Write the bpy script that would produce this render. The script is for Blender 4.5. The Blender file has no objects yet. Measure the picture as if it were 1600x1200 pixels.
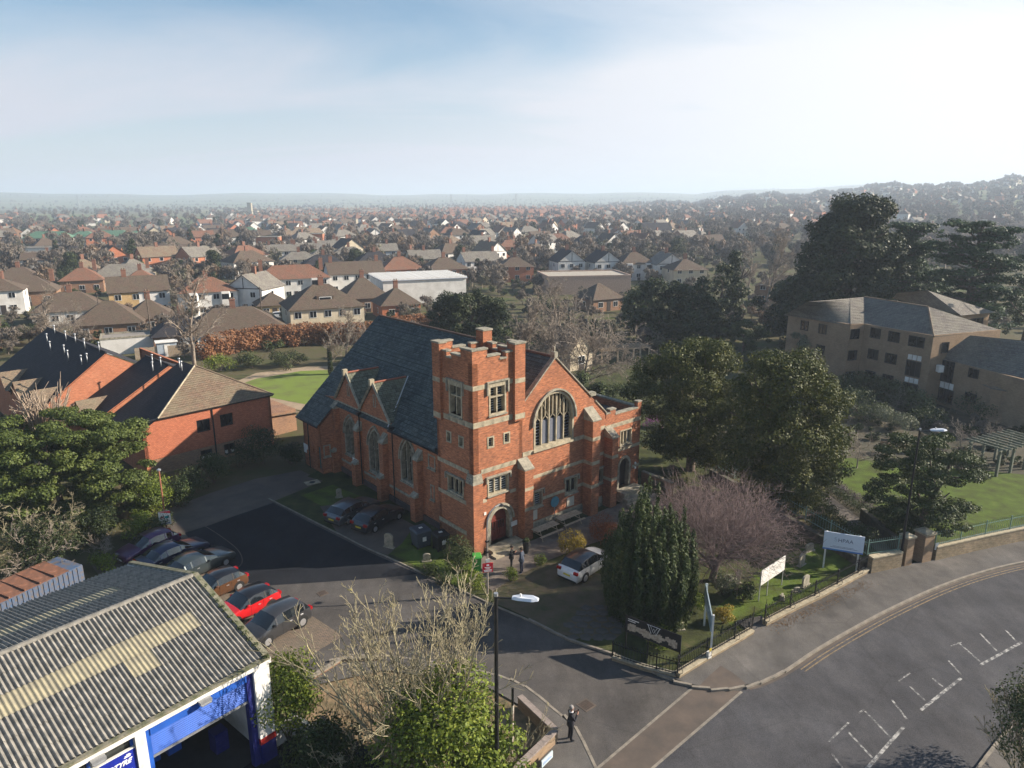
import bpy, bmesh, math, random
import numpy as np
from mathutils import Vector, Matrix
from mathutils.geometry import tessellate_polygon
R=math.radians
SC=bpy.context.scene
COL=SC.collection
# ---------------------------------------------------------------- camera
CAM_H=24.0; FPX=1110.0; PITCH=math.atan(290/1110.0)
cam=bpy.data.cameras.new('camera'); co=bpy.data.objects.new('camera',cam); COL.objects.link(co)
cam.sensor_width=36.0; cam.lens=36.0*FPX/1600.0; cam.clip_start=0.2; cam.clip_end=40000
co.location=(0,0,CAM_H); co.rotation_euler=(math.pi/2-PITCH,0,0)
SC.camera=co
# ---------------------------------------------------------------- light
SUN_EL=27.0; SUN_AZ=82.0      # azimuth of the sun clockwise from +Y
w=bpy.data.worlds.new('World'); SC.world=w; w.use_nodes=True
nt=w.node_tree; nt.nodes.clear()
def N(t,nodes=None,**k):
    n=(nodes or nt.nodes).new(t)
    for a,b in k.items(): setattr(n,a,b)
    return n
out=N('ShaderNodeOutputWorld'); bg=N('ShaderNodeBackground'); bg.inputs[1].default_value=0.05
sky=N('ShaderNodeTexSky',sky_type='NISHITA',sun_disc=False,sun_elevation=R(SUN_EL),sun_rotation=R(SUN_AZ),altitude=50,air_density=1.0,dust_density=0.7,ozone_density=1.0)
tc=N('ShaderNodeTexCoord')
# thin streaked cirrus: project the view direction on a high plane
sep=N('ShaderNodeSeparateXYZ'); nt.links.new(tc.outputs['Generated'],sep.inputs[0])
mz=N('ShaderNodeMath',operation='ADD'); mz.inputs[1].default_value=0.22; nt.links.new(sep.outputs[2],mz.inputs[0])
dx=N('ShaderNodeMath',operation='DIVIDE'); dy=N('ShaderNodeMath',operation='DIVIDE')
nt.links.new(sep.outputs[0],dx.inputs[0]); nt.links.new(mz.outputs[0],dx.inputs[1])
nt.links.new(sep.outputs[1],dy.inputs[0]); nt.links.new(mz.outputs[0],dy.inputs[1])
cb=N('ShaderNodeCombineXYZ'); nt.links.new(dx.outputs[0],cb.inputs[0]); nt.links.new(dy.outputs[0],cb.inputs[1])
mp=N('ShaderNodeMapping'); mp.inputs['Rotation'].default_value=(0,0,R(-24)); mp.inputs['Scale'].default_value=(0.28,0.85,1.0); mp.inputs['Location'].default_value=(1.3,0.4,0)
nt.links.new(cb.outputs[0],mp.inputs[0])
n1=N('ShaderNodeTexNoise'); n1.inputs['Scale'].default_value=1.15; n1.inputs['Detail'].default_value=9; n1.inputs['Roughness'].default_value=0.55; n1.inputs['Distortion'].default_value=0.6
nt.links.new(mp.outputs[0],n1.inputs['Vector'])
rp=N('ShaderNodeValToRGB'); rp.color_ramp.elements[0].position=0.37; rp.color_ramp.elements[0].color=(0,0,0,1); rp.color_ramp.elements[1].position=0.63; rp.color_ramp.elements[1].color=(1,1,1,1)
nt.links.new(n1.outputs[0],rp.inputs[0])
# milky veil thickening towards the sun side and the horizon
n2=N('ShaderNodeTexNoise'); n2.inputs['Scale'].default_value=0.5; n2.inputs['Detail'].default_value=4; nt.links.new(mp.outputs[0],n2.inputs['Vector'])
fac=N('ShaderNodeMath',operation='MULTIPLY'); nt.links.new(rp.outputs[0],fac.inputs[0]); fac.inputs[1].default_value=0.72
veil=N('ShaderNodeMapRange'); nt.links.new(sep.outputs[0],veil.inputs[0]); veil.inputs[1].default_value=-0.45; veil.inputs[2].default_value=0.75; veil.inputs[3].default_value=-0.06; veil.inputs[4].default_value=0.62
hv=N('ShaderNodeMapRange',interpolation_type='SMOOTHSTEP'); nt.links.new(sep.outputs[2],hv.inputs[0]); hv.inputs[1].default_value=-0.02; hv.inputs[2].default_value=0.24; hv.inputs[3].default_value=0.95; hv.inputs[4].default_value=0.0
vv=N('ShaderNodeMath',operation='ADD'); nt.links.new(veil.outputs[0],vv.inputs[0]); nt.links.new(hv.outputs[0],vv.inputs[1])
add0=N('ShaderNodeMath',operation='ADD',use_clamp=True); nt.links.new(fac.outputs[0],add0.inputs[0]); nt.links.new(vv.outputs[0],add0.inputs[1])
hi=N('ShaderNodeMapRange',interpolation_type='SMOOTHSTEP'); nt.links.new(sep.outputs[2],hi.inputs[0]); hi.inputs[1].default_value=0.16; hi.inputs[2].default_value=0.40; hi.inputs[3].default_value=1.0; hi.inputs[4].default_value=0.0
add=N('ShaderNodeMath',operation='MULTIPLY',use_clamp=True); nt.links.new(add0.outputs[0],add.inputs[0]); nt.links.new(hi.outputs[0],add.inputs[1])
cloud=N('ShaderNodeMix',data_type='RGBA'); nt.links.new(add.outputs[0],cloud.inputs[0]); tint=N('ShaderNodeMix',data_type='RGBA',blend_type='MULTIPLY'); tint.inputs[0].default_value=1; tint.inputs[7].default_value=(0.93,1.22,1.33,1); nt.links.new(sky.outputs[0],tint.inputs[6]); nt.links.new(tint.outputs[2],cloud.inputs[6])
cc=N('ShaderNodeMix',data_type='RGBA'); cc.inputs[6].default_value=(6.5,6.8,7.6,1); cc.inputs[7].default_value=(9.9,10.0,10.2,1)
cx=N('ShaderNodeMapRange',interpolation_type='SMOOTHSTEP'); nt.links.new(sep.outputs[0],cx.inputs[0]); cx.inputs[1].default_value=-0.35; cx.inputs[2].default_value=0.65; nt.links.new(cx.outputs[0],cc.inputs[0]); nt.links.new(cc.outputs[2],cloud.inputs[7])
nt.links.new(cloud.outputs[2],bg.inputs[0]); nt.links.new(bg.outputs[0],out.inputs[0])
sl=bpy.data.lights.new('sun','SUN'); sl.energy=5.0; sl.angle=R(0.53); sl.color=(1.0,0.88,0.74)
so=bpy.data.objects.new('sun',sl); COL.objects.link(so)
sd=Vector((math.sin(R(SUN_AZ))*math.cos(R(SUN_EL)),math.cos(R(SUN_AZ))*math.cos(R(SUN_EL)),math.sin(R(SUN_EL))))
so.rotation_euler=sd.to_track_quat('Z','Y').to_euler(); so.location=(60,0,60)
SC.view_settings.view_transform='Standard'; SC.view_settings.look='None'; SC.view_settings.exposure=1.08; SC.view_settings.gamma=1.0; SC.view_settings.use_curve_mapping=False
SC.render.engine='CYCLES'
cy=SC.cycles; cy.max_bounces=5; cy.diffuse_bounces=3; cy.glossy_bounces=2; cy.transmission_bounces=3; cy.transparent_max_bounces=6; cy.volume_bounces=2; cy.caustics_reflective=False; cy.caustics_refractive=False
cy.use_denoising=True; cy.use_adaptive_sampling=True; cy.adaptive_threshold=0.02
SC.render.resolution_x=1024; SC.render.resolution_y=768
# ---------------------------------------------------------------- helpers
_c,_s=math.cos(PITCH),math.sin(PITCH)
def G(u,v,z=0.0):
    x=(u-800)/FPX; y=(v-600)/FPX; k=(CAM_H-z)/(y*_c+_s)
    return (x*k,(_c-y*_s)*k)
def PX(X,Y,Z=0.0):
    d=CAM_H-Z; f=Y*_c+d*_s
    return (800+X/f*FPX, 600+(d*_c-Y*_s)/f*FPX)
def ZAT(X,Y,v):
    y=(v-600)/FPX; return CAM_H-Y*(y*_c+_s)/(_c-y*_s)
class MB:
    def __init__(s): s.v=[]; s.f=[]; s.m=[]; s.M=None; s.mi=0
    def add(s,vs,fs,m=None):
        o=len(s.v); M=s.M
        if M is not None: s.v+= [tuple(M@Vector(p)) for p in vs]
        else: s.v+=[tuple(p) for p in vs]
        mm=s.mi if m is None else m
        for f in fs: s.f.append(tuple(i+o for i in f)); s.m.append(mm)
        return s
    def box(s,x0,x1,y0,y1,z0,z1,m=None):
        vs=[(x0,y0,z0),(x1,y0,z0),(x1,y1,z0),(x0,y1,z0),(x0,y0,z1),(x1,y0,z1),(x1,y1,z1),(x0,y1,z1)]
        return s.add(vs,[(0,3,2,1),(4,5,6,7),(0,1,5,4),(1,2,6,5),(2,3,7,6),(3,0,4,7)],m)
    def prism(s,poly,z0,z1,m=None):
        n=len(poly)
        if sum(poly[i][0]*poly[(i+1)%n][1]-poly[(i+1)%n][0]*poly[i][1] for i in range(n))<0: poly=poly[::-1]
        vs=[(p[0],p[1],z0) for p in poly]+[(p[0],p[1],z1) for p in poly]
        fs=[tuple(range(n-1,-1,-1)),tuple(range(n,2*n))]+[(i,(i+1)%n,n+(i+1)%n,n+i) for i in range(n)]
        return s.add(vs,fs,m)
    def poly(s,pts,m=None): return s.add(pts,[tuple(range(len(pts)))],m)
    def slab(s,pts,t,m=None):          # planar polygon given thickness along -normal
        P=[Vector(p) for p in pts]; n=(P[1]-P[0]).cross(P[2]-P[0]).normalized()*t; k=len(P)
        vs=[tuple(p) for p in P]+[tuple(p-n) for p in P]
        fs=[tuple(range(k)),tuple(range(2*k-1,k-1,-1))]+[(i,k+i,k+(i+1)%k,(i+1)%k) for i in range(k)]
        return s.add(vs,fs,m)
    def tube(s,pts,r,n=6,m=None,cap=True):
        P=[Vector(p) for p in pts]; k=len(P)
        if not hasattr(r,'__len__'): r=[r]*k
        vs=[]; 
        for i,p in enumerate(P):
            d=(P[min(i+1,k-1)]-P[max(i-1,0)]).normalized()
            u=d.cross(Vector((0,0,1))); 
            if u.length<1e-3: u=d.cross(Vector((0,1,0)))
            u.normalize(); w_=d.cross(u)
            for j in range(n):
                a=2*math.pi*j/n; vs.append(tuple(p+(u*math.cos(a)+w_*math.sin(a))*r[i]))
        fs=[(i*n+j,i*n+(j+1)%n,(i+1)*n+(j+1)%n,(i+1)*n+j) for i in range(k-1) for j in range(n)]
        if cap: fs+=[tuple(range(n-1,-1,-1)),tuple((k-1)*n+j for j in range(n))]
        return s.add(vs,fs,m)
    def cyl(s,x,y,z0,z1,r,n=10,r2=None,m=None): return s.tube([(x,y,z0),(x,y,z1)],[r,r if r2 is None else r2],n,m)
    def lathe(s,prof,n=12,c=(0,0,0),m=None):
        vs=[(c[0]+r*math.cos(2*math.pi*j/n),c[1]+r*math.sin(2*math.pi*j/n),c[2]+z) for r,z in prof for j in range(n)]
        k=len(prof); fs=[(i*n+j,i*n+(j+1)%n,(i+1)*n+(j+1)%n,(i+1)*n+j) for i in range(k-1) for j in range(n)]
        fs+=[tuple(range(n-1,-1,-1)),tuple((k-1)*n+j for j in range(n))]
        return s.add(vs,fs,m)
    def mesh(s,name,mats,smooth=False):
        me=bpy.data.meshes.new(name); me.from_pydata(s.v,[],s.f)
        if not isinstance(mats,(list,tuple)): mats=[mats]
        for x in mats: me.materials.append(x)
        if len(mats)>1: me.polygons.foreach_set('material_index',s.m)
        auto_uv(me)
        if smooth: me.polygons.foreach_set('use_smooth',[True]*len(me.polygons))
        me.update(); return me
    def build(s,name,mats,parent=None,smooth=False,**k):
        return link(name,s.mesh(name,mats,smooth),parent,**k)
def auto_uv(me):
    n=len(me.loops)
    if n==0: return
    uv=me.uv_layers.new(name='UVMap')
    P=np.empty(len(me.vertices)*3); me.vertices.foreach_get('co',P); P=P.reshape(-1,3)
    li=np.empty(n,dtype=np.int32); me.loops.foreach_get('vertex_index',li)
    k=len(me.polygons); nn=np.empty(k*3); me.polygons.foreach_get('normal',nn); nn=nn.reshape(-1,3)
    lt=np.empty(k,dtype=np.int32); me.polygons.foreach_get('loop_total',lt)
    NN=np.repeat(nn,lt,axis=0); Q=P[li]
    h=np.hypot(NN[:,0],NN[:,1]); flat=h<0.25; h2=np.where(flat,1,h)
    tx=-NN[:,1]/h2; ty=NN[:,0]/h2
    u=np.where(flat,Q[:,0],Q[:,0]*tx+Q[:,1]*ty); v=np.where(flat,Q[:,1],Q[:,2]/h2)
    uv.data.foreach_set('uv',np.stack([u,v],1).ravel())
def link(name,me,parent=None,loc=None,rz=None,kind=None,label=None,cat=None,group=None):
    o=bpy.data.objects.new(name,me); COL.objects.link(o)
    if parent is not None: o.parent=parent
    if loc is not None: o.location=loc if len(loc)==3 else (loc[0],loc[1],0)
    if rz is not None: o.rotation_euler=(0,0,rz)
    if kind: o['kind']=kind
    if label: o['label']=label
    if cat: o['category']=cat
    if group: o['group']=group
    return o
def thing(name,label,cat,loc=(0,0,0),rz=0,group=None):
    return link(name,None,None,loc,rz,None,label,cat,group)
KIDS={}
def copy_tree(o,loc=None,rz=None,label=None,group=None,parent=None,ch=None):
    if ch is None:
        ch={}
        for q in COL.objects:
            if q.parent: ch.setdefault(q.parent.name,[]).append(q)
    c=o.copy(); COL.objects.link(c)
    if parent is not None: c.parent=parent
    if loc is not None: c.location=loc if len(loc)==3 else (loc[0],loc[1],0)
    if rz is not None: c.rotation_euler=(0,0,rz)
    if label: c['label']=label
    if group: c['group']=group
    for q in ch.get(o.name,[]): copy_tree(q,parent=c,ch=ch)
    return c
# ---------------------------------------------------------------- materials
MATS={}
def newmat(name):
    m=bpy.data.materials.new(name); m.use_nodes=True; t=m.node_tree; t.nodes.clear()
    o=t.nodes.new('ShaderNodeOutputMaterial'); b=t.nodes.new('ShaderNodeBsdfPrincipled'); t.links.new(b.outputs[0],o.inputs[0])
    return m,t,b
def rgb(c): return (c[0],c[1],c[2],1)
def mat(name,col,rough=0.8,metal=0,col2=None,scale=3.0,bump=0.0,bscale=30,detail=6,contrast=(0.35,0.65),spec=0.35,island=0,coord='Object',col3=None,coat=0):
    if name in MATS: return MATS[name]
    m,t,b=newmat(name); L=t.links.new
    b.inputs['Roughness'].default_value=rough; b.inputs['Metallic'].default_value=metal; b.inputs['Specular IOR Level'].default_value=spec
    if coat: b.inputs['Coat Weight'].default_value=coat; b.inputs['Coat Roughness'].default_value=0.06
    c=t.nodes.new('ShaderNodeTexCoord')
    if col2 is None: col2=tuple(x*0.8 for x in col)
    n=t.nodes.new('ShaderNodeTexNoise'); n.inputs['Scale'].default_value=scale; n.inputs['Detail'].default_value=detail; n.inputs['Roughness'].default_value=0.6
    L(c.outputs[coord],n.inputs['Vector'])
    r=t.nodes.new('ShaderNodeValToRGB'); e=r.color_ramp.elements; e[0].position=contrast[0]; e[1].position=contrast[1]; e[0].color=rgb(col2); e[1].color=rgb(col)
    if col3 is not None: x=e.new(0.5*(contrast[0]+contrast[1])+0.12); x.color=rgb(col); e[-1].color=rgb(col3); e[-1].position=min(1,contrast[1]+0.12)
    L(n.outputs[0],r.inputs[0]); src=r.outputs[0]
    if island:
        g=t.nodes.new('ShaderNodeNewGeometry'); h=t.nodes.new('ShaderNodeHueSaturation'); mr=t.nodes.new('ShaderNodeMapRange')
        L(g.outputs['Random Per Island'],mr.inputs[0]); mr.inputs[3].default_value=1-island; mr.inputs[4].default_value=1+island
        L(mr.outputs[0],h.inputs['Value']); L(src,h.inputs['Color']); src=h.outputs[0]
    L(src,b.inputs['Base Color'])
    if bump:
        n2=t.nodes.new('ShaderNodeTexNoise'); n2.inputs['Scale'].default_value=bscale; n2.inputs['Detail'].default_value=5; L(c.outputs[coord],n2.inputs['Vector'])
        bp=t.nodes.new('ShaderNodeBump'); bp.inputs['Strength'].default_value=bump; bp.inputs['Distance'].default_value=0.03; L(n2.outputs[0],bp.inputs['Height']); L(bp.outputs[0],b.inputs['Normal'])
    MATS[name]=m; return m
def brickmat(name,c1,c2,mortar,bw=0.225,bh=0.075,msize=0.01,rough=0.85,stain=(0.12,0.09,0.08),stain_amt=0.5,bump=0.4,offset=0.5,vary=0.6,spec=0.25):
    if name in MATS: return MATS[name]
    m,t,b=newmat(name); L=t.links.new
    b.inputs['Roughness'].default_value=rough; b.inputs['Specular IOR Level'].default_value=spec
    uv=t.nodes.new('ShaderNodeUVMap'); br=t.nodes.new('ShaderNodeTexBrick'); L(uv.outputs[0],br.inputs['Vector'])
    br.offset=offset; br.inputs['Color1'].default_value=rgb(c1); br.inputs['Color2'].default_value=rgb(c2); br.inputs['Mortar'].default_value=rgb(mortar)
    br.inputs['Scale'].default_value=1; br.inputs['Mortar Size'].default_value=msize; br.inputs['Brick Width'].default_value=bw; br.inputs['Row Height'].default_value=bh; br.inputs['Bias'].default_value=-0.1
    n=t.nodes.new('ShaderNodeTexNoise'); n.inputs['Scale'].default_value=0.55; n.inputs['Detail'].default_value=8; n.inputs['Roughness'].default_value=0.65; L(uv.outputs[0],n.inputs['Vector'])
    r=t.nodes.new('ShaderNodeValToRGB'); e=r.color_ramp.elements; e[0].position=0.38; e[0].color=(stain_amt,)*3+(1,); e[1].position=0.62; e[1].color=(0,0,0,1); L(n.outputs[0],r.inputs[0])
    mx=t.nodes.new('ShaderNodeMix'); mx.data_type='RGBA'; L(r.outputs[0],mx.inputs[0]); L(br.outputs[0],mx.inputs[6]); mx.inputs[7].default_value=rgb(stain)
    mpp=t.nodes.new('ShaderNodeMapping'); mpp.inputs['Scale'].default_value=(1.6,6.5,1); L(uv.outputs[0],mpp.inputs[0])
    n3=t.nodes.new('ShaderNodeTexNoise'); n3.inputs['Scale'].default_value=1.6; n3.inputs['Detail'].default_value=7; n3.inputs['Roughness'].default_value=0.75; L(mpp.outputs[0],n3.inputs['Vector'])
    mr=t.nodes.new('ShaderNodeMapRange'); mr.inputs[1].default_value=0.3; mr.inputs[2].default_value=0.7; mr.inputs[3].default_value=1-vary*0.5; mr.inputs[4].default_value=1+vary*0.5; L(n3.outputs[0],mr.inputs[0])
    h=t.nodes.new('ShaderNodeHueSaturation'); L(mx.outputs[2],h.inputs['Color']); L(mr.outputs[0],h.inputs['Value']); L(h.outputs[0],b.inputs['Base Color'])
    bp=t.nodes.new('ShaderNodeBump'); bp.inputs['Strength'].default_value=bump; bp.inputs['Distance'].default_value=0.015; bp.invert=True; L(br.outputs['Fac'],bp.inputs['Height']); L(bp.outputs[0],b.inputs['Normal'])
    MATS[name]=m; return m
def leafmat(name,c1,c2,c3=None,trans=0.25,rough=0.6,nscale=0.7):
    if name in MATS: return MATS[name]
    m,t,b=newmat(name); L=t.links.new
    g=t.nodes.new('ShaderNodeNewGeometry'); r=t.nodes.new('ShaderNodeValToRGB'); e=r.color_ramp.elements
    e[0].color=rgb(c1); e[1].color=rgb(c2 if c3 is None else c3)
    if c3 is not None: x=e.new(0.6); x.color=rgb(c2)
    c=t.nodes.new('ShaderNodeTexCoord'); n=t.nodes.new('ShaderNodeTexNoise'); n.inputs['Scale'].default_value=nscale; n.inputs['Detail'].default_value=3; L(c.outputs['Object'],n.inputs['Vector'])
    a=t.nodes.new('ShaderNodeMath'); a.operation='MULTIPLY_ADD'; L(g.outputs['Random Per Island'],a.inputs[0]); a.inputs[1].default_value=0.55
    s2=t.nodes.new('ShaderNodeMapRange'); s2.inputs[1].default_value=0.3; s2.inputs[2].default_value=0.7; s2.inputs[3].default_value=0; s2.inputs[4].default_value=0.45; L(n.outputs[0],s2.inputs[0]); L(s2.outputs[0],a.inputs[2])
    L(a.outputs[0],r.inputs[0]); L(r.outputs[0],b.inputs['Base Color']); b.inputs['Roughness'].default_value=rough; b.inputs['Specular IOR Level'].default_value=0.25
    tr=t.nodes.new('ShaderNodeBsdfTranslucent'); L(r.outputs[0],tr.inputs[0]); mx=t.nodes.new('ShaderNodeMixShader'); mx.inputs[0].default_value=trans
    L(b.outputs[0],mx.inputs[1]); L(tr.outputs[0],mx.inputs[2]); o=[q for q in t.nodes if q.type=='OUTPUT_MATERIAL'][0]; L(mx.outputs[0],o.inputs[0])
    MATS[name]=m; return m
def glassmat(name,col=(0.012,0.015,0.018),rough=0.08,spec=0.35):
    return mat(name,col,rough,0,col2=tuple(x*0.6 for x in col),scale=0.8,spec=spec)
M_BRICK=brickmat('red_brick',(0.51,0.178,0.080),(0.26,0.088,0.045),(0.30,0.19,0.12),stain=(0.19,0.085,0.05),stain_amt=0.5,vary=0.95,msize=.008)
M_BRICK2=brickmat('orange_brick',(0.50,0.165,0.080),(0.36,0.11,0.052),(0.45,0.28,0.18),stain=(0.33,0.11,0.06),stain_amt=0.4,vary=0.6)
M_BUFF=brickmat('buff_brick',(0.33,0.225,0.14),(0.25,0.165,0.10),(0.30,0.25,0.18),stain=(0.13,0.09,0.06),stain_amt=0.4,vary=0.3)
M_PLUMB=brickmat('brown_brick',(0.34,0.17,0.09),(0.22,0.11,0.06),(0.35,0.28,0.2),stain_amt=0.4)
M_STONEW=brickmat('rubble_stone',(0.36,0.27,0.17),(0.22,0.17,0.11),(0.3,0.25,0.18),bw=0.34,bh=0.16,msize=0.018,stain=(0.1,0.09,0.06),stain_amt=0.6)
M_STONE=mat('bath_stone',(0.43,0.37,0.26),0.9,col2=(0.20,0.18,0.13),scale=2.2,bump=0.5,bscale=14,contrast=(0.3,0.6))
M_STONED=mat('weathered_stone',(0.34,0.31,0.24),0.9,col2=(0.17,0.16,0.125),scale=3,bump=0.5,bscale=14,col3=(0.42,0.42,0.34))
M_SLATE=brickmat('slate',(0.085,0.105,0.105),(0.028,0.036,0.040),(0.010,0.012,0.013),bw=0.42,bh=0.36,msize=0.02,stain=(0.10,0.12,0.10),stain_amt=0.35,rough=0.7,bump=0.8,vary=1.3,spec=0.22)
M_SLATEM=brickmat('olive_slate',(0.16,0.17,0.13),(0.075,0.08,0.06),(0.02,0.02,0.018),bw=0.42,bh=0.36,msize=0.02,stain=(0.15,0.14,0.08),stain_amt=0.5,rough=0.8,bump=0.8,vary=1.1,spec=0.2)  # lighter, mottled greenish-brown slate for the cross gables
M_TILEB=brickmat('brown_tile',(0.135,0.095,0.072),(0.085,0.060,0.047),(0.03,0.02,0.015),bw=0.27,bh=0.2,msize=0.012,stain=(0.10,0.09,0.06),stain_amt=0.5,bump=0.6,vary=0.6)
M_TILEG=brickmat('grey_tile',(0.19,0.17,0.15),(0.125,0.11,0.098),(0.05,0.045,0.04),bw=0.33,bh=0.28,msize=0.014,stain=(0.24,0.23,0.18),stain_amt=0.5,bump=0.6,vary=0.6)
M_TILED=brickmat('dark_tile',(0.045,0.042,0.048),(0.028,0.027,0.032),(0.008,0.008,0.01),bw=0.27,bh=0.2,msize=0.012,stain=(0.02,0.022,0.025),stain_amt=0.5,bump=0.5,vary=0.5)
M_TILEM=brickmat('mottled_tile',(0.22,0.145,0.10),(0.14,0.10,0.075),(0.05,0.035,0.025),bw=0.27,bh=0.2,msize=0.012,stain=(0.20,0.18,0.12),stain_amt=0.6,bump=0.5,vary=0.7)
M_GLASS=glassmat('dark_glass')
M_WHITE=mat('white_paint',(0.78,0.77,0.73),0.6,col2=(0.60,0.58,0.53),scale=1.3)
M_BLACK=mat('black_paint',(0.02,0.02,0.022),0.4,col2=(0.012,0.012,0.013))
M_WOOD=mat('weathered_wood',(0.52,0.42,0.30),0.8,col2=(0.34,0.26,0.18),scale=6)
M_BARK=mat('bark',(0.16,0.125,0.095),0.9,col2=(0.07,0.055,0.045),scale=5,bump=0.6,bscale=20)
M_BARKL=mat('lichen_bark',(0.36,0.32,0.20),0.9,col2=(0.19,0.16,0.11),scale=2.5,col3=(0.42,0.37,0.12))
M_BARKG=mat('grey_bark',(0.33,0.28,0.23),0.9,col2=(0.17,0.14,0.11),scale=3)
M_BARKP=mat('purple_twigs',(0.23,0.165,0.155),0.85,col2=(0.125,0.092,0.088),scale=3)
M_STEEL=mat('galvanised',(0.45,0.46,0.47),0.45,0.6,col2=(0.33,0.34,0.35))
# ---------------------------------------------------------------- terrain
def smooth(a,b,x):
    t=np.clip((x-a)/(b-a),0,1); return t*t*(3-2*t)
def terr(x,y):
    x=np.asarray(x,float); y=np.asarray(y,float); r=np.hypot(x,y); az=np.degrees(np.arctan2(x,y))
    h=smooth(3,38,az)*smooth(430,2000,r)*60
    h+=smooth(1200,2600,r)*(np.sin(az*0.9+1.0)*2+np.sin(az*2.3)*1.5)*smooth(8,-10,-az+20)
    h+=smooth(3500,7500,r)*(38+7*np.sin(az*0.31+0.5)+5*np.sin(az*0.83)+2*np.sin(az*2.1))*smooth(-60,-5,az)*0+smooth(2400,5600,r)*(58+6*np.sin(az*0.31+0.5)+4*np.sin(az*0.83)+2*np.sin(az*2.7))
    h+=smooth(900,2000,r)*smooth(4,16,az)*(4.5*np.sin(az*.75+.6)+3*np.sin(az*1.7)+2*np.sin(az*3.9+1))
    h-=smooth(300,900,r)*smooth(12,-25,az)*3
    h+=smooth(250,500,r)*(np.sin(x*0.011+1)*np.cos(y*0.013))*1.2
    return h
def tz(x,y): return float(terr(x,y))
rings=[0,30,60,90,120,160,200,250,300,370,450,550,650,780,900,1050,1200,1400,1600,1800,2000,2300,2700,3200,3800,4500,5300,6200,7200,8500,11000]
NA=180
vs=[(0,0,0)]; fs=[]
for r_ in rings[1:]:
    for k in range(NA):
        a=2*math.pi*k/NA; x,y=r_*math.sin(a),r_*math.cos(a); vs.append((x,y,tz(x,y) if r_>200 else 0.0))
for k in range(NA): fs.append((0,1+(k+1)%NA,1+k))
for i in range(len(rings)-2):
    for k in range(NA):
        a=1+i*NA+k; b=1+i*NA+(k+1)%NA; fs.append((a,b,b+NA,a+NA))
m,t,b=newmat('ground'); L=t.links.new
c=t.nodes.new('ShaderNodeTexCoord')
def noise(sc,det=6,rough=0.6,vec=None):
    n=t.nodes.new('ShaderNodeTexNoise'); n.inputs['Scale'].default_value=sc; n.inputs['Detail'].default_value=det; n.inputs['Roughness'].default_value=rough
    L((vec or c.outputs['Object']),n.inputs['Vector']); return n.outputs[0]
def ramp(src,stops):
    r=t.nodes.new('ShaderNodeValToRGB'); e=r.color_ramp.elements; e[0].position=stops[0][0]; e[0].color=rgb(stops[0][1]); e[1].position=stops[-1][0]; e[1].color=rgb(stops[-1][1])
    for p,cc in stops[1:-1]: x=e.new(p); x.color=rgb(cc)
    L(src,r.inputs[0]); return r.outputs[0]
def mixc(f,a,b_):
    x=t.nodes.new('ShaderNodeMix'); x.data_type='RGBA'; L(f,x.inputs[0]); L(a,x.inputs[6]); L(b_,x.inputs[7]); return x.outputs[2]
gardens=ramp(noise(0.09,8,0.7),[(0.3,(0.055,0.075,0.025)),(0.5,(0.10,0.085,0.05)),(0.62,(0.07,0.09,0.03)),(0.75,(0.16,0.14,0.11))])
mp_=t.nodes.new('ShaderNodeMapping'); mp_.inputs['Scale'].default_value=(0.0022,0.0009,1); L(c.outputs['Object'],mp_.inputs[0])
vo=t.nodes.new('ShaderNodeTexVoronoi'); vo.inputs['Scale'].default_value=1; L(mp_.outputs[0],vo.inputs['Vector'])
sepc=t.nodes.new('ShaderNodeSeparateColor'); L(vo.outputs['Color'],sepc.inputs[0])
fields=ramp(sepc.outputs[0],[(0.2,(0.10,0.13,0.05)),(0.45,(0.14,0.17,0.065)),(0.6,(0.06,0.07,0.035)),(0.8,(0.18,0.17,0.09))])
ln=t.nodes.new('ShaderNodeVectorMath'); ln.operation='LENGTH'; L(c.outputs['Object'],ln.inputs[0])
mr=t.nodes.new('ShaderNodeMapRange'); mr.inputs[1].default_value=700; mr.inputs[2].default_value=1100; L(ln.outputs['Value'],mr.inputs[0])
L(mixc(mr.outputs[0],gardens,fields),b.inputs['Base Color']); b.inputs['Roughness'].default_value=0.95; b.inputs['Specular IOR Level'].default_value=0.1
me=bpy.data.meshes.new('ground'); me.from_pydata(vs,[],fs); me.materials.append(m); me.polygons.foreach_set('use_smooth',[True]*len(me.polygons))
link('ground',me,kind='structure')
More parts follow.
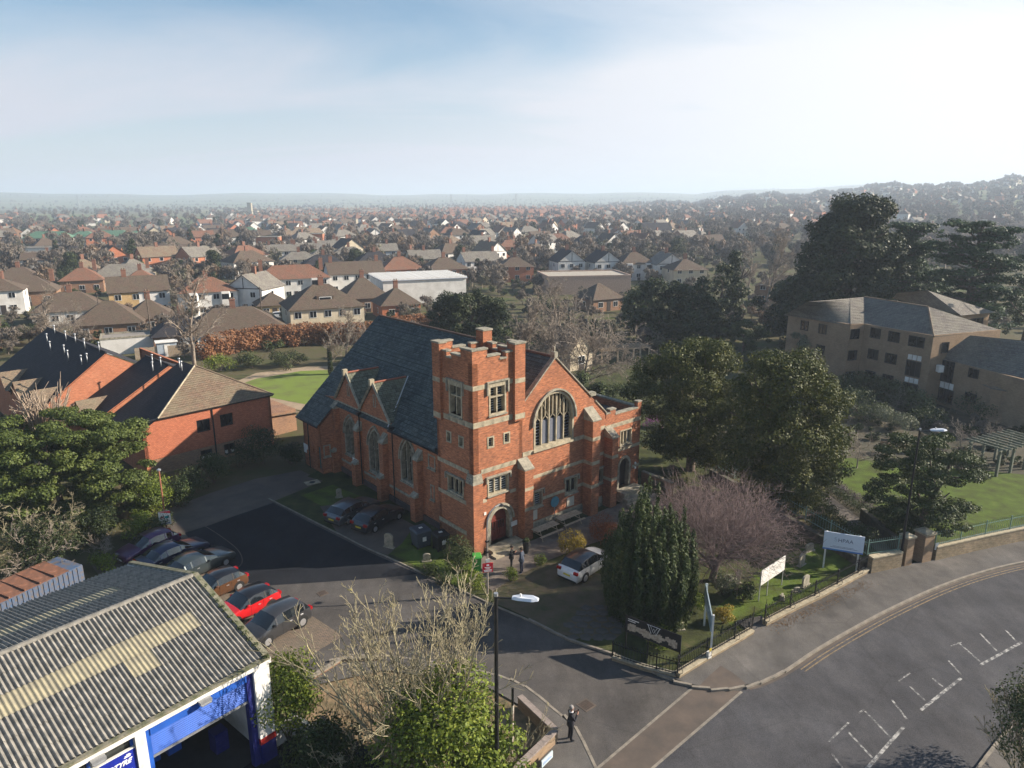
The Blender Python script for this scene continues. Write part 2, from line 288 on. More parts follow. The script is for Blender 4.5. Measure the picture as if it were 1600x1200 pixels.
# ---------------------------------------------------------------- sheets
def tarmac(name,c,c2,rough=.85):
    m,t,b=newmat(name); L=t.links.new; co_=t.nodes.new('ShaderNodeTexCoord')
    def nz(sc,det,mp=None):
        n=t.nodes.new('ShaderNodeTexNoise'); n.inputs['Scale'].default_value=sc; n.inputs['Detail'].default_value=det; n.inputs['Roughness'].default_value=.65
        if mp: q=t.nodes.new('ShaderNodeMapping'); q.inputs['Scale'].default_value=mp; q.inputs['Rotation'].default_value=(0,0,.7); L(co_.outputs['Object'],q.inputs[0]); L(q.outputs[0],n.inputs['Vector'])
        else: L(co_.outputs['Object'],n.inputs['Vector'])
        return n.outputs[0]
    def mr(src,a,b_,lo,hi):
        q=t.nodes.new('ShaderNodeMapRange'); q.inputs[1].default_value=a; q.inputs[2].default_value=b_; q.inputs[3].default_value=lo; q.inputs[4].default_value=hi; L(src,q.inputs[0]); return q.outputs[0]
    def mul(a,b_):
        q=t.nodes.new('ShaderNodeMath'); q.operation='MULTIPLY'; L(a,q.inputs[0]); L(b_,q.inputs[1]); return q.outputs[0]
    f=mul(mul(mr(nz(.22,6),.3,.7,.72,1.22),mr(nz(1.1,8,(1,.35,1)),.3,.7,.84,1.14)),mr(nz(34,3),.35,.65,.72,1.3))
    vo=t.nodes.new('ShaderNodeTexVoronoi'); vo.feature='DISTANCE_TO_EDGE'; vo.inputs['Scale'].default_value=.12; dn=t.nodes.new('ShaderNodeMix'); dn.data_type='VECTOR'; dn.inputs[0].default_value=.18; nn=t.nodes.new('ShaderNodeTexNoise'); nn.inputs['Scale'].default_value=1.3; nn.inputs['Detail'].default_value=6; L(co_.outputs['Object'],nn.inputs['Vector']); L(co_.outputs['Object'],dn.inputs[4]); L(nn.outputs['Color'],dn.inputs[5]); L(dn.outputs[1],vo.inputs['Vector'])
    f=mul(f,mr(vo.outputs[0],.0,.006,.88,1.0))
    mx=t.nodes.new('ShaderNodeMix'); mx.data_type='RGBA'; L(mr(nz(.5,5),.35,.65,0,1),mx.inputs[0]); mx.inputs[6].default_value=rgb(c); mx.inputs[7].default_value=rgb(c2)
    h=t.nodes.new('ShaderNodeHueSaturation'); L(mx.outputs[2],h.inputs['Color']); L(f,h.inputs['Value']); L(h.outputs[0],b.inputs['Base Color']); b.inputs['Roughness'].default_value=rough; b.inputs['Specular IOR Level'].default_value=.08
    bp=t.nodes.new('ShaderNodeBump'); bp.inputs['Strength'].default_value=.4; bp.inputs['Distance'].default_value=.02; L(nz(45,3),bp.inputs['Height']); L(bp.outputs[0],b.inputs['Normal']); MATS[name]=m; return m
M_ASPH=tarmac('road_asphalt',(0.083,0.081,0.084),(0.068,0.068,0.073)); M_ASPHB=tarmac('drive_asphalt',(0.10,0.092,0.085),(0.078,0.073,0.070)); M_ASPHD=tarmac('shaded_new_asphalt',(0.022,0.024,0.029),(0.018,0.020,0.025))
M_PAVE=tarmac('pavement_asphalt',(0.135,0.125,0.115),(0.095,0.09,0.085))
M_BLOCK=brickmat('block_paving',(0.21,0.155,0.115),(0.14,0.11,0.09),(0.06,0.055,0.045),bw=0.22,bh=0.11,msize=0.012,stain=(0.13,0.12,0.09),stain_amt=0.5,rough=0.9)
M_SETT=mat('buff_surfacing',(0.125,0.097,0.078),0.9,col2=(0.08,0.067,0.057),scale=0.7,bump=0.3,bscale=45)
M_EARTH=mat('bare_earth',(0.26,0.18,0.105),0.95,col2=(0.085,0.075,0.04),scale=1.2,bump=0.8,bscale=8,detail=10,col3=(0.10,0.11,0.04))
M_GRAVEL=mat('worn_grass_gravel',(0.125,0.095,0.062),0.95,col2=(0.065,0.07,0.03),scale=0.9,bump=0.7,bscale=12,detail=10,contrast=(0.32,0.62))
M_KERB=mat('kerb_granite',(0.27,0.235,0.19),0.85,col2=(0.16,0.145,0.12),scale=3,bump=0.3,bscale=25)
def grassmat(name,c1,c2,c3):
    if name in MATS: return MATS[name]
    return mat(name,c1,0.9,col2=c2,scale=0.8,bump=1.0,bscale=9,detail=12,contrast=(0.32,0.6),col3=c3,spec=0.12)
M_GRASS=grassmat('lawn_grass',(0.085,0.125,0.022),(0.055,0.06,0.020),(0.125,0.15,0.040))
M_GRASSD=grassmat('rough_grass',(0.06,0.07,0.025),(0.03,0.033,0.016),(0.10,0.085,0.045))
def W2(pts,z=0): return [G(p[0],p[1],z) for p in pts]
def sheet(name,pts,z,m,world=False,thick=None,parent=None,kind='structure',dens=None):
    P=pts if world else W2(pts,z)
    mb=MB()
    if thick: mb.prism(P,z-thick,z)
    else:
        n=len(P)
        if sum(P[i][0]*P[(i+1)%n][1]-P[(i+1)%n][0]*P[i][1] for i in range(n))<0: P=P[::-1]
        tr=tessellate_polygon([[Vector((p[0],p[1],0)) for p in P]]); mb.add([(p[0],p[1],z) for p in P],[tuple(q) for q in tr])
        a=mb.f[0]; A,B,C_=[Vector(mb.v[i]) for i in a]
        if (B-A).cross(C_-A).z<0: mb.f=[f[::-1] for f in mb.f]
    return mb.build(name,m,parent,kind=kind if parent is None else None)
def densify(P,step):
    out_=[P[0]]
    for i in range(len(P)-1):
        a=Vector(P[i]); b_=Vector(P[i+1]); n=max(1,int((b_-a).length/step))
        for k in range(1,n+1): out_.append(tuple(a.lerp(b_,k/n)))
    return out_
def crom(P,n=8):   # Catmull-Rom smoothing of a 2D polyline
    Q=[P[0]]+list(P)+[P[-1]]; out_=[]
    for i in range(1,len(Q)-2):
        p0,p1,p2,p3=[np.array(q,float) for q in Q[i-1:i+3]]
        for k in range(n):
            s_=k/n; out_.append(tuple(0.5*((2*p1)+(-p0+p2)*s_+(2*p0-5*p1+4*p2-p3)*s_**2+(-p0+3*p1-3*p2+p3)*s_**3)))
    out_.append(tuple(P[-1])); return out_
def offs(P,d):
    o_=[]
    for i,p in enumerate(P):
        a=np.array(P[max(i-1,0)]); b_=np.array(P[min(i+1,len(P)-1)]); t_=b_-a; t_=t_/np.linalg.norm(t_); o_.append((p[0]-t_[1]*d,p[1]+t_[0]*d))
    return o_
def along(P,step):   # equally spaced points with direction
    out_=[];acc=0.0;nxt=0.0
    for i in range(len(P)-1):
        a=Vector(P[i]);b_=Vector(P[i+1]);l=(b_-a).length
        if l<1e-6: continue
        while nxt<=acc+l: q=a.lerp(b_,(nxt-acc)/l); out_.append((q.x,q.y,math.atan2(b_.y-a.y,b_.x-a.x))); nxt+=step
        acc+=l
    return out_
def kerb_line(label_,P,parent,side=1,wd=0.14,h=0.13,step=0.92):
    mb=MB().box(0.006,step-0.008,0,wd*side if side>0 else 0,-0.05,h) if side>0 else MB().box(0.006,step-0.008,-wd,0,-0.05,h)
    me=mb.mesh('kerb_stone',M_KERB)
    for x,y,a in along(P,step): link('kerb_stone',me,parent,(x,y,0),a)
# main road kerb K from the right to the side-road mouth
Kp=[(1760,872),(1680,872),(1600,881),(1530,898),(1467,920),(1397,952),(1340,982),(1280,1017),(1235,1047),(1200,1065),(1169,1075),(1128,1080),(1080,1074),(1033,1058),(998,1042),(960,1026),(900,1006),(878,997),(830,973),(777,950),(729,928),(690,911),(653,894),(610,874),(571,857),(530,836),(480,811),(427,784)]
K=crom(W2(Kp),5)
Lp=[(975,1290),(950,1240),(929,1194),(903,1143),(872,1114),(824,1076),(777,1057),(720,1044),(650,1032),(590,1026),(533,1029),(484,1060)]
Lk=crom(W2(Lp),5)
far=[G(1760,1010),G(1660,1060),G(1600,1110),G(1545,1175),G(1500,1240),G(1440,1340),G(1380,1460)]
near=crom(far,4)
iM=[i for i,p in enumerate(K) if PX(*p)[0]<1165][0]
Kmain=K[:iM+1]; 
road_poly=[(p[0],p[1]) for p in Kmain]+[G(1020,1200),G(965,1250),G(900,1330),G(900,1460)]+near[::-1]
road=sheet('road',road_poly,0.012,M_ASPH,world=True)
cross=sheet('buff_crossing',[G(1158,1080.5),G(1082,1073),G(1034,1117),G(935,1200),G(885,1245),G(840,1290),G(900,1330),G(965,1250),G(1020,1200),G(1118,1117)],0.016,M_SETT,world=True)
drive_poly=[(p[0],p[1]) for p in K[iM-6:]]+W2([(400,775),(330,802),(288,833),(240,858),(180,880),(150,920),(200,1000),(330,1090),(430,1110)])+[p for p in Lk[::-1]]
sheet('driveway',drive_poly,0.008,M_ASPHB,world=True)
sheet('shaded_new_asphalt',W2([(288,833),(427,786),(480,814),(571,860),(653,897),(600,903),(500,910),(420,915),(340,905),(310,870)]),0.012,M_ASPHD,world=True)  # new asphalt; shade deepens its colour, near edge follows the church's shadow
sheet('block_paving',W2([(487,962),(536,994),(500,1015),(468,1043),(440,1060),(380,1060),(300,1000),(170,920),(140,880),(240,858),(288,833),(330,880),(365,915),(420,935)]),0.0125,M_BLOCK,world=True)
sheet('forecourt',W2([(240,850),(250,800),(330,770),(400,748),(470,735),(505,752),(560,790),(600,826),(571,857),(530,836),(480,811),(427,784),(330,820),(288,833)]),0.0165,M_SETT,world=True)
kerb=link("kerb",None,kind="structure")
kerb_line('',Kmain+K[iM+1:iM+40],kerb,-1)
kerb_line('',[p for p in K[iM+39:]],kerb,-1,wd=0.1,h=0.08)
kerb_line('',Lk,kerb,1)
kerb_line('',near,kerb,1)
# pavements (raised 0.12)
Fp=[(1058,1058),(1100,1032),(1175,988),(1205,971),(1280,934),(1355,893),(1400,886),(1425,880),(1457,874),(1530,858),(1600,842),(1760,815)]
F=W2(Fp,0.1)
iC=[i for i,p in enumerate(K) if PX(*p)[0]<1035][0]
sheet('pavement',F+offs(K[:iC],-0.13),0.115,M_PAVE,world=True)
low=W2([(484,1075),(600,1050),(700,1062),(760,1075),(818,1108),(871,1162),(822,1205),(790,1260),(760,1330)])
sheet('pavement',offs(Lk,0.13)+[G(484,1062)]+low,0.115,M_PAVE,world=True)
sheet('pavement',offs(near,0.13)+W2([(1450,1600),(1700,1350),(1800,1200),(1900,1050)]),0.115,M_PAVE,world=True)
sheet('pavement_patch',W2([(1091,1073),(1108,1056),(1126,1040),(1145,1051),(1166,1068),(1150,1074),(1128,1077)],0.12),0.12,M_SETT,world=True)
sheet('pavement_patch',W2([(1150,970),(1190,962),(1215,985),(1178,992)],0.12),0.12,M_PAVE,world=True)
# gardens, lawns
sheet('church_garden',[(p[0],p[1]) for p in offs(K[iC-3:],-0.12)]+W2([(505,752),(480,745),(560,700),(700,640),(800,600),(900,560),(1000,560),(1110,740),(1235,815),(1330,870),(1420,850),(1400,884),(1355,891),(1280,932),(1175,986),(1058,1056)]),0.035,M_GRASSD,world=True)
sheet('gravel_forecourt',W2([(760,900),(800,880),(880,880),(960,905),(1010,960),(960,1000),(905,998),(878,992),(830,968),(778,945)]),0.041,M_GRAVEL,world=True)
sheet('church_path',W2([(742,885),(765,860),(830,846),(930,803),(960,790),(1010,775),(1040,790),(1000,830),(925,850),(860,875),(800,905),(770,925),(745,905)]),0.047,mat('path_tarmac',(0.20,0.165,0.135),0.9,col2=(0.12,0.10,0.085),scale=1.5,bump=0.3),world=True)
sheet('lawn',W2([(1150,990),(1200,962),(1350,885),(1345,860),(1270,850),(1200,880),(1120,950)]),0.041,M_GRASS,world=True)
sheet('lawn',W2([(520,758),(560,775),(600,800),(650,825),(700,850),(740,870),(742,900),(716,918),(690,905),(640,880),(590,858),(520,800),(470,775)]),0.041,M_GRASS,world=True)
sheet('forecourt',W2([(500,792),(560,784),(600,796),(648,822),(628,850),(606,868),(571,858),(530,838)]),0.046,M_SETT,world=True)
# brown island under the foreground tree
sheet('planting_bed',W2([(484,1062),(533,1031),(590,1030),(650,1036),(720,1050),(760,1075),(818,1108),(868,1160),(822,1203),(700,1290),(560,1300),(470,1180)]),0.05,M_EARTH,world=True)
# crescent lawn and path behind the church
sheet('round_path',W2([(365,598),(400,583),(480,573),(560,572),(600,590),(600,660),(520,650),(440,636),(380,628)]),0.02,mat('sandy_path',(0.36,0.28,0.19),0.95,col2=(0.26,0.20,0.13),scale=1),world=True)
sheet('round_lawn',W2([(378,600),(400,592),(470,580),(540,577),(590,590),(590,650),(520,640),(450,627),(400,617)]),0.03,mat('bright_lawn',(0.145,0.20,0.032),0.9,col2=(0.11,0.12,0.035),scale=0.35,detail=12,contrast=(.3,.55),bump=0.6,bscale=10),world=True)
# right-hand garden
sheet('garden_bed',W2([(1020,700),(1100,640),(1350,600),(1600,660),(1700,720),(1760,800),(1600,838),(1457,868),(1400,880),(1300,800),(1130,735)]),0.03,mat('dark_soil',(0.075,0.062,0.040),0.95,col2=(0.04,0.04,0.022),scale=.6,bump=.8,bscale=6,col3=(.06,.075,.03)),world=True)
sheet('garden_lawn',W2([(1288,720),(1330,716),(1380,722),(1600,742),(1700,760),(1720,800),(1600,822),(1457,862),(1430,850),(1370,800),(1300,752)]),0.036,M_GRASS,world=True)
sheet('garden_path',W2([(1222,737),(1238,733),(1290,770),(1345,812),(1400,862),(1425,868),(1405,880),(1370,862),(1310,808),(1262,768)]),0.042,mat('garden_path_tarmac',(0.20,0.17,0.14),0.9,col2=(0.13,0.115,0.1),scale=1.4),world=True)
0 and sheet('garden_lawn',W2([(1085,720),(1130,715),(1165,735),(1150,745),(1100,740)]),0.037,M_GRASS,world=True)
# crazy paving slab pieces by the drive
random.seed(5)
cp=link('crazy_paving',None,kind='structure'); cpp=W2([(883,990),(905,958),(960,948),(972,985),(930,1004)],0.05)
from mathutils.geometry import delaunay_2d_cdt
cx_=sum(p[0] for p in cpp)/5; cy_=sum(p[1] for p in cpp)/5
for gi in range(-4,5):
    for gj in range(-4,5):
        qx=cx_+gi*0.72+random.uniform(-.1,.1)+(gj%2)*0.36; qy=cy_+gj*0.6
        u_,v_=PX(qx,qy)
        if 884<u_<972 and 950<v_<1003 and (u_-884)+(v_-950)>24 and (972-u_)+(1003-v_)>14:
            k=random.randint(4,6); a0=random.random()*6
            MB().prism([(0.44*math.cos(a0+6.283*i/k)*random.uniform(.75,1.05),0.36*math.sin(a0+6.283*i/k)*random.uniform(.75,1.05)) for i in range(k)],0,0.02+random.random()*.012).build('paving_stone',mat('slab_grey',(0.115,0.108,0.095),.9,col2=(.07,.068,.06),scale=1.2),cp,loc=(qx,qy,0.036))
# road markings
M_LINE=mat('worn_white_paint',(0.40,0.39,0.365),0.8,col2=(0.09,0.09,0.092),scale=4,detail=12,contrast=(0.45,0.60))
M_YEL=mat('worn_yellow_paint',(0.24,0.17,0.09),0.8,col2=(0.11,0.09,0.065),scale=4,detail=8,contrast=(0.4,0.55))
def stripe(name,P,wd,z,m,parent):
    A=offs(P,wd/2);B=offs(P,-wd/2); mb=MB()
    for i in range(len(P)-1): mb.add([(*B[i],z),(*B[i+1],z),(*A[i+1],z),(*A[i],z)],[(0,1,2,3)])
    f=mb.f[0]; a,b_,c_=[Vector(mb.v[i]) for i in f[:3]]
    if (b_-a).cross(c_-a).z<0: mb.f=[q[::-1] for q in mb.f]
    return mb.build(name,m,parent)
def zp(x,y): return (1200+x/3.75,880+y/3.75)
for a_,b_,wd in [((575,1210),(795,960),.15),((895,862),(1130,675),.15),((1245,597),(1485,465),.15),((470,990),(612,1143),.1),((568,868),(716,1020),.1),((725,800),(812,914),.1),((830,722),(922,808),.1),((965,675),(1022,724),.1),((1058,572),(1132,654),.1),((1115,465),(1242,578),.1),((1243,413),(1342,517),.1),((1392,393),(1456,460),.1),((355,1047),(472,935),.09),((530,882),(562,858),.09),((765,692),(832,645),.08),((1070,487),(1132,465),.08),((375,1118),(440,1205),.09),((1560,425),(1740,340),.15),((1560,300),(1620,360),.1)]:
    stripe('painted_line',[G(*zp(*a_)),G(*zp(*b_))],wd,0.0165,M_LINE,road)
i0=[i for i,p in enumerate(K) if PX(*p)[0]<1240][0]
for d in (0.30,0.52): stripe('yellow_line',offs(K[:i0],d),0.07,0.0165,M_YEL,road)
stripe('gutter_channel',offs(K[:iM],0.09),0.17,0.0155,M_SETT,road)
for a_,b_ in [((1083,1074),(930,1204)),((1159,1081),(1018,1202))]: stripe('edge_setts',[G(*a_),G(*b_)],0.13,0.020,M_KERB,cross)
stripe('setts_joint',crom(W2([(320,822),(345,838),(372,860),(378,880),(360,895)]),5),0.07,0.0185,M_SETT,None)['kind']='structure'
for (u,v,s_) in [(916,1102,0.36),(504,927,0.3),(1225,962,.3)]:
    x,y=G(u,v); th=thing('manhole_cover',{916:'square rusty manhole cover in the drive beside the lone man',504:'small brown manhole cover in the drive near the grey hatchback',1225:'square inspection cover in the roadside pavement outside the railings'}[u],'manhole cover',(x,y,0.013 if v!=962 else 0.119),0.7)
    mb=MB().box(-s_,s_,-s_,s_,0,0.012); mb.build('frame',M_SETT,th)
    mb=MB(); n=5
    for i in range(n):
        for j in range(n): q=1.6*s_/n; mb.box(-.8*s_+i*q+.01,-.8*s_+(i+1)*q-.01,-.8*s_+j*q+.01,-.8*s_+(j+1)*q-.01,0.012,0.02)
    mb.build('lid',mat('rusty_iron',(0.085,0.06,0.045),0.8,col2=(0.05,0.04,0.035),scale=8),th)
# haze
hz=MB().box(-12000,12000,-12000,12000,-60,125); m,t,b=newmat('haze'); t.nodes.remove(b)
pv=t.nodes.new('ShaderNodeVolumePrincipled'); pv.inputs['Color'].default_value=(0.72,0.84,1.0,1); pv.inputs['Density'].default_value=0.00034; pv.inputs['Anisotropy'].default_value=0.15
o_=[q for q in t.nodes if q.type=='OUTPUT_MATERIAL'][0]; t.links.new(pv.outputs[0],o_.inputs['Volume'])
ho=hz.build('haze',m,kind='stuff'); 
# ---------------------------------------------------------------- architecture helpers
def outline(kind,hw,z0,zs,z1,n=8,cx=0.0):
    P=[(cx-hw,z0),(cx+hw,z0)]
    if kind=='rect': return P+[(cx+hw,z1),(cx-hw,z1)]
    P.append((cx+hw,zs)); rise=z1-zs
    if kind=='round':
        for i in range(1,2*n): a=math.pi*i/(2*n); P.append((cx+hw*math.cos(a),zs+rise*math.sin(a)))
    else:
        arc=[(2*hw*math.cos(R(60)*i/n)-hw,2*hw*math.sin(R(60)*i/n)*rise/(1.732*hw)) for i in range(1,n+1)]
        P+=[(cx+x,zs+z) for x,z in arc]+[(cx-x,zs+z) for x,z in arc[-2::-1]]
    P.append((cx-hw,zs)); return P
class Face:   # a vertical plane: s runs along P0->P1, outward is to the right
    def __init__(f,P0,P1):
        f.P0=Vector((P0[0],P0[1],0)); d=Vector((P1[0]-P0[0],P1[1]-P0[1],0)); f.L=d.length; f.t=d.normalized(); f.n=Vector((f.t.y,-f.t.x,0))
    def at(f,s,z,o=0.0):
        p=f.P0+f.t*s+f.n*o; return (p.x,p.y,z)
def wall(mb,F_,out_,holes=(),depth=0.35,m=None,back=False):
    loops=[[Vector((s,z,0)) for s,z in out_]]+[[Vector((s,z,0)) for s,z in h] for h in holes]
    pts=[q for l in loops for q in l]; tr=tessellate_polygon(loops)
    for f in tr:
        a,b_,c_=[pts[i] for i in f]; ar=(b_-a).cross(c_-a).z
        if abs(ar)<1e-9: continue
        g=f if ar>0 else f[::-1]; mb.add([F_.at(pts[i].x,pts[i].y) for i in g],[(0,1,2)],m)
    for l in loops:
        sg=sum(l[i].x*l[(i+1)%len(l)].y-l[(i+1)%len(l)].x*l[i].y for i in range(len(l)))
        q=l if (sg>0)==(l is loops[0]) else l[::-1]
        for i in range(len(q)):
            a,b_=q[i],q[(i+1)%len(q)]; mb.add([F_.at(a.x,a.y,0),F_.at(a.x,a.y,-depth),F_.at(b_.x,b_.y,-depth),F_.at(b_.x,b_.y,0)],[(0,1,2,3)],m)
    if back: mb.add([F_.at(s,z,-depth) for s,z in out_[::-1]],[tuple(range(len(out_)))],m)
def ring(mb,F_,A,B,o0,o1,m=None):   # surround between outlines A (inner) and B (outer), proud from o0 to o1
    n=len(A)
    for i in range(n):
        j=(i+1)%n
        mb.add([F_.at(*A[i],o1),F_.at(*B[i],o1),F_.at(*B[j],o1),F_.at(*A[j],o1)],[(0,1,2,3)],m)
        mb.add([F_.at(*A[i],o0),F_.at(*A[i],o1),F_.at(*A[j],o1),F_.at(*A[j],o0)],[(0,1,2,3)],m)
        mb.add([F_.at(*B[i],o1),F_.at(*B[i],o0),F_.at(*B[j],o0),F_.at(*B[j],o1)],[(0,1,2,3)],m)
def fbox(mb,F_,s0,s1,z0,z1,o0,o1,m=None):
    vs=[F_.at(s0,z0,o0),F_.at(s1,z0,o0),F_.at(s1,z0,o1),F_.at(s0,z0,o1),F_.at(s0,z1,o0),F_.at(s1,z1,o0),F_.at(s1,z1,o1),F_.at(s0,z1,o1)]
    mb.add(vs,[(0,1,2,3),(7,6,5,4),(0,4,5,1),(1,5,6,2),(2,6,7,3),(3,7,4,0)],m)
def hood(F_,root,A,B,z1,o=0.12,m=None):
    mb=MB(); i0=0
    P=[(a,b_) for a,b_ in zip(A,B) if a[1]>z1-1e-6]
    for k in range(len(P)-1):
        a,b_=P[k][0],P[k+1][0]; c_,d=P[k][1],P[k+1][1]
        mb.add([F_.at(*a,0),F_.at(*b_,0),F_.at(*b_,o),F_.at(*a,o),F_.at(*c_,0),F_.at(*d,0),F_.at(*d,o),F_.at(*c_,o)],[(0,1,2,3),(7,6,5,4),(3,2,6,7)])
    mb.build('hood_mould',m or M_STONED,root)
def stone_window(root,F_,kind,cx,hw,z0,zs,z1,lights=2,transom=None,louvre=False,fr=0.14,rec=0.26,stone=None,sill=True,label=True,heads=True,tint=None):
    st=stone or M_STONE
    A=outline(kind,hw,z0,zs,z1,cx=cx); B=outline(kind,hw+fr,z0-fr,zs,z1+fr,cx=cx)
    mb=MB(); ring(mb,F_,A,B,-rec,0.035); w_=mb.build('window',st,root)
    mb=MB(); mb.add([F_.at(s,z,-rec+0.02) for s,z in A],[tuple(range(len(A)))]); mb.build('glass',tint or M_GLASS,w_)
    mu=0.05 if st is M_STONE else .035; lw=2*hw/lights
    def ztop(s):
        x=abs(s-cx)
        if kind=='rect': return z1
        if kind=='round': return zs+(z1-zs)*math.sqrt(max(0,1-(x/hw)**2))
        c_=(x+hw)/(2*hw); return zs+(z1-zs)*math.sin(math.acos(min(1,c_)))/0.866
    for i in range(1,lights):
        s=cx-hw+i*lw; mb=MB(); fbox(mb,F_,s-mu,s+mu,z0,ztop(s)-0.01,-rec+0.03,-0.06); mb.build('mullion',st,w_)
    if heads:
        mb=MB(); 
        for tz_ in ([z1] if transom is None else [transom,z1]) if kind=='rect' else [zs]:
            for i in range(lights):
                c_=cx-hw+(i+.5)*lw; h=lw*0.5; pts=[F_.at(c_-h+0.02,tz_-0.42*lw-.05,-rec+.1),F_.at(c_-h*.6,tz_-0.2*lw,-rec+.1),F_.at(c_,tz_-0.02,-rec+.1),F_.at(c_+h*.6,tz_-0.2*lw,-rec+.1),F_.at(c_+h-0.02,tz_-0.42*lw-.05,-rec+.1)]
                mb.tube(pts,0.035,4)
        mb.build('arch_head',st,w_)
    if transom: mb=MB(); fbox(mb,F_,cx-hw,cx+hw,transom-.05,transom+.05,-rec+.03,-.05); mb.build('transom',st,w_)
    if louvre:
        zz=z0+0.1
        lv=MB(); fbox(lv,F_,cx-hw+.03,cx+hw-.03,0,0.03,-rec+.03,-rec+.12); me=lv.mesh('louvre',mat('louvre_paint',(0.42,0.44,0.42),0.7,col2=(0.25,0.27,0.27)))
        while zz<(z1 if kind=='rect' else zs)-0.12: link('louvre',me,w_,(0,0,zz)); zz+=0.17
    if sill: mb=MB(); fbox(mb,F_,cx-hw-fr-.06,cx+hw+fr+.06,z0-fr-.1,z0-fr,-.02,.12); mb.build('sill',M_STONED,w_)
    return w_
def band(root,F_,s0,s1,z0,z1,o=0.03,step=0.78,name='band_stone',m=None):
    n=max(1,round((s1-s0)/step)); d=(s1-s0)/n
    mb=MB(); fbox(mb,F_,0.004,d-0.004,z0,z1,-0.02,o); me=mb.mesh(name,m or M_STONE)
    for i in range(n): link(name,me,root,tuple(F_.t*(s0+i*d)))
def buttress(root,F_,s0,s1,proj,ztop,zcap,lower=None,base=0.25):
    # brick pier with sloped stone cap; lower=(z,extra) adds a deeper lower stage
    mb=MB(); fbox(mb,F_,s0,s1,-0.3,ztop,0,proj); b_=mb.build('buttress',M_BRICK,root)
    mb=MB(); e=0.05
    vs=[F_.at(s0-e,ztop,0),F_.at(s1+e,ztop,0),F_.at(s1+e,ztop,proj+e),F_.at(s0-e,ztop,proj+e),F_.at(s0-e,zcap,0),F_.at(s1+e,zcap,0),F_.at(s1+e,ztop+.09,proj+e),F_.at(s0-e,ztop+.09,proj+e)]
    mb.add(vs,[(3,2,1,0),(4,7,6,5)[::-1],(0,1,5,4)[::-1],(1,2,6,5)[::-1],(2,3,7,6)[::-1],(3,0,4,7)[::-1]])
    mb.build('cap_stone',M_STONED,b_)
    if lower:
        zl,ex=lower; mb=MB(); fbox(mb,F_,s0-.02,s1+.02,-0.3,zl,proj-.01,proj+ex); mb.build('buttress_foot',M_BRICK,b_)
        mb=MB(); vs=[F_.at(s0-.06,zl,proj),F_.at(s1+.06,zl,proj),F_.at(s1+.06,zl,proj+ex+.04),F_.at(s0-.06,zl,proj+ex+.04),F_.at(s0-.06,zl+.35,proj-.02),F_.at(s1+.06,zl+.35,proj-.02),F_.at(s1+.06,zl+.08,proj+ex+.04),F_.at(s0-.06,zl+.08,proj+ex+.04)]
        mb.add(vs,[(3,2,1,0),(5,6,7,4),(4,5,1,0),(5,1,2,6),(6,2,3,7),(7,3,0,4)]); mb.build('cap_stone',M_STONED,b_)
    return b_
def roof_slope(root,name,quad,m,course=0.36,thick=0.07,axis=None):
    # stepped courses: quad = eave0, eave1, ridge1, ridge0 (outward normal up)
    e0,e1,r1,r0=[Vector(p) for p in quad]; n=max(2,int(((r0-e0).length+(r1-e1).length)/2/course)); nr=(e1-e0).cross(r0-e0).normalized(); mb=MB()
    for i in range(n):
        a,b_=i/n,(i+1)/n; A=e0.lerp(r0,a)+nr*(thick*.7); B=e1.lerp(r1,a)+nr*(thick*.7); C_=e1.lerp(r1,min(1,b_+.15/n))+nr*0.008; D=e0.lerp(r0,min(1,b_+.15/n))+nr*0.008
        A0=e0.lerp(r0,a)-nr*.02; B0=e1.lerp(r1,a)-nr*.02
        mb.add([A,B,C_,D,A0,B0],[(0,1,2,3),(4,5,1,0)])
    return mb.build(name,m,root)
# ---------------------------------------------------------------- the church
CX,CY=G(742,868); CA=R(40.5)
ch=thing('church','large red brick church with square battlemented tower, slate roof and stone dressings','church',(CX,CY,0),CA)
def WC(a,b_,z=0): return (CX+a*math.cos(CA)-b_*math.sin(CA),CY+a*math.sin(CA)+b_*math.cos(CA),z)
TW,TD=4.35,4.2
FF=Face((0,0),(TW,0)); FLt=Face((0,TD),(0,0))      # front and left face of the tower
sL=lambda b_: TD-b_
tw=link('tower',None,ch)
def TP(s0,s1,z): return [(s0,-.3),(s1,-.3),(s1,z),(s0,z)]
h=[outline('rect',.66,10.0,0,12.05,cx=2.1),outline('rect',.25,7.62,0,8.35,cx=1.48),outline('rect',.25,7.62,0,8.35,cx=2.9),outline('rect',.88,4.15,0,5.36,cx=2.12),outline('round',1.0,0.35,1.9,3.0,cx=2.27)]
mb=MB(); wall(mb,FF,TP(0,TW,13.6),h,0.45)
h2=[outline('rect',.66,9.8,0,12.05,cx=sL(1.9)),outline('rect',.25,7.6,0,8.35,cx=sL(2.78)),outline('rect',.25,7.6,0,8.35,cx=sL(1.35)),outline('rect',.95,3.95,0,5.3,cx=sL(2.1))]
wall(mb,FLt,TP(0,TD,13.6),h2,0.45)
Fr=Face((TW,0),(TW,TD)); Fb=Face((TW,TD),(0,TD)); wall(mb,Fr,TP(0,TD,13.6),[],.3); wall(mb,Fb,TP(0,TW,13.6),[],.3)
tw_w=mb.build('tower_wall',M_BRICK,ch); 
MB().box(0.3,TW-.3,0.3,TD-.3,13.0,13.1).build('tower_roof',mat('lead',(0.12,0.13,0.14),0.6),ch)
